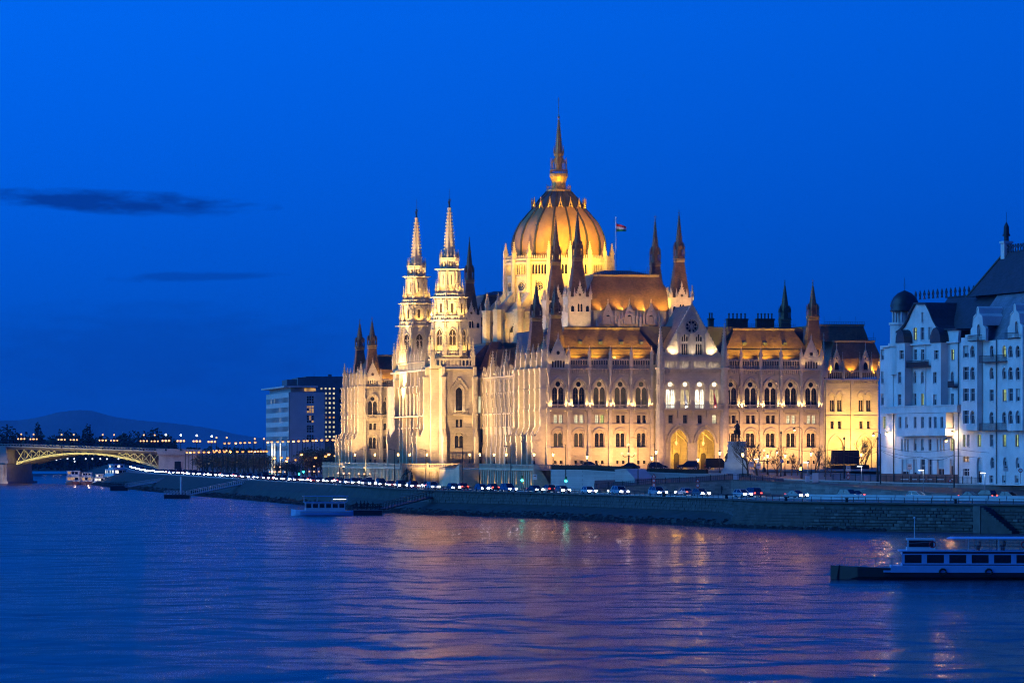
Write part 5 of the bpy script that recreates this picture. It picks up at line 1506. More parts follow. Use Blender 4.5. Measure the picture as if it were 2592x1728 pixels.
hedge('dark clipped hedge on the pale wall before the golden arches', [(1636,1196,899.5),(1740,1200,894.5),(1786,1200,892)], 1.1)

# ------------------------------------------------------------------ parliament river terrace
tz, bz = -.15, -4.7
def terrace(f, L, niches, name='terrace_wall'):
    """f(u,t,d): along, height, out"""
    m = MB(); n = max(int(L/2.0), 1)
    hs = [rect((i+.5)*L/n-.32,(i+.5)*L/n+.32,bz+.6,tz-.9) for i in range(n)] if niches else []
    m.plate(rect(0,L,bz,tz), hs, -.5, 0, f)
    m.plate(rect(0,L,bz+.55,bz+.58),[],-.49,-.4,f)
    for i in range(n+1): m.plate(rect(max(i*L/n-.3,0),min(i*L/n+.3,L),bz,tz-.3),[],0,.25,f)
    m.plate(rect(0,L,tz-.3,tz),[],0,.45,f)
    o = part(m, name, 'stone')
    b = MB(); k = int(L/.42)
    b.plate(rect(0,L,tz,tz+.15),[],0,.35,f); b.plate(rect(0,L,tz+.85,tz+1.02),[],0,.35,f)
    for i in range(k): b.plate(rect(i*L/k+.05,i*L/k+.22,tz+.15,tz+.85),[],.08,.25,f)
    for i in range(int(L/6)+1): b.plate(rect(min(i*6,L-.5),min(i*6+.5,L),tz,tz+1.1),[],-.05,.4,f)
    b.obj('balustrade','stone', o)
    MB().plate(rect(0,L,bz,tz-.2),[],-.75,-.6,f).obj('niche_back','stone', o)
    if niches:
        for i in range(n):
            if i % 4 == 1:
                p = f((i+.5)*L/n, bz+.75, .1); q = f((i+.5)*L/n, tz, -.4); spot(p, q, 90, 130, GOLD, parent=P, rad=.08)
    return o
terrace(lambda u,t,d: (-5-d, -12.6+u, t), 60.0, True)                    # south pavilion, river side
terrace(lambda u,t,d: (-5+u, -12.6-d, t), 5.0, False)                    # its south end
terrace(lambda u,t,d: (-14-d, 100+u, t), 84.0, True)                     # central terrace, river side
terrace(lambda u,t,d: (-14+u, 100-d, t), 20.0, True)                     # central terrace, south side
terrace(lambda u,t,d: (-4.5-d, 184+u, t), 95.0, True)
flo = MB(); flo.box(-5,8.5,-12.4,116,tz-.3,tz-.02); flo.box(-14,8,100.2,184,tz-.31,tz-.03); flo.box(-4.5,8,184,280,tz-.3,tz-.02); part(flo, 'terrace_floor', 'paving')
for b0, sgn in ((47.5, 1), (188, 1)):       # stairs down to the quay
    m = MB(); n = 22
    for k in range(n):
        z = tz - (k+1)*(tz-bz)/n
        m.box(-9.5,-5.5,b0+k*1.1,b0+(k+1)*1.1,bz-.3,z)
    o = part(m, 'river_stair', 'stone')
    MB().hexa([(-10,b0,bz),(-9.5,b0,bz),(-9.5,b0+n*1.1,bz),(-10,b0+n*1.1,bz)],[(-10,b0,tz+1),(-9.5,b0,tz+1),(-9.5,b0+n*1.1,bz+1.1),(-10,b0+n*1.1,bz+1.1)]).obj('stair_parapet','stone', o)
for a, b in ((-6.6,74),(-6.6,86),(-2,99),(1,99)): spot((a-1.2,b,bz+2.6),(a+1.5,b+.5,bz+.5), 160, 120, GOLD, parent=P)
# sloped buttress wall at the south end of the terrace
part(MB().hexa([(-5.5,-13,bz),(-1.4,-14.5,bz),(-1.4,-12.7,bz),(-5.5,-12.7,bz)],[(-5.5,-13,tz+1),(-4.6,-13.2,tz+1),(-4.6,-12.7,tz+1),(-5.5,-12.7,tz+1)]), 'terrace_buttress', 'stone')
part(MB().box(-5,-.1,-12.5,100,-6,-.5), 'terrace_fill', 'stone'); part(MB().box(-13.4,8,100.8,184,-6,-.5), 'terrace_fill', 'stone')

# ------------------------------------------------------------------ hills and distant woods
hp = [(-400,1085),(-150,1072),(0,1064),(60,1062),(100,1055),(150,1043),(180,1039),(205,1037),(235,1040),(265,1048),(300,1056),(350,1063),(420,1069),(480,1076),(540,1085),(620,1102),(760,1118),(1000,1130),(1400,1136),(2200,1132),(3000,1135)]
HYD = 24000.0
hv = []; 
hp2 = [(p.x, p.y) for p in catmull([(x,y,0) for x,y in hp], 6)]
rg = random.Random(2)
for x, y in hp2:
    t = at(x, y + rg.uniform(-.6,.6), HYD)
    hv += [(t.x, HYD-1400, 0), (t.x*.99, HYD-650, 4+(t.z-4)*.6), (t.x, HYD, t.z), (t.x*1.05, HYD+900, 0)]
hf = []
for i in range(len(hp2)-1):
    for k in range(3): hf.append((i*4+k,(i+1)*4+k,(i+1)*4+k+1,i*4+k+1))
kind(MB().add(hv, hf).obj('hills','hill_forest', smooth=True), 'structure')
def foliage_mass(m, c, rx, ry, rz, n, rg, s):
    for k in range(n):
        u, v = rg.uniform(0, 2*math.pi), rg.uniform(-1, 1); r = rg.random()**.4
        q = math.sqrt(1-v*v)
        p = Vector(c) + Vector((rx*r*q*math.cos(u), ry*r*q*math.sin(u), rz*r*v))
        a = Vector((rg.uniform(-1,1),rg.uniform(-1,1),rg.uniform(-1,1))).normalized()*s*rg.uniform(.6,1.3); b = a.cross(Vector((rg.uniform(-1,1),rg.uniform(-1,1),1))).normalized()*s*rg.uniform(.5,1.0)
        m.add([p-a,p+b,p+a,p-b],[(0,1,2,3)])
wm = MB(); rg = random.Random(4)
for k in range(150):
    x = rg.uniform(-120, 700); Y = rg.uniform(2720, 3000); h = rg.uniform(17,25) * (1.0 if x < 430 else .62)
    c = Vector((wx(x,Y), Y, 2+h*.5)); foliage_mass(wm, c, rg.uniform(6,12), 6, h*.5, 210, rg, 1.5)
for k in range(60):
    x = -130 + 850*k/60; Y = 3010; c = wx(x,Y); wm.box(c-9,c+9,Y,Y+8,1,(15 if x < 430 else 9)+rg.uniform(-1,2))
tag(kind(wm.obj('far_wood','wood_far'), 'stuff'), 'dark mass of trees on the far bank behind the bridge', 'wood')
# ------------------------------------------------------------------ white apartment houses on the right
OX, OY, HZ = 73.7, 870.0, 6.6
UX, UY = .282, -.959
NX, NY = -.959, -.282
def sx(x, d=0.0):
    k = (x-CX)/F
    return (k*(OY+NY*d) - OX - NX*d) / (UX - k*UY)
def sz(y, s, d=0.0): return H - (y-HY)*(OY+UY*s+NY*d)/F - HZ
def house_thing(label):
    return thing('apartment_house', label, 'house', (OX,OY,HZ), math.atan2(UY, UX))
# local axes: x along the facade (to the right), outward is -y... rotation sends +y to (-UY,UX)=(.959,.282): inward
HA = house_thing('white plaster apartment house with curved gable and round corner turret with dark onion dome')
HBo = house_thing('white plaster apartment house with bowed bays, small gables and tall dark pyramid roof')
def house_wall(parent, s0, s1, z0, z1, wins, d=0.0, mat='plaster', outline=None, back=.5, trim=True):
    """wins: (px x, px half width, px y0, px y1, kind, lit)"""
    holes = []; made = []
    for w in wins:
        x, hwp, y0, y1, kd, lit = w
        c = sx(x, d); hw = abs(sx(x+hwp, d)-sx(x-hwp, d))/2; t, b = sz(y0, c, d), sz(y1, c, d)
        if outline is None:
            t, b = min(t, z1-.12), max(b, z0+.12); lo, hi = max(c-hw, s0+.12), min(c+hw, s1-.12)
            if hi-lo < .4 or t-b < .4: continue
            c, hw = (lo+hi)/2, (hi-lo)/2
        if any(abs(c-q[0]) < hw+q[1]+.08 and b < q[3]+.08 and t > q[2]-.08 for q in made): continue
        ol = rect(c-hw,c+hw,b,t) if kd == 'r' else round_arch(c,hw,b,max(t-hw,b+.1),6)
        holes.append(ol); made.append((c,hw,b,t,kd,lit,ol))
    m = MB()
    if outline: m.plate(outline, holes, d-back, d)
    else:
        cuts = sorted({z0, z1} | {q for w in made for q in (w[2], w[3])})
        for za, zb_ in zip(cuts, cuts[1:]):
            if zb_-za < 1e-4: continue
            x = s0
            for w in sorted([w for w in made if w[2] < (za+zb_)/2 < w[3]], key=lambda w: w[0]):
                m.box(x, w[0]-w[1], -d, -d+back, za, zb_); x = w[0]+w[1]
            m.box(x, s1, -d, -d+back, za, zb_)
        for c,hw,b,t,kd,lit,ol in made:
            if kd == 'a':
                zs_ = t-hw
                for sg in (-1,1):
                    m.plate([(c+sg*hw,t),(c+sg*hw,zs_)] + [(c+sg*hw*math.cos(R(90*q/5)), zs_+hw*math.sin(R(90*q/5))) for q in range(1,6)], [], d-back, d)
    if trim:
        for c,hw,b,t,kd,lit,ol in made:
            m.box(c-hw-.12,c+hw+.12,-d-.14,-d,b-.16,b)
            if kd == 'a': m.plate(arch_band(c,hw,hw+.22,t-hw,False,5,z0=b+(t-b)*.3),[],d,d+.07)
    m.obj('wall', mat, parent)
    for c,hw,b,t,kd,lit,ol in made:
        g = MB(); y = -(d-.3)
        g.box(c-hw,c-hw+.12,y-.06,y+.04,b,t); g.box(c+hw-.12,c+hw,y-.06,y+.04,b,t); g.box(c-hw,c+hw,y-.05,y+.03,b,b+.12); g.box(c-.06,c+.06,y-.05,y+.03,b,t); zz = b+(t-b)*.68; g.box(c-hw,c+hw,y-.055,y+.035,zz-.06,zz+.06)
        if t-b > 1.0:
            w_ = g.obj('window','frame_white' if lit is None else 'frame_dark', parent)
        else: w_ = g.obj('window','frame_dark', parent)
        MB().add([(c-hw,y+.05,b),(c+hw,y+.05,b),(c+hw,y+.05,t),(c-hw,y+.05,t)],[(0,1,2,3)]).obj('pane', lit or 'glass_dark', w_)
        if lit is None and rng.random() < .35:      # roller blind half down
            q = t-(t-b)*rng.uniform(.3,.7); MB().add([(c-hw+.1,y+.0,q),(c+hw-.1,y+.0,q),(c+hw-.1,y+.0,t),(c-hw+.1,y+.0,t)],[(0,1,2,3)]).obj('blind','concrete_pale', w_)
rng = random.Random(21)
def PXc(X): return 2180 + X/3.92
def Y3(Y): return 540 + Y/3.92
def Y4(Y): return 880 + Y/3.92
sA1 = sx(2424)
ztop = sz(871, 20)
# --- house A
main = []
for X, lit in ((210,None),(538,None),(610,None),(908,'pane_green')): main.append((PXc(X),4.2,Y3(1350),Y3(1455),'r',lit))
for X, kd in ((210,'r'),(533,'a'),(607,'a'),(905,'a')): main.append((PXc(X),3.6,Y4(235),Y4(352),kd,None))
for X, lit in ((210,None),(533,None),(607,'pane_green'),(905,None)): main.append((PXc(X),3.8,Y4(455),Y4(570),'r',lit))
for X, lit in ((228,'pane_green'),(905,None)): main.append((PXc(X),3.6,Y4(680),Y4(800),'r',lit))
for X in (535,608,683): main.append((PXc(X),3.8,Y4(905),Y4(1020),'r',None))
for X in (405,435,463,757,788,817): main.append((PXc(X),2.0,Y4(905),Y4(1022),'r',None))
main.append((PXc(900),4.2,Y4(905),Y4(1022),'r','pane_green'))
for X0, X1 in ((400,470),(515,555),(588,632),(665,705),(752,822),(878,925)): main.append((PXc((X0+X1)/2),(X1-X0)/7.84,Y4(1105),Y4(1300),'r',None))
house_wall(HA, 0, sA1, 0, ztop, main)
MB().box(.3, sA1-.2, .6, 16, 0, ztop-.2).obj('core_wall','plaster', HA)
MB().plate(rect(-.1, sA1, -.5, sz(1199, 20)), [rect(sx(PXc(a_)),sx(PXc(b_)),-.4,sz(1199,20)+.5) for a_, b_ in ()], 0, .06).obj('plinth','plaster_base', HA)
# attic gable, curved
g = []
def gp(X, Y): s = sx(PXc(X)); return (s, sz(Y3(Y), s))
left = [(320,1195),(360,1190),(400,1165),(440,1120),(475,1050),(505,975),(545,900)]
right = [(655,903),(690,970),(725,1060),(765,1130),(800,1160),(970,1158)]
zb = ztop
base = [(sx(PXc(318)), zb-.02), (sA1, zb-.02)]
outl = [base[0], base[1]] + [gp(*p) for p in reversed(right)] + [gp(*p) for p in reversed(left)]
aw = [(PXc(535),4.6,Y3(1135),Y3(1258),'r','pane_green'),(PXc(607),4.6,Y3(1132),Y3(1255),'r',None),(PXc(684),4.6,Y3(1128),Y3(1252),'r',None),(PXc(607),2.6,Y3(980),Y3(1080),'r',None)]
house_wall(HA, 0, 0, 0, 0, aw, d=.02, outline=outl)
cv = [gp(*p) for p in left] + [gp(*p) for p in right]
rf = MB()
for (s0,z0),(s1,z1) in zip(cv, cv[1:]):
    rf.hexa([(s0,-.5,z0),(s1,-.5,z1),(s1,9,z1),(s0,9,z0)],[(s0,-.5,z0+.35),(s1,-.5,z1+.35),(s1,9,z1+.35),(s0,9,z0+.35)])
rf.obj('gable_roof','house_roof', HA)
rz = sz(750, 25, -7)
m = MB(); m.add([(sx(2316)-2,.5,ztop-1),(sA1+3,.5,ztop-1),(sA1+3,14,ztop-1),(sx(2316)-2,14,ztop-1),(sx(2316),7,rz),(sA1+3,7,rz)],[(0,1,5,4),(2,3,4,5),(3,0,4),(1,2,5)])
MB().box(sx(2316)-1,sA1+2,6.8,7.2,rz-.1,rz+.1).obj('ridge','copper_dark', HA)
m.obj('roof','house_roof', HA)
cr = MB(); n = 19; s0, s1 = sx(2318,-7), sA1+2.5
for i in range(n):
    s = s0+(s1-s0)*i/(n-1); z = rz+.1
    cr.plate([(s-.55,z),(s-.25,z+.5),(s-.6,z+1.0),(s,z+1.8),(s+.6,z+1.0),(s+.25,z+.5),(s+.55,z)],[circle(s,z+.9,.22,6)],-7.06,-6.94)
cr.obj('roof_cresting','copper_dark', HA)
# cornices, balcony parapets
m = MB()
def band(m, X0, X1, y0, y1, d, dd=0.0):
    s0, s1 = sx(X0,d), sx(X1,d); sm = (s0+s1)/2
    m.box(s0,s1,-d,-dd+.001,sz(y1,sm,d),sz(y0,sm,d))
band(m, PXc(188), 2424, 869, 873, .55); m.obj('cornice','plaster', HA)
m = MB(); band(m, PXc(190), PXc(952), 1028, 1045, 1.5); band(m, PXc(190), PXc(955), 1026, 1028.5, 1.7); m.obj('balcony_parapet','plaster', HA)
m = MB(); band(m, PXc(345), PXc(835), 1085, 1103, 1.7); m.obj('oriel_base','plaster', HA)
# oriels
for X0, X1, cx1, cx2 in ((352,432,400,380),(694,790,745,730)):
    d = 1.6; s0, s1 = sx(PXc(X0),d), sx(PXc(X1),d)
    zt_, zb_ = sz(868, s0, d), sz(1030, s0, d)
    ws = [(PXc(cx1),5.2,Y3(1358),Y3(1448),'r',None),(PXc(cx2),4.4,Y4(240),Y4(352),'r',None),(PXc(cx2),4.4,Y4(460),Y4(570),'r',None)]
    house_wall(HA, s0, s1, zb_, zt_, ws, d=d, back=1.5)
    c = MB(); cx_ = (s0+s1)/2; hw = (s1-s0)/2
    c.plate(round_arch(cx_,hw*1.08,zt_,zt_+.25,8),[],-.2,d+.2); c.obj('oriel_cap','house_roof', HA)
    mid_ws = [(PXc(cx2)+1,4.4,1053,1084,'r',None)]
for X in (385,450,535,608,683,735,800):
    c = sx(PXc(X),1.5); 
house_wall(HA, sx(PXc(350),1.5), sx(PXc(840),1.5), sz(1087,25,1.5), sz(1046,25,1.5), [(PXc(X),3.6,1055,1083,'r',None) for X in (385,450,535,608,683,735,800)], d=1.5, back=1.4)
bal = MB(); s0, s1 = sx(PXc(450),1.1), sx(PXc(675),1.1); z0, z1 = sz(928,20,1.1), sz(913,20,1.1)
bal.box(s0,s1,-1.3,0,z0-.15,z0); bal.box(s0,s1,-1.3,-1.22,z1-.08,z1)
for i in range(30): s = s0+(s1-s0)*i/29; bal.box(s-.03,s+.03,-1.29,-1.23,z0,z1)
bal.box(s0,s1,-1.27,-1.25,z0,z1-.3); bal.obj('balcony','iron', HA)
bal = MB(); s0, s1 = sx(PXc(862),.8), sx(PXc(922),.8); z0, z1 = sz(981,30,.8), sz(966,30,.8)
bal.box(s0,s1,-.9,0,z0-.1,z0); bal.box(s0,s1,-.9,-.84,z0,z1); bal.obj('balcony','iron', HA)
for X in (318, 490, 640, 800, 870): # pilasters
    s = sx(PXc(X)); MB().box(s-.18,s+.18,-.14,0,sz(1028,s),ztop-.3).obj('pilaster','plaster', HA)
s = sx(PXc(332)); MB().tube([(s,-.25,.2),(s,-.25,sz(1045,s))],.12,6).obj('downpipe','copper_dark', HA)
# round corner turret with onion dome
tc_, tz0, tz1, tz2, tz3 = sx(2266), sz(873,3), sz(818,3), sz(790,3), sz(738,3)
t = MB(); t.fr(tc_,2.0,tz0-6,3.0,tz1,2.9,20); t.fr(tc_,2.0,tz1-.5,3.15,tz1,3.15,20); t.fr(tc_,2.0,tz0-.4,3.3,tz0+.2,3.3,20)
to = t.obj('corner_turret','plaster', HA)
c = MB(); c.fr(tc_,2.0,tz1,1.6,tz2,1.6,12)
for i in range(10): a = i*math.pi/5; c.fr(tc_+2.25*math.cos(a),2+2.25*math.sin(a),tz1,.3,tz2,.26,6)
c.obj('turret_column','plaster', to)
hh = tz3-tz2
MB().lathe(tc_,2.0,[(2.75,tz2-.1),(2.9,tz2+.1),(2.75,tz2+.4),(2.85,tz2+hh*.3),(2.65,tz2+hh*.5),(2.2,tz2+hh*.7),(1.4,tz2+hh*.88),(.5,tz2+hh*.98),(.05,tz2+hh*1.02)],20).bar((tc_,2,tz3),(tc_,2,tz3+2.6),.06).obj('turret_dome','copper_dark', to, smooth=True)

# --- house B
sB0, sB1 = sx(2426), sx(2700)
zB = sz(862, 55)
def bowed(m0, s0, s1, z0, z1, bulge, n=10):
    pts = [(s0+(s1-s0)*i/n, -bulge*math.sin(math.pi*i/n)) for i in range(n+1)]
    vs = []
    for z in (z0,z1): vs += [(p[0],p[1],z) for p in pts]
    return m0.add(vs, [(i,i+1,n+2+i,n+1+i) for i in range(n)] + [tuple(range(n+1,2*n+2)), tuple(range(n,-1,-1))])
ws = []
for X, kd, lit in ((1297,'a',None),(1420,'a','pane_green')): ws.append((PXc(X),4.6,Y3(1310),Y3(1425),kd,lit))
for X in (1295,1420): ws.append((PXc(X),5.0,Y4(195),Y4(312),'a',None))
for X, lit in ((1293,None),(1420,'pane_green')): ws.append((PXc(X),5.0,Y4(415),Y4(530),'r',lit))
for X in (1295,1420): ws.append((PXc(X),5.0,Y4(635),Y4(755),'a',None))
for X, lit in ((1020,'pane_green'),(1062,None),(1170,'pane_green'),(1293,None),(1420,'pane_green'),(1545,'pane_green')): ws.append((PXc(X),4.6 if X > 1100 else 3.2,Y4(862),Y4(980),'r',lit))
ws.append((PXc(1040),8,Y4(1075),Y4(1132),'r','pane_amber')); ws.append((PXc(1040),8,Y4(1200),Y4(1272),'r',None))
ws.append((PXc(1172),6,Y4(1085),Y4(1338),'a',None))
for X in (1302,1428,1553): ws.append((PXc(X),4.6,Y4(1085),Y4(1195),'a',None)); ws.append((PXc(X)-3,4.8,Y4(1265),Y4(1340),'r',None))
house_wall(HBo, sB0, sB1, 0, zB, ws)
MB().box(sB0+.2, sB1, .6, 18, 0, zB-.1).obj('core_wall','plaster', HBo)
# bowed bays carry their own windows
def bow_bay(X0, X1, cols):
    d = 1.1; s0, s1 = sx(PXc(X0),d), sx(PXc(X1),d); zt_, zb_ = sz(855,s0), sz(1090,s0)
    ws = []
    for X, kd, hwp in cols:
        for (ya, yb, kk) in ((Y3(1312),Y3(1430),kd),(Y4(190),Y4(318),kd),(Y4(405),Y4(530),'r'),(Y4(622),Y4(755),kd)):
            ws.append((PXc(X),hwp,ya,yb,kk,None))
    house_wall(HBo, s0, s1, zb_, zt_, ws, d=d, back=1.0)
    m = MB(); bowed(m, s0-.2, s1+.2, sz(1090,s0), sz(1072,s0), 1.9); m.obj('balcony','plaster', HBo)
    m = MB(); bowed(m, s0-.2, s1+.2, zt_, zt_+.5, 1.5); m.obj('cornice','plaster', HBo)
bow_bay(990, 1150, ((1038,'r',7.0),(1105,'a',5.4)))
bow_bay(1452, 1600, ((1482,'a',5.6),(1555,'a',5.6)))
for y0, y1 in ((901,917),(1071,1089)):
    bal = MB(); s0, s1 = sx(PXc(1180),.9), sx(PXc(1448),.9); z0, z1 = sz(y1,52,.9), sz(y0,52,.9)
    bal.box(s0,s1,-1.1,0,z0-.14,z0); bal.box(s0,s1,-1.1,-1.04,z1-.07,z1)
    for i in range(36): s = s0+(s1-s0)*i/35; bal.box(s-.03,s+.03,-1.1,-1.05,z0,z1)
    bal.obj('balcony','iron', HBo)
for X0, X1, xp, yp, yb in ((1085,1235,1160,935,1225),(1452,1600,1535,905,1205)):
    d = .8; s0, s1, sp = sx(PXc(X0),d), sx(PXc(X1),d), sx(PXc(xp),d); z0, zp = zB-.1, sz(Y3(yp),sp,d); zm = sz(Y3(yb-110),sp,d); hw = (s1-s0)/2; cm_ = (s0+s1)/2
    ol = [(s0,z0),(s1,z0),(s1,zm-.6),(cm_+hw*.72,zm),(cm_+hw*.6,zm+(zp-zm)*.45),(cm_+hw*.22,zm+(zp-zm)*.62),(cm_+hw*.14,zp-.3),(cm_,zp),(cm_-hw*.14,zp-.3),(cm_-hw*.22,zm+(zp-zm)*.62),(cm_-hw*.6,zm+(zp-zm)*.45),(cm_-hw*.72,zm),(s0,zm-.6)]
    house_wall(HBo, 0,0,0,0, [(PXc(xp)+1.5,3.4,Y3(yp+165),Y3(yp+290),'a',None)], d=d, outline=ol)
    rf = MB()
    for (a_,za),(b_,zb2) in zip(ol[3:], ol[4:-1]): rf.hexa([(a_,-d-.1,za),(b_,-d-.1,zb2),(b_,4,zb2),(a_,4,za)],[(a_,-d-.1,za+.25),(b_,-d-.1,zb2+.25),(b_,4,zb2+.25),(a_,4,za+.25)])
    rf.obj('gable_coping','plaster', HBo)
    bal = MB(); z1 = z0+.2; bal.box(s0+.2,s1-.2,-d-.7,-d,z1-.1,z1); bal.box(s0+.2,s1-.2,-d-.7,-d-.64,z1+.9,z1+1)
    for i in range(16): s = s0+.3+(s1-s0-.6)*i/15; bal.box(s-.03,s+.03,-d-.69,-d-.65,z1,z1+.9)
    bal.obj('balcony','iron', HBo)
zr1 = sz(741, 60, -5); zr0 = zB
m = MB(); m.add([(sB0+1,.8,zr0),(sB1,.8,zr0),(sB1,5.5,zr1),(sB0+6,5.5,zr1)],[(0,1,2,3)]); m.add([(sB0+1,.8,zr0),(sB0+6,5.5,zr1),(sB0+6,18,zr1),(sB0+1,18,zr0)],[(0,1,2,3)])
m.obj('roof','house_roof_pale', HBo)
q = sx(2537,-9); zp_ = sz(640, q, -9); zl_ = sz(735, q, -9)
m = MB(); s0 = sx(2462,-6)
m.add([(s0,4.8,zl_-1),(sB1,4.8,zl_-1),(sB1,20,zl_-1),(s0,20,zl_-1),(q,9.5,zp_),(sB1,9.5,zp_),(sB1,12,zp_),(q,12,zp_)],[(0,1,5,4),(3,0,4,7),(2,3,7,6),(4,5,6,7)])
m.obj('pyramid_roof','house_roof', HBo)
MB().bar((s0,4.7,zl_-1),(q,9.4,zp_+.1),.25).obj('roof_ridge','copper_dark', HBo)
f_ = MB(); zz = zp_-1.2; qf = sx(2546,-9.5)
f_.box(qf-.9,qf+.9,8.8,10.4,zz,zz+3.0); f_.box(qf-1.1,qf+1.1,8.6,10.6,zz+3.0,zz+3.4); fo = f_.obj('chimney_tower','plaster', HBo)
MB().fr(qf,9.6,zz+3.4,.5,zz+4.4,.45,8).fr(qf,9.6,zz+4.4,.75,zz+4.8,.7,8).fr(qf,9.6,zz+4.8,.55,zz+6.2,.5,8).fr(qf,9.6,zz+6.2,.5,zz+7.1,.05,8).bar((qf,9.6,zz+7.0),(qf,9.6,zz+9.0),.05).obj('finial','copper_dark', fo)
cr = MB()
for i in range(14):
    s = q+1.6+i*1.25; z = zp_
    cr.plate([(s-.5,z),(s-.2,z+.5),(s-.5,z+1.0),(s-.3,z+1.5),(s+.3,z+1.5),(s+.5,z+1.0),(s+.2,z+.5),(s+.5,z)],[circle(s,z+1.0,.22,6)],-9.5,-9.4)
cr.obj('roof_cresting','copper_dark', HBo)
for X in (975, 1352): s = sx(PXc(X)); MB().tube([(s,-.25,.2),(s,-.25,zB)],.11,6).obj('downpipe','copper_dark', HBo)

# ------------------------------------------------------------------ pale office block and dark tower behind
OB = thing('office_building', 'pale blue-grey slab office block with ribbon windows and overhanging flat roof', 'office', (wx(731,1420),1420,5.0), R(9.5))
s7 = 1420/F
zo = lambda y: H-(y-HY)*s7-5.0
Wd, Dp = 12.1, 68.0
hts = [(1005+24.6*k, 1005+24.6*k+12.5) for k in range(6)]
m = MB(); m.plate(rect(0,Wd,-1,zo(992)), [], 0, .01)
gw = []
gx0, gx1 = (790-731-13)*s7, (790-731+5)*s7
holes = []
for k in range(5):
    for i in range(3):
        for j in range(3):
            x0 = (777-731+6.2*i)*s7; y0 = 1002+24.6*k+6.3*j
            holes.append(rect(x0,x0+4.9*s7,zo(y0+5.2),zo(y0)))
m = MB().plate(rect(0,Wd,-1,zo(992)), holes, -.4, 0)
side_holes = []
fw_ = lambda u,t,d: (-d, u, t)
nwin = 20
for y0, y1 in hts:
    for i in range(nwin): side_holes.append(rect(1+i*(Dp-2)/nwin+.6,1+(i+1)*(Dp-2)/nwin-.6,zo(y1),zo(y0)))
m.plate(rect(0,Dp,-1,zo(992)), side_holes, -.4, 0, fw_)
m.box(.5,Wd,.5,Dp,-1,zo(992)-.05); m.box(Wd-.4,Wd,0,Dp,-1,zo(992))
m.obj('wall','concrete_pale', OB)
for k, h_ in enumerate(holes):
    (x0,z0),(x1,_),(_,z1),_ = h_[0],h_[1],h_[2],h_[3]
    lit = 'pane_amber' if (9 <= k < 27 and rng.random() < .5) else None
    w_ = MB().box(x0,x1,.28,.34,z0,z1).obj('window','glass_dark', OB) if lit is None else MB().box(x0,x1,.28,.34,z0,z1).obj('window', lit, OB)
for k, h_ in enumerate(side_holes):
    (u0,z0),(u1,_),(_,z1),_ = h_
    lit = 'pane_pale' if rng.random() < .04 else 'glass_dark'
    MB().box(.28,.34,u0,u1,z0,z1).obj('window', lit, OB)
rf = MB(); rf.box(-1.6,9.5,-.5,Dp+1,zo(980),zo(976)); rf.box(1.0,8.6,3,Dp-2,zo(992),zo(980)); rf.obj('roof_slab','concrete_pale', OB)
MB().box(5.5,9.2,2.8,3.2,zo(989),zo(982)).obj('window','pane_amber', OB)
e = MB()
for i, (x, w) in enumerate(((685,8),(692,4),(698,3))): e.box((x-731)*s7,(x-731+w)*s7,-4,-3.7,-1+4,zo(1118))
kind(tag(thing('office_entrance_banner','three tall glowing white banners before the pale office block','banner', (wx(693,1400),1400,5.2)),'three tall glowing white banners before the pale office block','banner'), 'structure') if False else None
TBk = thing('office_tower', 'dark taller office tower with columns of small lit square windows', 'office', (wx(754,1500),1500,5.0), R(8))
s8 = 1500/F; zo2 = lambda y: H-(y-HY)*s8-5.0
holes = []; lits = []
for i, x in enumerate((814,824.5,835,845.5)):
    for k in range(11):
        y = 983+12.15*k
        if i == 0 and k > 1: continue
        holes.append(rect((x-754-2.4)*s8,(x-754+2.4)*s8,zo2(y+2.4),zo2(y-2.4))); lits.append('pane_pale' if k not in (6,) else 'pane_amber')
for k in range(4):
    y = 989+24*k; holes.append(rect((863-754-4.5)*s8,(863-754+4.5)*s8,zo2(y+5.5),zo2(y-5.5))); lits.append(None)
m = MB().plate(rect(0,18,-1,zo2(955)), holes, -.4, 0); m.box(0.1,18,.5,24,-1,zo2(955)-.1); m.box(0,.5,0.41,24,-1,zo2(955)-.02)
m.box(-3.4,0,4,24,-1,zo2(960)); m.obj('wall','concrete_dark', TBk)
for h_, l_ in zip(holes, lits):
    (x0,z0),(x1,_),(_,z1),_ = h_
    MB().box(x0,x1,.25,.32,z0,z1).obj('window', l_ or 'glass_dark', TBk)
m = MB(); m.box(3,16,2,20,zo2(955)-.2,zo2(952)); m.box(11,12.2,5,6,zo2(955),zo2(946)); m.bar((6,4,zo2(953)),(6,4,zo2(945)),.12); m.obj('roof_plant','concrete_dark', TBk)
BN = thing('banner', 'pale glowing vertical banners standing at the foot of the office block', 'banner', (wx(692,1395),1395,5.0))
for i, (x, w) in enumerate(((687,3.2),(693,3.6),(708,2.6))):
    MB().box((x-692)*s7,(x-692+w)*s7,0,.2,0,zo(1122)).obj('banner_panel','globe_white' if False else 'pane_white', BN)

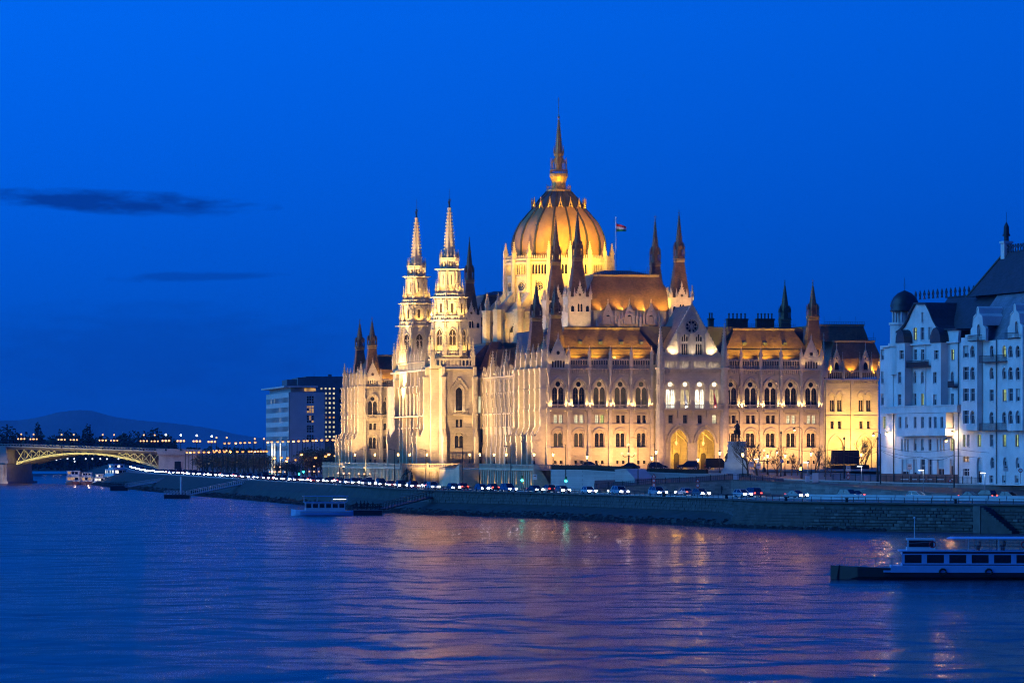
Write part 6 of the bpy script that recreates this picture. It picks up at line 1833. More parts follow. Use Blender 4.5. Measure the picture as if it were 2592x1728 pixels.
# ------------------------------------------------------------------ bridge
BP = [at(-260,1116,1862), at(20,1128,1850), at(410,1141,1830), at(505,1145,1826)]
BG = thing('bridge', 'long arched road bridge with lit yellow steel arch on stone piers', 'bridge', (BP[1].x,BP[1].y,0))
bo = Vector((BP[1].x,BP[1].y,0))
def bpt(t, z, off_=0.0):
    """t in 0..1 along the visible span, off_ across the deck"""
    a, b_ = BP[1], BP[2]; d = b_-a; d.z = 0; n = Vector((-d.y,d.x,0)).normalized()
    p = a + d*t + n*off_; return Vector((p.x,p.y,z)) - bo
def deckz(t): return BP[1].z + (BP[2].z-BP[1].z)*t if t >= 0 else BP[1].z - t*-.6
m = MB()
for t0, t1 in ((-1.0,-.5),(-.5,0),(0,.25),(.25,.5),(.5,.75),(.75,1.0),(1.0,1.25)):
    z0, z1 = deckz(t0), deckz(t1)
    m.hexa([bpt(t0,z0-1.4,0),bpt(t1,z1-1.4,0),bpt(t1,z1-1.4,24),bpt(t0,z0-1.4,24)],[bpt(t0,z0-.35,0),bpt(t1,z1-.35,0),bpt(t1,z1-.35,24),bpt(t0,z0-.35,24)])
m.obj('deck','bridge_dark', BG)
m = MB()
for off_ in (-.1, 24.1):
    for i in range(120):
        t = -1.0+2.25*i/119; z = deckz(t); m.bar(bpt(t,z-.35,off_), bpt(t,z+.75,off_), .16)
    for k in range(9):
        t0, t1 = -1+.25*k, -1+.25*(k+1); m.bar(bpt(t0,deckz(t0)+.8,off_), bpt(t1,deckz(t1)+.8,off_), .18); m.bar(bpt(t0,deckz(t0)-.2,off_), bpt(t1,deckz(t1)-.2,off_), .5)
m.obj('railing','bridge_stone', BG)
def arch_z(t): 
    zl0, zc, zr = wz(1171,1850), wz(1146,1840), wz(1181,1830)
    base = zl0+(zr-zl0)*t; return base + (zc-(zl0+zr)/2)*(1-(2*t-1)**2)
t0_, t1_ = .055, .975
for off_ in (0.2, 8, 16, 23.8):
    a = MB(); n = 26
    for i in range(n):
        u0, u1 = i/n, (i+1)/n; ta, tb = t0_+(t1_-t0_)*u0, t0_+(t1_-t0_)*u1
        za, zb_ = arch_z(u0), arch_z(u1); ha = .55+.25*abs(2*u0-1); hb = .55+.25*abs(2*u1-1)
        A = [bpt(ta,za-ha,off_-.5),bpt(tb,zb_-hb,off_-.5),bpt(tb,zb_-hb,off_+.5),bpt(ta,za-ha,off_+.5)]
        B = [bpt(ta,za+.2,off_-.5),bpt(tb,zb_+.2,off_-.5),bpt(tb,zb_+.2,off_+.5),bpt(ta,za+.2,off_+.5)]
        a.hexa(A, B)
        if off_ < 1 and i % 1 == 0:    # raised panels on the outer rib
            c0 = bpt(ta+(tb-ta)*.2,(za+zb_)/2-.55,off_-.62); c1 = bpt(ta+(tb-ta)*.8,(za+zb_)/2-.5,off_-.62); a.bar(c0, c1, .2, .35)
    a.obj('arch_rib','bridge_paint' if off_ < 1 else 'bridge_dark', BG)  # inner ribs coloured dark so that only the front rib looks lit
    b = MB()
    for side in (0, 1):
        us = [0.0,.055,.11,.165,.22,.275] if side == 0 else [1.0,.945,.89,.835,.78,.725]
        for k in range(5):
            ua, ub = us[k], us[k+1]; ta, tb = t0_+(t1_-t0_)*ua, t0_+(t1_-t0_)*ub
            zda, zdb = deckz(ta)-1.3, deckz(tb)-1.3
            b.bar(bpt(ta,arch_z(ua),off_), bpt(tb,zdb,off_), .28); b.bar(bpt(ta,zda,off_), bpt(tb,arch_z(ub),off_), .28); b.bar(bpt(tb,arch_z(ub),off_), bpt(tb,zdb,off_), .22)
    b.obj('spandrel_bracing','bridge_paint' if off_ < 1 else 'bridge_dark', BG)  # inner bracing coloured dark to look unlit, like its ribs
for tc_ in (-.005,):
    m = MB(); zt_ = wz(1172,1850)
    for off_, w_, h_ in ((12,0,0),):
        A = [bpt(-.045-.04,-1,-3),bpt(.05-.04,-1,-3),bpt(.05-.04,-1,27),bpt(-.045-.04,-1,27)]; B = [bpt(-.035-.04,zt_,-1),bpt(.04-.04,zt_,-1),bpt(.04-.04,zt_,25),bpt(-.035-.04,zt_,25)]
        m.hexa(A,B); m.hexa([bpt(-.06-.04,-1,-4),bpt(.065-.04,-1,-4),bpt(.065-.04,-1,28),bpt(-.06-.04,-1,28)],[bpt(-.06-.04,.9,-4),bpt(.065-.04,.9,-4),bpt(.065-.04,.9,28),bpt(-.06-.04,.9,28)])
        for k in (-.02,.0,.02): m.fr(bpt(k-.04,0,-2).x,bpt(k-.04,0,-2).y,.9,.9,zt_-.5,.8,8)
        m.hexa([bpt(-.05-.04,zt_,-1.5),bpt(.05-.04,zt_,-1.5),bpt(.05-.04,zt_,25),bpt(-.05-.04,zt_,25)],[bpt(-.03-.04,deckz(0)-.5,-1),bpt(.03-.04,deckz(0)-.5,-1),bpt(.03-.04,deckz(0)-.5,25),bpt(-.03-.04,deckz(0)-.5,25)])
    m.obj('pier','bridge_stone', BG)
m = MB(); za = deckz(1)
m.hexa([bpt(.985,3,-1.5),bpt(1.26,3,-1.5),bpt(1.26,3,26),bpt(.985,3,26)],[bpt(.985,za-.2,-1),bpt(1.26,za-.5,-1),bpt(1.26,za-.5,25),bpt(.985,za-.2,25)])
m.hexa([bpt(.98,za-1.3,-1.9),bpt(1.265,za-1.5,-1.9),bpt(1.265,za-1.5,-.9),bpt(.98,za-1.3,-.9)],[bpt(.98,za+.9,-1.7),bpt(1.265,za+.7,-1.7),bpt(1.265,za+.7,-1.0),bpt(.98,za+.9,-1.0)])
for k in range(24):
    t = .99+.27*k/23; m.bar(bpt(t,za-2.0,-2.0), bpt(t,za-1.4,-2.0), .5)
m.obj('abutment','bridge_stone', BG)
MB().hexa([bpt(1.09,6.2,-1.75),bpt(1.13,6.2,-1.75),bpt(1.13,6.2,-1.6),bpt(1.09,6.2,-1.6)],[bpt(1.09,9.4,-1.75),bpt(1.13,9.4,-1.75),bpt(1.13,9.4,-1.6),bpt(1.09,9.4,-1.6)]).obj('abutment_window','glass_dark', BG)
for u in (.04,.14,.24,.34,.44,.54,.64,.74,.84,.94):
    t = t0_+(t1_-t0_)*u; p = bpt(t, arch_z(u)-3.2, -5.5)+bo; q = bpt(t, arch_z(u)+.5, 0)+bo
    spot(p, q, 2600, 90, (1.0,.80,.30), blend=.8)
for u in (.03,.97): point(bpt(t0_+(t1_-t0_)*u, arch_z(u)+2.5, 1.0)+bo, 300, (1,.6,.15))
spot(bpt(.03,1.5,-14)+bo, bpt(.005,5,0)+bo, 3500, 60, (1.0,.72,.5)); spot(bpt(1.1,5.5,-22)+bo, bpt(1.1,10,0)+bo, 3600, 90, (1.0,.62,.62))
vi = thing('viaduct_wall', 'low stone ramp wall running right from the bridge abutment behind the trees', 'wall', (wx(505,1790),1790,5))
MB().box(0,30,0,6,-1,wz(1150,1790)-5).box(-.2,30.2,-.2,.6,wz(1150,1790)-5.2,wz(1147,1790)-5).obj('wall_face','bridge_stone', vi)
# ------------------------------------------------------------------ vehicles
def car_meshes(style):
    """local: +x forward, origin on the road under the middle"""
    L, Wd, Ht = {'sedan':(4.5,1.78,1.45),'hatch':(4.0,1.74,1.5),'suv':(4.6,1.86,1.72),'van':(5.2,1.95,2.3)}[style]
    h = L/2; hw = Wd/2
    if style == 'van': prof = [(-h,.35),(-h,Ht*.92),(-h+.2,Ht),(h-1.9,Ht),(h-1.1,Ht*.62),(h-.15,Ht*.48),(h,.75),(h,.35)]; cab = None
    elif style == 'suv': prof = [(-h,.4),(-h,1.0),(-h+.15,1.05),(h-1.35,1.02),(h-.2,.9),(h,.7),(h,.38)]; cab = [(-h+.1,1.04),(-h+.45,Ht),(h-2.1,Ht),(h-1.3,1.02)]
    elif style == 'hatch': prof = [(-h,.35),(-h,.85),(-h+.1,.95),(h-1.1,.92),(h-.15,.75),(h,.6),(h,.33)]; cab = [(-h+.12,.93),(-h+.5,Ht),(h-1.95,Ht),(h-1.05,.92)]
    else: prof = [(-h,.35),(-h,.82),(-h+.75,.93),(h-1.25,.9),(h-.15,.72),(h,.58),(h,.33)]; cab = [(-h+.6,.92),(-h+1.35,Ht),(h-2.1,Ht),(h-1.2,.9)]
    def ext(m, pr, w0, w1=None):
        w1 = w1 or w0; zs = [p[1] for p in pr]; z0, z1 = min(zs), max(zs)
        n = len(pr); wv = [w0+(w1-w0)*((p[1]-z0)/(z1-z0)) for p in pr]
        m.add([(p[0],-w,p[1]) for p, w in zip(pr, wv)]+[(p[0],w,p[1]) for p, w in zip(pr, wv)], [tuple(range(n)),tuple(range(2*n-1,n-1,-1))]+[(i,(i+1)%n,n+(i+1)%n,n+i) for i in range(n)])
    b = MB(); ext(b, prof, hw, hw*.94)
    b.box(-h-.06,-h+.1,-hw*.9,hw*.9,.4,.58); b.box(h-.1,h+.06,-hw*.9,hw*.9,.36,.55)
    g = MB()
    if cab:
        ext(g, cab, hw*.93, hw*.74)
        zt = cab[1][1]; b.hexa([(cab[1][0]-.05,-hw*.75,zt-.03),(cab[2][0]+.05,-hw*.75,zt-.03),(cab[2][0]+.05,hw*.75,zt-.03),(cab[1][0]-.05,hw*.75,zt-.03)],[(cab[1][0]+.05,-hw*.7,zt+.05),(cab[2][0]-.1,-hw*.7,zt+.05),(cab[2][0]-.1,hw*.7,zt+.05),(cab[1][0]+.05,hw*.7,zt+.05)])
        for s in (-1,1):
            for (x0,z0),(x1,z1) in ((cab[0],cab[1]),(cab[3],cab[2])): b.bar((x0,s*hw*.925,z0),(x1,s*hw*.745,z1),.09)
            xm = (cab[1][0]+cab[2][0])/2; b.bar((xm,s*hw*.925,cab[0][1]),(xm,s*hw*.745,cab[1][1]),.09)
    else:
        g.add([(h-1.88,-hw*.86,Ht*.98),(h-1.88,hw*.86,Ht*.98),(h-1.08,hw*.92,Ht*.64),(h-1.08,-hw*.92,Ht*.64)],[(0,1,2,3)])
        g.v = [(x+.03,y,z+.02) for x,y,z in g.v]
        for s in (-1,1): g.box(h-2.6,h-1.75,s*hw*.97-.02,s*hw*.97+.02,Ht*.62,Ht*.88)
    wh = MB(); wh.add(*_wheel(.33,.22)); rm = MB(); rm.add(*_wheel(.2,.235))
    hl = MB().box(-.24,.06,-.21,.21,-.11,.12); tl = MB().box(-.05,.04,-.16,.16,-.1,.1)
    return dict(body=b.mesh('body','paint_grey'), glass=g.mesh('window_glass','car_glass'), tyre=wh.mesh('tyre','tyre'), rim=rm.mesh('rim','rim'), head=hl.mesh('headlight','head_lamp'), tail=tl.mesh('tail_light','tail_lamp'), L=L, hw=hw)
def _wheel(r, w, n=12):
    vs = []; 
    for y in (-w/2, w/2):
        for i in range(n): vs.append((r*math.cos(2*math.pi*i/n), y, r*math.sin(2*math.pi*i/n)))
    return vs, [(i,(i+1)%n,n+(i+1)%n,n+i) for i in range(n)] + [tuple(range(n)), tuple(range(2*n-1,n-1,-1))]
CARM = {s: car_meshes(s) for s in ('sedan','hatch','suv','van')}
def put_car(p, yaw, style, colour, label, group=None, lights=True, beam=0):
    M_ = CARM[style]; name = {'van':'delivery_van'}.get(style, 'car')
    t = thing(name, label, 'van' if style == 'van' else 'car', p, yaw, group)
    obj('body', M_['body'], t, mat='paint_'+colour); obj('window_glass', M_['glass'], t)
    h, hw = M_['L']/2, M_['hw']
    for x in (-h+.8, h-.85):
        for s in (-1,1):
            w = obj('wheel', M_['tyre'], t, (x, s*(hw-.1), .33)); obj('rim', M_['rim'], w)
    for s in (-1,1):
        a = obj('headlight', M_['head'], t, (h, s*(hw-.195), .66), mat=None if lights else 'rim'); obj('tail_light', M_['tail'], t, (-h, s*(hw-.24), .78), mat=None if lights else 'sign_red')
    if beam:
        c, s_ = math.cos(yaw), math.sin(yaw); q = Vector(p)+Vector((c*(h+.3),s_*(h+.3),.7))
        spot(q, q+Vector((c*12,s_*12,-.5)), beam, 95, (.8,.93,1.0), blend=.9, rad=.2)
    return t
def road_at(i):
    k = int(i); f_ = i-k; p = RD[k]*(1-f_)+RD[min(k+1,len(RD)-1)]*f_; d = (RD[min(k+1,len(RD)-1)]-RD[k]).normalized(); return p, d, Vector((d.y,-d.x,0)).normalized()
rng = random.Random(77)
cols = ['black','grey','silver','white','blue','navy','grey','silver','black','red']
cn_ = {'black':'black','grey':'dark grey','silver':'silver','white':'white','blue':'blue','navy':'dark blue','red':'red'}
arc_len = [0]
for a, b in zip(RD, RD[1:]): arc_len.append(arc_len[-1]+(b-a).length)
def road_s(s):
    for i in range(len(arc_len)-1):
        if arc_len[i+1] >= s: return road_at(i+(s-arc_len[i])/(arc_len[i+1]-arc_len[i]))
S0 = arc_len[NS]
incoming, outgoing = [], []
# oncoming, river side: dense from the bridge to the terraces, then spaced out
def s_of_px(x):
    best = min(range(len(RD)), key=lambda i: abs(CX+RD[i].x/RD[i].y*F - x)); return arc_len[best]
segs = [(s_of_px(2560), s_of_px(2230), 10.5), (s_of_px(2200), s_of_px(1400), 14.0), (s_of_px(1380), s_of_px(880), 15.0), (s_of_px(860), s_of_px(640), 17.0), (s_of_px(630), s_of_px(345), 22.0)]
for s0, s1, st in segs:
    s = s0
    while s < s1: incoming.append(s + rng.uniform(-1.5,1.5)); s += st*rng.uniform(.85,1.2)
s = s_of_px(2500)
while s < s_of_px(420): outgoing.append(s + rng.uniform(-3,3)); s += 30*rng.uniform(.7,1.3)
incoming = incoming[:98]; incoming.sort(reverse=True); outgoing.sort(reverse=True)
def near(x):
    marks = [(260,'below the bridge arch'),(480,'behind the white-railed pontoon'),(660,'below the row of dark trees'),(790,'below the pale office block'),(900,'at the north end of the terrace'),(1100,'below the two stone towers'),(1330,'below the terrace stair'),(1500,'below the pale retaining wall'),(1700,'in front of the golden arches'),(1920,'below the bronze rider'),(2230,'before the stone ramp'),(2440,'below the gabled white house'),(2600,'below the bow-fronted white house')]
    return [m for lim, m in marks if x <= lim][0] if x <= 2600 else 'at the right edge of the picture'
seen = {}
for i, s in enumerate(incoming):
    p, d, n = road_s(s); q = p - n*RHW*.45; x = CX + q.x/q.y*F
    st = rng.choice(['sedan','hatch','suv','sedan','hatch','van' if i % 7 == 3 else 'suv']); c = rng.choice(cols)
    lab = f"{cn_[c]} {'van' if st=='van' else st if st!='hatch' else 'hatchback'} with headlights on, {ordinal(i)} oncoming car from the left on the quay"
    put_car(q, math.atan2(-d.y,-d.x), st, c, lab, 'oncoming cars on the quay road', beam=(700 if q.y > 1000 and i % 6 == 0 else 0))
for i, s in enumerate(outgoing):
    p, d, n = road_s(s); q = p + n*RHW*.45; x = CX + q.x/q.y*F
    st = rng.choice(['sedan','hatch','suv','van' if i % 9 == 4 else 'sedan']); c = rng.choice(cols)
    lab = f"{cn_[c]} {'van' if st=='van' else st if st!='hatch' else 'hatchback'} showing red tail lights, {ordinal(i)} departing car from the left"
    put_car(q, math.atan2(d.y,d.x), st, c, lab, 'cars driving away on the quay road')
# parked by the arches, dark against the light
for x, y, Y, st, c, yaw, lab in ((1592,1189,905,'sedan','black',3.0,'black sedan parked beside the hedge gap left of the golden arches'),(1664,1187,918,'hatch','black',.2,'small black hatchback parked below the left golden arch'),(1742,1187,918,'suv','black',3.1,'black estate car parked between the two golden arches'),(1816,1187,912,'van','black',.1,'black van parked beside the bronze rider statue'),(1496,1186,932,'hatch','grey',.1,'dark grey hatchback parked close to the lit left wing wall')):
    put_car((wx(x,Y),Y,wz(y,Y)), yaw, st, c, lab, None, lights=False)

# ------------------------------------------------------------------ street lamps
def globe_part(mb_pts, r, mat, parent):
    for p in mb_pts: MB().ball(p, r, 8, 6).obj('globe', mat, parent, smooth=True)
def lantern_lamp(p, h, label, group, mat='globe_warm', power=0, size=1.0, col=(1,.6,.2)):
    t = thing('street_lamp', label, 'lamp', p, 0, group)
    MB().fr(0,0,0,.22*size,.6*size,.1*size,8).fr(0,0,.6*size,.07*size,h-.55*size,.05*size,6).fr(0,0,h-.58*size,.16*size,h-.5*size,.16*size,6).obj('post','iron', t)
    MB().fr(0,0,h-.5*size,.13*size,h,.22*size,6).obj('lantern', mat, t)
    MB().fr(0,0,h,.26*size,h+.22*size,.03,6).obj('lantern_cap','iron', t)
    if power: point(Vector(p)+Vector((0,-.5,h-.2)), power, col)
    return t
def arm_lamp(p, h, arm, label, group, mat='globe_orange', power=0, col=(1,.55,.15), r=.28):
    t = thing('street_lamp', label, 'lamp', p, 0, group)
    MB().tube([(0,0,0),(0,0,h*.6),(0,0,h)], [.16,.12,.08], 6).tube([(0,0,h),(arm*.4,0,h+.35),(arm,0,h+.3)], .06, 5).obj('post','iron', t)
    m = MB().fr(arm,0,h-.15,r,h+.25,.12,8); m.obj('lamp_hood','iron', t)
    MB().ball((arm,0,h-.2), r*.9, 8, 6, .8).obj('lamp_glass', mat, t, smooth=True)
    if power: point(Vector(p)+Vector((arm,-.6,h-.5)), power, col)
    return t
def cluster_lamp(p, h, label, group, r=.5, top='globe_warm', glob='globe_warm', low=True):
    t = thing('candelabra_lamp', label, 'lamp', p, 0, group)
    m = MB().fr(0,0,0,.5,.9,.25,8).fr(0,0,.9,.16,h,.1,6)
    arms = [(math.cos(a)*1.35, math.sin(a)*1.35) for a in (0, math.pi/2, math.pi, -math.pi/2)]
    for x, y in arms: m.tube([(0,0,h*.55),(x*.6,y*.6,h*.52),(x,y,h*.6)], .09, 5)
    m.obj('post','iron', t)
    MB().ball((0,0,h+r*.8), r, 8, 6).obj('globe', top, t, smooth=True)
    for x, y in arms: MB().ball((x,y,h*.6+r*.9), r, 8, 6).obj('globe', glob, t, smooth=True)
    return t
# bridge candelabra: near and far parapet pairs
bx = [(53.8,0),(156,0),(260,0),(364,0),(85,1),(186.7,1),(289,1),(391.6,1)]
for i, (x, farp) in enumerate(bx):
    t = (x-20)/390.0; Y = 1850-20*t + (24 if farp else 0); z = deckz(t)-.2
    cluster_lamp((wx(x,Y),Y,z), wz(1096+(x/40.0)*.25+4,Y)-z, f"five-globe candelabra lamp on the {'far' if farp else 'near'} bridge parapet, {ordinal(i%4)} from the left", 'lamps on the bridge', r=.36)
for i, (x, y) in enumerate(((419.8,1096),(457.6,1097),(498,1098),(536,1100))):
    Y = 1825; z = wz(1137,Y)-.6; cluster_lamp((wx(x,Y),Y,z), wz(y+6,Y)-z, f'dark iron candelabra with white top lamp on the stone abutment, {ordinal(i)} from the left', 'abutment lamps', r=.45, top='globe_white')
for i, (x, y) in enumerate(((548,1104),(574,1104),(645,1107),(668,1107))):
    Y = 1830; z = 5.2; cluster_lamp((wx(x,Y),Y,z), wz(y+5,Y)-z, f'tall five-globe lamp above the dark trees, {ordinal(i)} from the left of its four', 'tall globe lamps beyond the trees', r=.4)
# three rows of warm street lamps
rowA = [469,478,487,499,512,524,538,551,564,579,596,610,626,641,656,670]
for i, x in enumerate(rowA):
    Y = 1560-14*i; z = 5.0; y = 1143-.2*i; h = wz(y,Y)-z
    arm_lamp((wx(x,Y),Y,z), h, .6, f'orange street lamp in the row above the dark trees, {ordinal(i)} from the left', 'orange lamps above the quay trees', r=.5, power=260 if i % 4 == 1 else 0)
rowB = [565,576,593,605,616,628,642,674,684,699,712,726,739,752,765.5,774,788,796,810,824,838.5]
for i, x in enumerate(rowB):
    Y = 1470-9*i; z = 5.0; y = 1120-.45*i; h = wz(y,Y)-z
    arm_lamp((wx(x,Y),Y,z), h, .5, f'warm street lamp in the high row crossing the office block, {ordinal(i)} from the left', 'warm lamps before the office block', mat='globe_warm', r=.5, power=200 if i % 5 == 2 else 0)
rowC = [(691,1157),(708,1156),(724,1157),(721,1164),(744.6,1161.5),(769,1159),(759,1148),(794.6,1156),(820,1152.5),(828,1147.5),(844,1151)]
for i, (x, y) in enumerate(rowC):
    Y = 1330-6*i; z = 5.0
    arm_lamp((wx(x,Y),Y,z), wz(y,Y)-z, .5, f'orange street lamp among the low trees left of the palace, {ordinal(i)} from the left', 'orange lamps beside the palace corner', r=.5, power=300 if i % 3 == 0 else 0)
rowD = [(694.5,1183),(709,1183),(795,1181),(834,1184),(870,1182),(922,1185)]
for i, (x, y) in enumerate(rowD):
    Y = 1255-8*i if x < 840 else 1070; z = 5.0; cluster_lamp((wx(x,Y),Y,z), wz(y,Y)-z, f'quay lamp with stacked pale globes beside the traffic, {ordinal(i)} from the left', 'stacked globe lamps on the quay', r=.22)
# terrace lanterns
for i, (x, a, b0) in enumerate(((899,-4.6,None),(949,-4.6,None),(1008,-14.2,None),(1037,None,99.8),(1080,None,99.8),(1188.6,None,99.8),(1215,None,99.8),(1251,-5.2,None),(1281.7,-5.2,None),(1358,-5.2,-12.4))):
    if b0 is None: b0 = bl(x, a)
    if a is None: a = al(x, b0)
    p = pw(a, b0, .95); lantern_lamp(p, 2.3, f'lit lantern post on the terrace balustrade, {ordinal(i)} from the left', 'lanterns on the river terrace', size=1.35, power=90)
# lamps in front of the south wing and on the square
for i, (x, yt, yb, Y, lab) in enumerate(((1400,1147,1183,930,'lit lantern post at the left corner of the south wing'),(1486,1153,1184,930,'lit lantern post before the third ground window of the south wing'),(1650,1156,1190,925,'lit lantern post just left of the portal turret'),(1661,1141,1195,910,'tall lit lantern post left of the golden arches'),(1767,1160,1190,912,'low lit lantern post between the golden arches'),(1822,1143,1200,905,'tall lit lantern post left of the bronze rider'),(1880,1147,1208,885,'lit lantern post right of the rider pedestal'),(1943,1151,1205,895,'lit lantern post beside the big square lamp'),(1967,1143,1200,905,'lit lantern post behind the young trees'),(1987,1150,1204,893,'lit lantern post left of the dark tram pole'),(2053,1145,1200,900,'lit lantern post beside the shrubby tree'),(2180,1147,1196,960,'lit lantern post over the blue hoarding'))):
    z = wz(yb,Y); lantern_lamp((wx(x,Y),Y,z), wz(yt,Y)-z, lab, 'lantern posts on the square', size=1.5, power=120)
for x, yt, yb, Y, lab in ((1591,1128,1186,912,'ornate dark candelabra with bright lamps before the fourth bay'),(1934,1143,1193,905,'ornate dark candelabra glowing among bare trees')):
    z = wz(yb,Y); cluster_lamp((wx(x,Y),Y,z), wz(yt,Y)-z, lab, None, r=.3); point((wx(x,Y),Y-2,wz(yt,Y)), 300, (1,.6,.2))
for x, yt, yb, Y, arm, lab, pw_ in ((2030,1085,1212,880,-1.5,'tall dark tram pole with hanging lamp before the right wing',260),(2229,1098,1225,846,-1.4,'tall dark tram pole with hanging lamp at the white house corner',260),(2415,1112,1245,826,-1.5,'tall lamp post with hanging lamp where the white houses meet',300)):
    z = wz(yb,Y); arm_lamp((wx(x,Y),Y,z), wz(yt,Y)-z, arm, lab, None, mat='globe_warm', power=pw_, r=.34)
for x, yt, yb, Y, lab in ((1977,1090,1206,893,'plain tall dark pole among the bare trees'),(2137,1105,1208,880,'plain tall dark pole before the blue hoarding'),(2221,1105,1224,852,'thick dark pole beside the white house corner'),(1615,1108,1228,880,'tall thin lamp mast with dark head before the left wing'),(1432,1125,1216,880,'tall thin lamp mast above the green traffic light'),(860,1138,1222,1080,'tall thin mast at the palace far corner'),(926,1138,1225,1035,'tall thin mast before the far pavilion'),(999,1138,1222,1000,'tall thin mast before the far tower'),(1078,1138,1220,960,'tall thin mast before the near tower'),(1171,1132,1226,930,'tall thin mast before the terrace stair'),(1293,1130,1228,905,'tall thin mast before the near pavilion')):
    z = wz(yb,Y)-.3; t = thing('pole', lab, 'pole', (wx(x,Y),Y,z))
    hh = wz(yt,Y)-z; MB().tube([(0,0,0),(0,0,hh*.5),(0,0,hh)], [.2,.16,.11] if x > 1900 else [.12,.1,.07], 6).obj('mast','iron', t)
    if x < 1900: MB().bar((0,0,hh),(-1.3,0,hh+.1),.08).bar((-1.5,0,hh+.08),(-.7,0,hh+.12),.2,.12).obj('lamp_head','iron', t)
    else: MB().fr(0,0,hh-.6,.24,hh-.2,.24,8).obj('collar','iron', t)
for i, (x, yt, yb, Y) in enumerate(((2181,1180,1234,850),(2337,1190,1248,815),(2493,1197,1258,790),(2045,1170,1212,880),(1919,1162,1205,890))):
    z = wz(yb,Y); t = thing('street_lamp', f'slim pale lamp post with flat white head, {["left of the white houses","before the gabled house shops","before the bow-fronted house","beside the white cabinets","beside the rider statue"][i]}', 'lamp', (wx(x,Y),Y,z), 0, 'slim pale lamps')
    hh = wz(yt,Y)-z; MB().tube([(0,0,0),(0,0,hh*.93),(0,0,hh)], [.1,.08,.06], 6).obj('post','steel', t); MB().hexa([(-.9,-.2,hh-.05),(.1,-.15,hh-.05),(.1,.15,hh-.05),(-.9,.2,hh-.05)],[(-.8,-.15,hh+.1),(.1,-.1,hh+.1),(.1,.1,hh+.1),(-.8,.15,hh+.1)]).obj('lamp_head','globe_white', t)
    point((wx(x,Y)-.6,Y-.3,z+hh-.4), 60, (.9,.95,1))
# wall lamps of the white houses
for x, y, lab in ((2245,1095,'bright lamp on the left corner wall of the gabled white house'),(2410,1092,'bright lamp on the wall where the two white houses meet')):
    s = sx(x,.9); p = Vector((OX+UX*s+NX*.9, OY+UY*s+NY*.9, HZ+sz(y,s,.9)))
    t = thing('wall_lamp', lab, 'lamp', p); MB().bar((0,0,.15),(-NX*.9,-NY*.9,.25),.07).fr(0,0,-.02,.3,.25,.1,8).obj('bracket','iron', t); MB().ball((0,0,-.12),.26,8,6).obj('lamp_glass','globe_warm', t, smooth=True)
    point(p+Vector((NX*.4,NY*.4,-.4)), 900, (1,.6,.22), .2)
# traffic lights
for i, (x, y, yb, Y, lab) in enumerate(((1432.5,1217,1240,868,'green traffic light below the pale retaining wall'),(1321.5,1215,1238,890,'green traffic light at the foot of the terrace'),(757,1199,1216,1235,'green traffic light below the office block, left of two'),(768,1194,1214,1260,'green traffic light below the office block, right of two'),(683,1201,1214,1290,'green traffic light left of the low trees'))):
    z = wz(yb,Y); t = thing('traffic_light', lab, 'traffic light', (wx(x,Y),Y,z), 0, 'green traffic lights'); hh = wz(y,Y)-z
    MB().tube([(0,0,0),(0,0,hh+1.0)], .07, 6).box(-.2,.2,-.15,.1,hh-.25,hh+.95).obj('signal_housing','iron', t); MB().ball((0,-.2,hh),.24,8,6).obj('signal_lens','signal_green', t); point((wx(x,Y),Y-.7,wz(y,Y)), 90, (.02,1,.65))
t = thing('traffic_light', 'amber flashing signal low among the shrubs right of the rider', 'traffic light', (wx(2027,890),890,wz(1212,890)))
MB().tube([(0,0,0),(0,0,2.6)], .09, 6).box(-.22,.22,-.15,.15,1.9,3.1).obj('signal_housing','iron', t); MB().ball((0,-.25,wz(1186,890)-wz(1212,890)),.33,8,6).obj('signal_lens','signal_orange', t); point((wx(2027,890),889,wz(1186,890)), 160, (1,.5,.05))
# signs and cabinets
def sign(x, y, yb, Y, shape, lab, extra=None):
    z = wz(yb,Y); hh = wz(y,Y)-z; t = thing('road_sign', lab, 'sign', (wx(x,Y),Y,z)); MB().tube([(0,0,0),(0,0,hh+.4)], .05, 6).obj('post','steel', t)
    for dz, sh in zip((0,-.95,-1.8), shape):
        c = hh+dz
        if sh == 't': MB().plate([(-.48,c-.35),(.48,c-.35),(0,c+.48)],[],.06,.1).obj('sign_plate','sign_red', t); MB().plate([(-.27,c-.24),(.27,c-.24),(0,c+.24)],[],.1,.11).obj('sign_face','sign_white', t)
        if sh == 'c': MB().plate(circle(0,c,.4,14),[],.06,.1).obj('sign_plate','sign_red', t); MB().plate(circle(0,c,.27,14),[],.1,.11).obj('sign_face','sign_white', t)
        if sh == 'b': MB().plate(circle(0,c,.4,14),[],.06,.1).obj('sign_plate','sign_blue', t); MB().plate([(-.06,c-.2),(.06,c-.2),(.06,c+.25),(-.06,c+.25)],[],.1,.11).obj('sign_face','sign_white', t)
        if sh == 'r': MB().plate(rect(-.45,.45,c-.6,c+.5),[],.06,.1).obj('sign_plate','sign_white', t); MB().plate(rect(-.25,.25,c+.05,c+.2),[],.1,.11).obj('sign_face','cloth_dark', t)
for a_ in ((1655,1204,1232,862,'tcc','stacked triangle and round warning signs by the ramp left of the arches'),(1766,1216,1234,856,'tcc','stacked triangle and round signs on the quay below the rider'),(2147,1185,1216,880,'rtc','tall stack of white, triangle and round signs before the hoarding'),(2405,1215,1250,815,'t','red warning triangle before the gabled white house'),(1979,1166,1206,888,'b','round blue sign on a post among the bare trees'),(1902,1174,1206,888,'r','white parking sign right of the rider pedestal'),(1920,1178,1207,886,'r','tall white information sign right of the rider pedestal'),(2302,1180,1218,840,'r','small white sign before the house shop front'),(2546,1184,1222,805,'r','small white sign before the bow-fronted house'),(2583,1190,1224,800,'c','round sign at the right edge before the houses'),(1354,1206,1230,895,'r','small white board at the terrace foot')):
    sign(*a_)
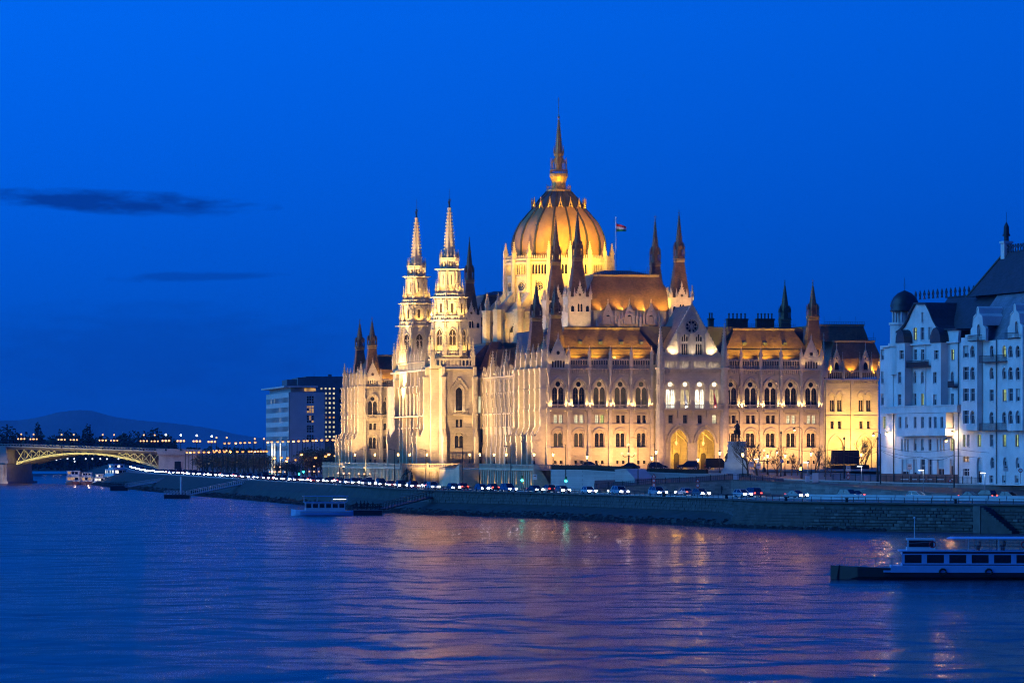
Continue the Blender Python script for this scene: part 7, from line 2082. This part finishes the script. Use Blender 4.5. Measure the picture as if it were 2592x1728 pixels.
for x, w, y0, y1, Y, lab in ((2064,15,1197,1220,872,'white double electrical cabinet beside the ramp'),(2044,10,1205,1219,873,'small white electrical cabinet left of the double one'),(1863,13,1199,1214,870,'pale blue box on the ramp wall before the rider')):
    z = wz(y1,Y); hw = w/2*Y/F; t = thing('utility_cabinet', lab, 'cabinet', (wx(x,Y),Y,z)); hh = wz(y0,Y)-z
    MB().box(-hw,hw,-.25,.25,0,hh).box(-hw-.04,hw+.04,-.29,.29,hh,hh+.06).obj('case','white_paint', t)
    for s in (-1,1): MB().box(s*hw*.5-hw*.44,s*hw*.5+hw*.44,-.28,-.251,.1,hh-.1).obj('door','white_paint', t)
ho = thing('hoarding', 'dark blue construction hoarding box below the yellow wing', 'hoarding', (wx(2141,975),975,wz(1200,975)))
k_ = 975/F
MB().box(-34*k_,34*k_,0,4,wz(1175,975)-wz(1200,975),wz(1139,975)-wz(1200,975)).obj('panel','boat_blue' if False else 'paint_navy', ho)
MB().box(-36*k_,60*k_,.5,3,0,wz(1176,975)-wz(1200,975)).obj('base','paint_black', ho)
for i in range(6): MB().box((-34+i*13.4)*k_,(-33.2+i*13.4)*k_,-.08,0,wz(1175,975)-wz(1200,975),wz(1139,975)-wz(1200,975)).obj('frame_post','iron', ho)
# tram wires
tw = thing('tram_wire', 'thin overhead tram wires strung between the dark poles and the white houses', 'wires', at(2229,1140,846)); o = tw.location.copy()
m = MB()
for pts in (((2137,1150,880),(2229,1138,846),(2415,1153,826),(2700,1140,800)),((2229,1140,846),(2330,1155,835),(2415,1150,826)),((2229,1128,846),(2415,1135,826),(2650,1132,800)),((1977,1130,893),(2137,1132,880),(2229,1125,846))):
    W = [at(*p) for p in pts]
    for a, b in zip(W, W[1:]):
        sag = [a+(b-a)*(i/8)+Vector((0,0,-.9*math.sin(math.pi*i/8))) for i in range(9)]; m.tube([v-o for v in sag], .03, 4)
m.obj('wire','iron', tw)

# ------------------------------------------------------------------ equestrian statue
SY = 895.0; sz0 = wz(1198,SY)
ES = thing('equestrian_statue', 'dark bronze rider on horseback on a tall pale stone pedestal with bronze figures', 'statue', (wx(1866,SY),SY,sz0), R(-8))
k_ = SY/F
pd = MB()
for i, (hw, z0, z1) in enumerate(((36,0,.5),(33,.5,1.1),(29,1.1,2.4),(24,2.4,3.0),(21.5,3.0,5.6),(22.5,5.6,5.9),(20,5.9,6.4),(22,6.4,6.6))):
    b = hw*k_; pd.hexa([(-b,-b*1.5,z0),(b,-b*1.5,z0),(b,b*1.5,z0),(-b,b*1.5,z0)],[(-b*.97,-b*1.46,z1),(b*.97,-b*1.46,z1),(b*.97,b*1.46,z1),(-b*.97,b*1.46,z1)])
pd.obj('pedestal','pale_stone', ES)
def fused(mb, name, mat, parent, voxel=.06, **k):
    o = mb.obj(name, mat, parent, **k); r = o.modifiers.new('fuse','REMESH'); r.mode = 'VOXEL'; r.voxel_size = voxel; r.use_smooth_shade = True; return o
hs = MB()   # horse faces -y (towards the river quay); z0 at plinth top
q = 6.6; sc_ = 1.22
def hp_(x, y, z): return (x*sc_, y*sc_, q+z*sc_)
hs.tube([hp_(0,1.15,1.75),hp_(0,.9,1.72),hp_(0,.3,1.6),hp_(0,-.4,1.62),hp_(0,-.85,1.75),hp_(0,-1.0,1.8)],[.22*sc_,.42*sc_,.43*sc_,.44*sc_,.38*sc_,.2*sc_],10)
hs.tube([hp_(0,-.75,1.8),hp_(0,-1.1,2.3),hp_(0,-1.25,2.65)],[.34*sc_,.25*sc_,.18*sc_],8)
hs.tube([hp_(0,-1.15,2.72),hp_(0,-1.45,2.5),hp_(0,-1.75,2.2)],[.17*sc_,.17*sc_,.1*sc_],8)
for s in (-.09,.09): hs.tube([hp_(s,-1.12,2.75),hp_(s*1.3,-1.1,2.95)],[.06*sc_,.02*sc_],5)
for s, y0, y1, y2 in ((-.24,-.75,-.8,-.78),(.24,-.75,-1.05,-.85)):
    hs.tube([hp_(s,y0,1.6),hp_(s,y1,.95 if y1>-1 else 1.15),hp_(s,y2,.45 if y1>-1 else .75),hp_(s,y2-.05,0.02 if y1>-1 else .5)],[.19*sc_,.11*sc_,.08*sc_,.1*sc_],7)
for s, dy in ((-.24,0),(.24,.15)): hs.tube([hp_(s,.85,1.6),hp_(s,.7+dy,1.05),hp_(s,1.0+dy,.62),hp_(s,.95+dy,.02)],[.27*sc_,.15*sc_,.09*sc_,.1*sc_],7)
hs.tube([hp_(0,1.2,1.85),hp_(0,1.45,1.5),hp_(0,1.45,.8)],[.1*sc_,.14*sc_,.05*sc_],6)
fused(hs, 'horse', 'bronze', ES)
rd = MB()
rd.tube([hp_(0,.1,1.95),hp_(0,.12,2.3),hp_(0,.1,2.75),hp_(0,.05,3.0)],[.26*sc_,.25*sc_,.31*sc_,.14*sc_],9)
rd.tube([hp_(0,.05,2.95),hp_(0,.03,3.12)],[.1*sc_,.09*sc_],7); rd.ball(hp_(0,.0,3.27),.17*sc_,10,8,1.2); rd.fr(hp_(0,0,0)[0],hp_(0,0,0)[1],q+3.4*sc_,.17*sc_,q+3.56*sc_,.13*sc_,8)
for s in (-1,1):
    rd.tube([hp_(s*.16,.1,2.0),hp_(s*.45,-.25,1.75),hp_(s*.5,-.15,1.2),hp_(s*.5,-.38,1.02)],[.19*sc_,.17*sc_,.11*sc_,.07*sc_],7)
    rd.tube([hp_(s*.3,.08,2.82),hp_(s*.45,.02,2.4),hp_(s*.2,-.35,2.2)],[.12*sc_,.1*sc_,.07*sc_],7)
rd.tube([hp_(0,.25,2.9),hp_(0,.4,2.3),hp_(0,.55,1.8)],[.25*sc_,.36*sc_,.42*sc_],8)
fused(rd, 'rider', 'bronze', ES)
gr_ = MB()
for x, y, h in ((-1.75,-1.7,2.6),(-1.1,-2.0,2.0),(-2.1,-1.2,1.7)):
    gr_.tube([(x,y,2.3),(x+.05,y,2.3+h*.35),(x,y,2.3+h*.75)],[.38,.33,.26],8); gr_.ball((x,y,2.3+h*.9),.19,8,6,1.2); gr_.tube([(x-.25,y,2.3+h*.7),(x-.55,y-.2,2.3+h*.5),(x-.3,y-.4,2.3+h*.45)],[.1,.09,.07],6)
gr_.box(-2.5,-.7,-2.4,-.9,1.2,2.35)
fused(gr_, 'figure_group', 'bronze', ES, .07)
spot((wx(1830,SY),SY-14,sz0+.5), (wx(1866,SY),SY,sz0+4), 900, 30, (.75,.85,1.0))

# ------------------------------------------------------------------ trees
def branch_tree(rg, h, spread, levels=5, trunk_r=.2, lean=0.0):
    T, C = MB(), MB()
    def grow(p, d, L, r, lv):
        n = 3; pts = [p]; dd = d.copy()
        for k in range(n):
            dd = (dd + Vector((rg.uniform(-.16,.16),rg.uniform(-.16,.16),rg.uniform(-.02,.12)))).normalized(); pts.append(pts[-1]+dd*L/n)
        (T if lv == 0 else C).tube(pts, [r, r*.85, r*.72, r*.55], 6 if lv < 2 else 3)
        if lv >= levels: return
        kids = 4 if lv < 2 else 3
        for k in range(kids):
            base = pts[-1] if k < 2 else pts[2] if k == 2 else pts[1]
            a = rg.uniform(0, 2*math.pi); v = Vector((math.cos(a), math.sin(a), 0))
            nd = (dd*(1.0-spread*.4) + v*spread*rg.uniform(.6,1.2) + Vector((0,0,.25))).normalized()
            grow(base, nd, L*rg.uniform(.62,.82), max(r*.55,.014), lv+1)
    grow(Vector((0,0,0)), Vector((lean,0,1)).normalized(), h*.3, trunk_r, 0)
    return T, C
TREES = []
for k in range(5):
    rg = random.Random(40+k); T, C = branch_tree(rg, 8.0, (.75,.7,.65,.8,.45)[k], 5 if k < 4 else 4, .2)
    TREES.append((T.mesh('trunk','bark'), C.mesh('crown','twigs')))
def bare_tree(p, h, k, label, group, rot=0.0):
    t = thing('bare_tree', label, 'tree', p, rot, group); s = h/8.0
    obj('trunk', TREES[k][0], t, scale=(s,s,s)); obj('crown', TREES[k][1], t, scale=(s,s,s)); return t
for i, (x, yt, yb, Y, k, lab) in enumerate(((1893,1085,1204,888,0,'large bare tree spreading behind the rider pedestal'),(1916,1100,1205,890,3,'bare tree just right of the rider pedestal'),(1967,1120,1204,892,1,'slim bare tree left of the blue sign'),(2004,1138,1203,892,4,'thin young bare tree below the right wing windows'),(2019,1140,1203,892,4,'second thin young bare tree below the right wing windows'),(2063,1120,1206,885,2,'dense dark bare tree before the wing corner'),(2190,1100,1190,985,1,'bare tree before the right yellow archway'),(2170,1095,1190,990,4,'thin bare tree left of the right yellow archway'),(2087,1150,1206,890,3,'low bare tree beside the wing corner'),(2103,1145,1206,890,0,'low spreading bare tree beside the blue hoarding'))):
    z = wz(yb,Y); bare_tree((wx(x,Y),Y,z), (wz(yt,Y)-z)*1.05, k, lab, 'bare trees on the square', i*1.3)
# leafless limes along the upper quay: dense dark crowns
LIME = []
for k in range(3):
    rg = random.Random(60+k); T, C = branch_tree(rg, 7.0, .8, 5, .2)
    m = MB(); foliage_mass(m, (0,0,4.3), 2.9, 2.9, 2.1, 420, rg, .22)
    C.v += [] ; o_ = len(C.v); C.v += m.v; C.f += [tuple(i+o_ for i in f_) for f_ in m.f]
    LIME.append((T.mesh('trunk','bark'), C.mesh('crown','twigs')))
spots = [(505+11.5*i, 1148+random.Random(i).uniform(-3,3), 1188, 1560-12*i) for i in range(16)] + [(700+14*i, 1168+random.Random(i+30).uniform(-3,3), 1196, 1360) for i in range(5)] + [(778+13*i, 1130+random.Random(i+50).uniform(-4,8), 1192, 1300) for i in range(7)]
for i, (x, yt, yb, Y) in enumerate(spots):
    z = 5.0; h = (wz(yt,Y)-z)/6.4*7.0
    nm = 'row under the orange lamps' if i < 16 else 'low group below the office block' if i < 21 else 'group beside the palace corner'
    j = i if i < 16 else i-16 if i < 21 else i-21
    t = thing('lime_tree', f'dark leafless tree in the {nm}, {ordinal(j)} from the left', 'tree', (wx(x,Y),Y,z), i*2.1, 'dark trees along the upper quay')
    s = h/7.0; obj('trunk', LIME[i%3][0], t, scale=(s,s,s)); obj('crown', LIME[i%3][1], t, scale=(s*1.05,s*1.05,s))
# tall trees seen on the far bank
for i, (x, yt, w) in enumerate(((12,1076,3.6),(28,1080,3.2),(97,1068,1.5),(165,1082,5),(222,1072,2.0),(336,1090,5),(372,1092,4),(395,1082,3.6))):
    Y = 2705.0; z = 2.0; h = wz(yt,Y)-z; t = thing('far_tree', f'dark tree rising above the far wood behind the bridge, {ordinal(i)} from the left', 'tree', (wx(x,Y),Y,z), 0, 'tall far-bank trees')
    rg = random.Random(90+i); m = MB(); foliage_mass(m, (0,0,h*.6), w*1.9, w*1.9, h*.42, 420, rg, .9); m.obj('crown','wood_far', t); MB().tube([(0,0,0),(0,0,h*.6)],[.5,.25],6).obj('trunk','bark', t)

# ------------------------------------------------------------------ boats and pontoons
def hull_mesh(L, B, D, free, bow=.25, n=14):
    m = MB(); rows = []
    for i in range(n+1):
        u = i/n; x = -L/2+L*u
        w = B/2*min(1, .82+.6*u) if u < .3 else B/2
        if u > 1-bow: w = B/2*math.cos((u-(1-bow))/bow*math.pi/2)**.7
        w = max(w,.03); sh = free+.35*max(0,(u-.6)/.4)**2
        rows.append([(x,-w*.75,-D),(x+.0,-w,.25),(x,-w,sh),(x,w,sh),(x,w,.25),(x,w*.75,-D)])
    vs = [p for r in rows for p in r]; fs = []
    for i in range(n):
        for k in range(6): fs.append((i*6+k,(i+1)*6+k,(i+1)*6+(k+1)%6,i*6+(k+1)%6))
    fs += [tuple(range(5,-1,-1)), tuple(range(n*6,n*6+6))]
    return m.add(vs, fs)
def boat(name, label, p, yaw, L, B, mats, decks, group=None, lit=None, win=1.2):
    """decks: (x0,x1,z0,z1,half width)"""
    t = thing(name, label, 'boat', p, yaw, group)
    hull_mesh(L,B,.5,1.0).obj('hull', mats[0], t)
    MB().box(-L*.46,L*.36,-B*.5-.03,B*.5+.03,.72,.9).obj('rubbing_strake', mats[1], t)
    for j, (x0,x1,z0,z1,hw) in enumerate(decks):
        nw = max(int((x1-x0)/win),1); c = MB(); hs_ = [rect(x0+(x1-x0)*(i+.12)/nw, x0+(x1-x0)*(i+.88)/nw, z0+(z1-z0)*.35, z1-(z1-z0)*.18) for i in range(nw)]
        c.plate(rect(x0,x1,z0,z1), hs_, hw-.12, hw); c.plate([(-a,b) for a,b in reversed(rect(x0,x1,z0,z1))], [[(-a,b) for a,b in h] for h in hs_], hw-.12, hw, lambda u,t_,d: (-u,d,t_))
        c.box(x0,x0+.12,-hw+.13,hw-.13,z0,z1); c.box(x1-.12,x1,-hw+.13,hw-.13,z0,z1)
        co = c.obj('cabin', mats[1], t)
        for xe in (x0-.02, x1+.02):
            for q_ in range(3):
                ya = -hw*.8+hw*1.6*q_/3+.12; yb_ = -hw*.8+hw*1.6*(q_+1)/3-.12; za = z0+(z1-z0)*.35; zb_ = z1-(z1-z0)*.18
                MB().add([(xe,ya,za),(xe,yb_,za),(xe,yb_,zb_),(xe,ya,zb_)],[(0,1,2,3)]).obj('window', (lit if lit and rng.random() < .4 else 'glass_dark'), co)
        for i, h in enumerate(hs_):
            for s in (-1,1):
                MB().add([(h[0][0],s*(hw-.09),h[0][1]),(h[1][0],s*(hw-.09),h[0][1]),(h[1][0],s*(hw-.09),h[2][1]),(h[0][0],s*(hw-.09),h[2][1])],[(0,1,2,3)]).obj('window', (lit if lit and rng.random() < .5 else 'glass_dark'), co)
        MB().box(x0-.3,x1+.3,-hw-.15,hw+.15,z1,z1+.12).obj('roof', mats[2], t)
    return t
# river cruise boat on the right, nearest of all
CY = 430.0
cb_ = boat('cruise_boat', 'long low river cruise boat with pale blue roof and black hull at lower right', (wx(2592,CY)-.6,CY,0), R(176.5), 37, 5.4, ('hull_dark','boat_blue','boat_blue'), [(-17,11.5,1.0,2.75,2.35)], win=2.1)
MB().box(-17.6,12.6,-2.75,2.75,.7,1.35).obj('gunwale','boat_blue', cb_)
m = MB()
for x in range(-16, 8, 3):
    for s in (-1,1): m.bar((x,s*2.3,2.87),(x,s*2.3,4.0),.08)
m.obj('canopy_post','white_paint', cb_)
MB().hexa([(-17,-2.4,4.0),(7,-2.4,4.0),(7,2.4,4.0),(-17,2.4,4.0)],[(-16.6,-2.1,4.16),(6.6,-2.1,4.16),(6.6,2.1,4.16),(-16.6,2.1,4.16)]).obj('sun_canopy','boat_blue', cb_)
m = MB()
for s in (-1,1):
    m.bar((7.5,s*2.2,3.8),(11.5,s*2.2,3.5),.05); m.bar((12.0,s*2.3,2.0),(17.2,s*.6,2.15),.05)
    for x in (12.4,14,15.6,17): m.bar((x,s*(2.5-.35*(x-12)),1.1),(x,s*(2.3-.34*(x-12)),2.05),.05)
m.obj('rail','steel', cb_)
MB().box(8.2,11.0,-1.7,1.7,2.87,4.0).obj('wheelhouse','white_paint', cb_); MB().box(11.0,11.03,-1.5,1.5,3.2,3.85).box(8.4,10.8,-1.73,-1.71,3.2,3.85).box(8.4,10.8,1.71,1.73,3.2,3.85).obj('wheelhouse_window','car_glass', cb_)
MB().bar((-12.6,2.6,3.2),(-10.2,2.6,3.2),.12).obj('deck_light','globe_white', cb_)
for i, x in enumerate((-15,-10.5,-6,-1.5,3,7.5)):      # tyre fenders and lifebuoys
    m = MB(); m.tube([(x+.32*math.cos(a_*math.pi/5), 2.82, .75+.32*math.sin(a_*math.pi/5)) for a_ in range(11)], .1, 6); m.obj('fender','tyre', cb_)
    if i % 2: m = MB(); m.tube([(x+1+.3*math.cos(a_*math.pi/5), 2.45, 3.45+.3*math.sin(a_*math.pi/5)) for a_ in range(11)], .07, 6); m.obj('lifebuoy','flag_red', cb_)
m = MB()
for s in (-1,1):
    for z in (3.2,3.55,3.9): m.bar((-16.8,s*2.32,z),(7.2,s*2.32,z),.04)
    for k in range(17): m.bar((-16.8+1.5*k,s*2.32,2.87),(-16.8+1.5*k,s*2.32,3.9),.04)
m.obj('deck_railing','steel', cb_)
for k in range(9):
    m = MB(); x = -15.5+2.4*k
    for s in (-1,1): m.box(x,x+.45,s*1.1-.8,s*1.1+.8,3.25,3.32); m.box(x,x+.08,s*1.1-.8,s*1.1+.8,3.32,3.75); m.box(x+.1,x+.3,s*1.1-.7,s*1.1+.7,2.87,3.25)
    m.obj('bench','hull_red', cb_)
MB().bar((10.2,0,4.0),(10.2,0,6.0),.08).bar((10.2,-.7,5.2),(10.2,.7,5.2),.06).ball((10.2,0,6.05),.1,6,4).obj('mast','white_paint', cb_)
MB().box(-16.9,11.4,2.351,2.357,2.55,2.72).box(-16.9,11.4,2.351,2.357,1.4,1.5).obj('stripe','paint_navy', cb_)
MB().bar((17.6,.5,1.4),(17.9,.5,-.2),.12).box(17.5,18.2,.42,.58,-.2,0).obj('anchor','iron', cb_)
# small passenger boat near the bank
SYb = 876.0
sb = boat('passenger_boat', 'small blue and white passenger boat beside the dark landing pontoon', (wx(815,SYb),SYb,0), R(186), 12.5, 3.4, ('boat_blue','white_paint','boat_blue'), [(-4.6,3.4,1.0,2.7,1.35)], win=1.3)
MB().box(-5.2,3.9,-1.6,1.6,3.9,4.02).obj('sun_canopy','boat_blue', sb)
m = MB()
for x in (-5,-2,1,3.6):
    for s in (-1,1): m.bar((x,s*1.4,2.8),(x,s*1.4,3.9),.07)
m.obj('canopy_post','white_paint', sb); MB().bar((-5.0,-1.7,3.3),(-2.4,-1.7,3.3),.12).obj('deck_light','globe_white', sb)
# moored boats by the bridge
for x, Y, L, B, yaw, mats, dk, lit, lab in ((186,1790,13,6.2,-88,('hull_red','white_paint','boat_blue'),[(-5,4,1,3.4,2.8),(-4,3,3.5,5.6,2.6)],'pane_amber','moored two-deck boat with pale blue roof, leftmost under the bridge arch'),
        (220,1790,12,5.4,-88,('hull_red','white_paint','white_paint'),[(-4.5,3.5,1,3.2,2.4),(-3,2,3.3,4.9,2.0)],'pane_amber','moored white boat with small wheelhouse, second from the left under the bridge'),
        (252,1786,13,5.2,-86,('white_paint','white_paint','white_paint'),[(-4.5,3.5,1,2.8,2.2),(-2,2,2.9,4.2,1.6)],'pane_white','low moored white launch with lit cabin, third under the bridge'),
        (296,1815,22,7.5,-70,('hull_dark','white_paint','boat_blue'),[(-9,7,1,3.6,3.2),(-8,6,3.7,6.2,3.0),(-5,3,6.3,8.2,2.4)],'pane_white','tall three-deck moored ship with bright windows under the bridge')):
    boat('moored_boat', lab, (wx(x,Y),Y,0), R(yaw), L, B, mats, dk, 'boats moored by the bridge', lit)
    point((wx(x,Y)+2,Y-12,3.5), 240, (1,.8,.6))
def pontoon(label, x0, x1, yw, hpx, mat, rail=True):
    Y = dep(yw, 0); hw = (x1-x0)/2*Y/F; h = hpx*Y/F
    t = thing('pontoon', label, 'pontoon', (wx((x0+x1)/2,Y),Y,0)); MB().box(-hw,hw,0,3.5,-.4,h).obj('float', 'hull_dark', t); MB().box(-hw-.1,hw+.1,-.1,3.6,h,h+.15).obj('deck','steel', t)
    if rail:
        m = MB()
        for y in (0,3.5):
            for z in (.55,1.1): m.bar((-hw,y,h+.1+z),(hw,y,h+.1+z),.09)
            for i in range(int(hw*2/.9)+1): x = -hw+i*.9; m.bar((x,y,h+.1),(x,y,h+1.2),.09); m.bar((x,y,h+.1),(min(x+.9,hw),y,h+1.2),.06)
        m.obj('railing', mat, t)
    return t, Y, h
t, Y, h = pontoon('floating pontoon with white railing and a single white pole, left of centre', 415, 480, 1261, 9, 'white_paint')
MB().tube([(wx(457,Y)-t.location.x,1.5,0),(wx(457,Y)-t.location.x,1.5,wz(1205,Y))],[.3,.26],8).obj('mooring_pole','white_paint', t)
pontoon('small dark floating pontoon in front of the moored ships', 279, 323, 1241, 12, 'iron')
pt3, Y3_, h3 = pontoon('dark landing pontoon with waiting people beside the small passenger boat', 893, 967, 1303, 12, 'iron')
def gangway(label, a, b, mat):
    A, B = Vector(a), Vector(b); t = thing('gangway', label, 'gangway', A); d = B-A; n = Vector((-d.y,d.x,0)).normalized()*.9
    m = MB().bar((0,0,0), d, 1.8, .2); m.obj('walkway','steel' if mat != 'iron' else 'iron', t); r = MB(); k = int(d.length/1.6)
    for s in (-1,1):
        r.bar(n*s+Vector((0,0,1.1)), d+n*s+Vector((0,0,1.1)), .09)
        for i in range(k+1): p = d*(i/k)+n*s; r.bar(p, p+Vector((0,0,1.1)), .08)
    r.obj('railing', mat, t)
Yg = dep(1255,.8)
gangway('pale railed gangway from the white pontoon up to the quay', at(480,1252,Yg), Vector((-73,1262,4.9)), 'white_paint')
gangway('long pale gangway from the small dark pontoon to the quay', at(323,1232,dep(1237,.8)), Vector((-112,1580,5.0)), 'white_paint')
gangway('dark gangway from the landing pontoon across the bank', Vector((wx(965,Y3_),Y3_+1.5,h3+.2)), Vector((-12,925,4.6)), 'iron')
def person(p, h, yaw, mats, label, group):
    t = thing('person', label, 'person', p, yaw, group); s = h/1.75
    m = MB()
    for q_ in (-.1,.1): m.tube([(q_,0,.03),(q_,.02,.45),(q_*.9,0,.9)],[.06,.075,.1],6)
    m.tube([(0,0,.85),(0,0,1.1),(0,0,1.38),(0,0,1.48)],[.16,.17,.2,.08],8)
    for q_ in (-1,1): m.tube([(q_*.2,0,1.38),(q_*.25,-.02,1.1),(q_*.22,-.1,.85)],[.065,.055,.045],6)
    m.tube([(0,0,1.45),(0,0,1.56)],.055,6); m.ball((0,-.01,1.65),.11,8,6,1.2)
    o = fused(m, 'body', mats, t, .03); o.scale = (s,s,s); return t
pp = [(903,'tallest','cloth_dark'),(913,'second','cloth_dark'),(922,'third','cloth_dark'),(931,'fourth','cloth_dark'),(944,'rightmost','cloth_dark')]
for i, (x, w, mt) in enumerate(pp):
    person((wx(x,Y3_+2),Y3_+1.2+.3*(i%3),h3+.16), 1.68+.05*((i*7)%4), i*1.1, mt, f'person in dark clothes standing on the landing pontoon, {ordinal(i)} from the left', 'people on the landing pontoon')
for x, Y, z, lab in ((1510.5,931,9.05,'person in dark clothes walking past the lit left wing'),(1827,846,4.6,'person in dark clothes at the quay railing below the rider'),(2618,760,4.5,'person at the quay right end')):
    if x < 2592: person((wx(x,Y),Y,z), 1.74, 1.0, 'cloth_dark', lab, None)
# bronze group on the lower terrace
bg = thing('bronze_sculpture', 'dark bronze figure group on a low plinth at the terrace foot', 'statue', pw(-16.5,80,-4.3))
m = MB(); m.tube([(0,0,1.2),(.2,0,2.2),(.1,0,3.2)],[.5,.42,.3],8); m.ball((.1,0,3.65),.28,8,6,1.2); m.tube([(.3,0,3.0),(1.0,0,3.4),(1.4,0,4.2)],[.16,.13,.1],6); m.tube([(-.2,0,2.9),(-.8,.2,2.4),(-1.2,0,1.6)],[.16,.13,.12],6); m.tube([(1.2,0,1.2),(1.3,0,2.0),(1.3,0,2.6)],[.4,.34,.25],8); m.ball((1.3,0,2.95),.24,8,6,1.2); m.box(-1.4,1.9,-.6,.6,.9,1.3)
fused(m, 'figure', 'bronze', bg, .08); MB().box(-1.8,2.2,-1,1,0,.9).obj('plinth','pale_stone', bg)

# far bank lamps seen under the arch, quay bollards
for i, (x, y) in enumerate(((114,1162),(134,1161),(143,1164),(153,1160.5),(171,1161),(188,1161.5),(189,1168),(217,1161.5),(234,1161.5),(254,1161.5),(271,1162),(300,1161.5))):
    Y = 2690.0; t = thing('street_lamp', f'tiny white lamp on the far bank seen under the arch, {ordinal(i)} from the left', 'lamp', (wx(x,Y),Y,1.8), 0, 'far bank lamps under the arch'); hh = wz(y,Y)-1.8
    MB().tube([(0,0,0),(0,0,hh)], .12, 5).obj('post','iron', t); MB().ball((0,-.2,hh+.2),.42,8,6).obj('globe','globe_white', t)
for i, u in enumerate((1.3,1.75,2.2,2.75,3.3,3.9,4.6,5.3)):
    k = int(u*NS); p = top0[k]+SN[k]*.35
    t = thing('bollard', f'squat dark mooring bollard on the quay edge, {ordinal(7-i)} from the left', 'bollard', p, 0, 'mooring bollards on the quay'); MB().fr(0,0,.18,.3,.75,.22,10).fr(0,0,.75,.34,.9,.34,10).obj('post','iron', t)

# ------------------------------------------------------------------ air
HZ_D = 3.2e-5
hm = bpy.data.materials.new('haze_air'); hm.use_nodes = True; tt = hm.node_tree; tt.nodes.clear()
out = tt.nodes.new('ShaderNodeOutputMaterial'); pv = tt.nodes.new('ShaderNodeVolumePrincipled'); pv.inputs['Density'].default_value = HZ_D; pv.inputs['Color'].default_value = (.2,.55,1,1); pv.inputs['Anisotropy'].default_value = 0.0
tt.links.new(pv.outputs[0], out.inputs['Volume']); MAT['haze_air'] = hm
if HAZE: kind(MB().box(-6500,6500,-400,26500,-3,262).obj('haze','haze_air'), 'stuff')
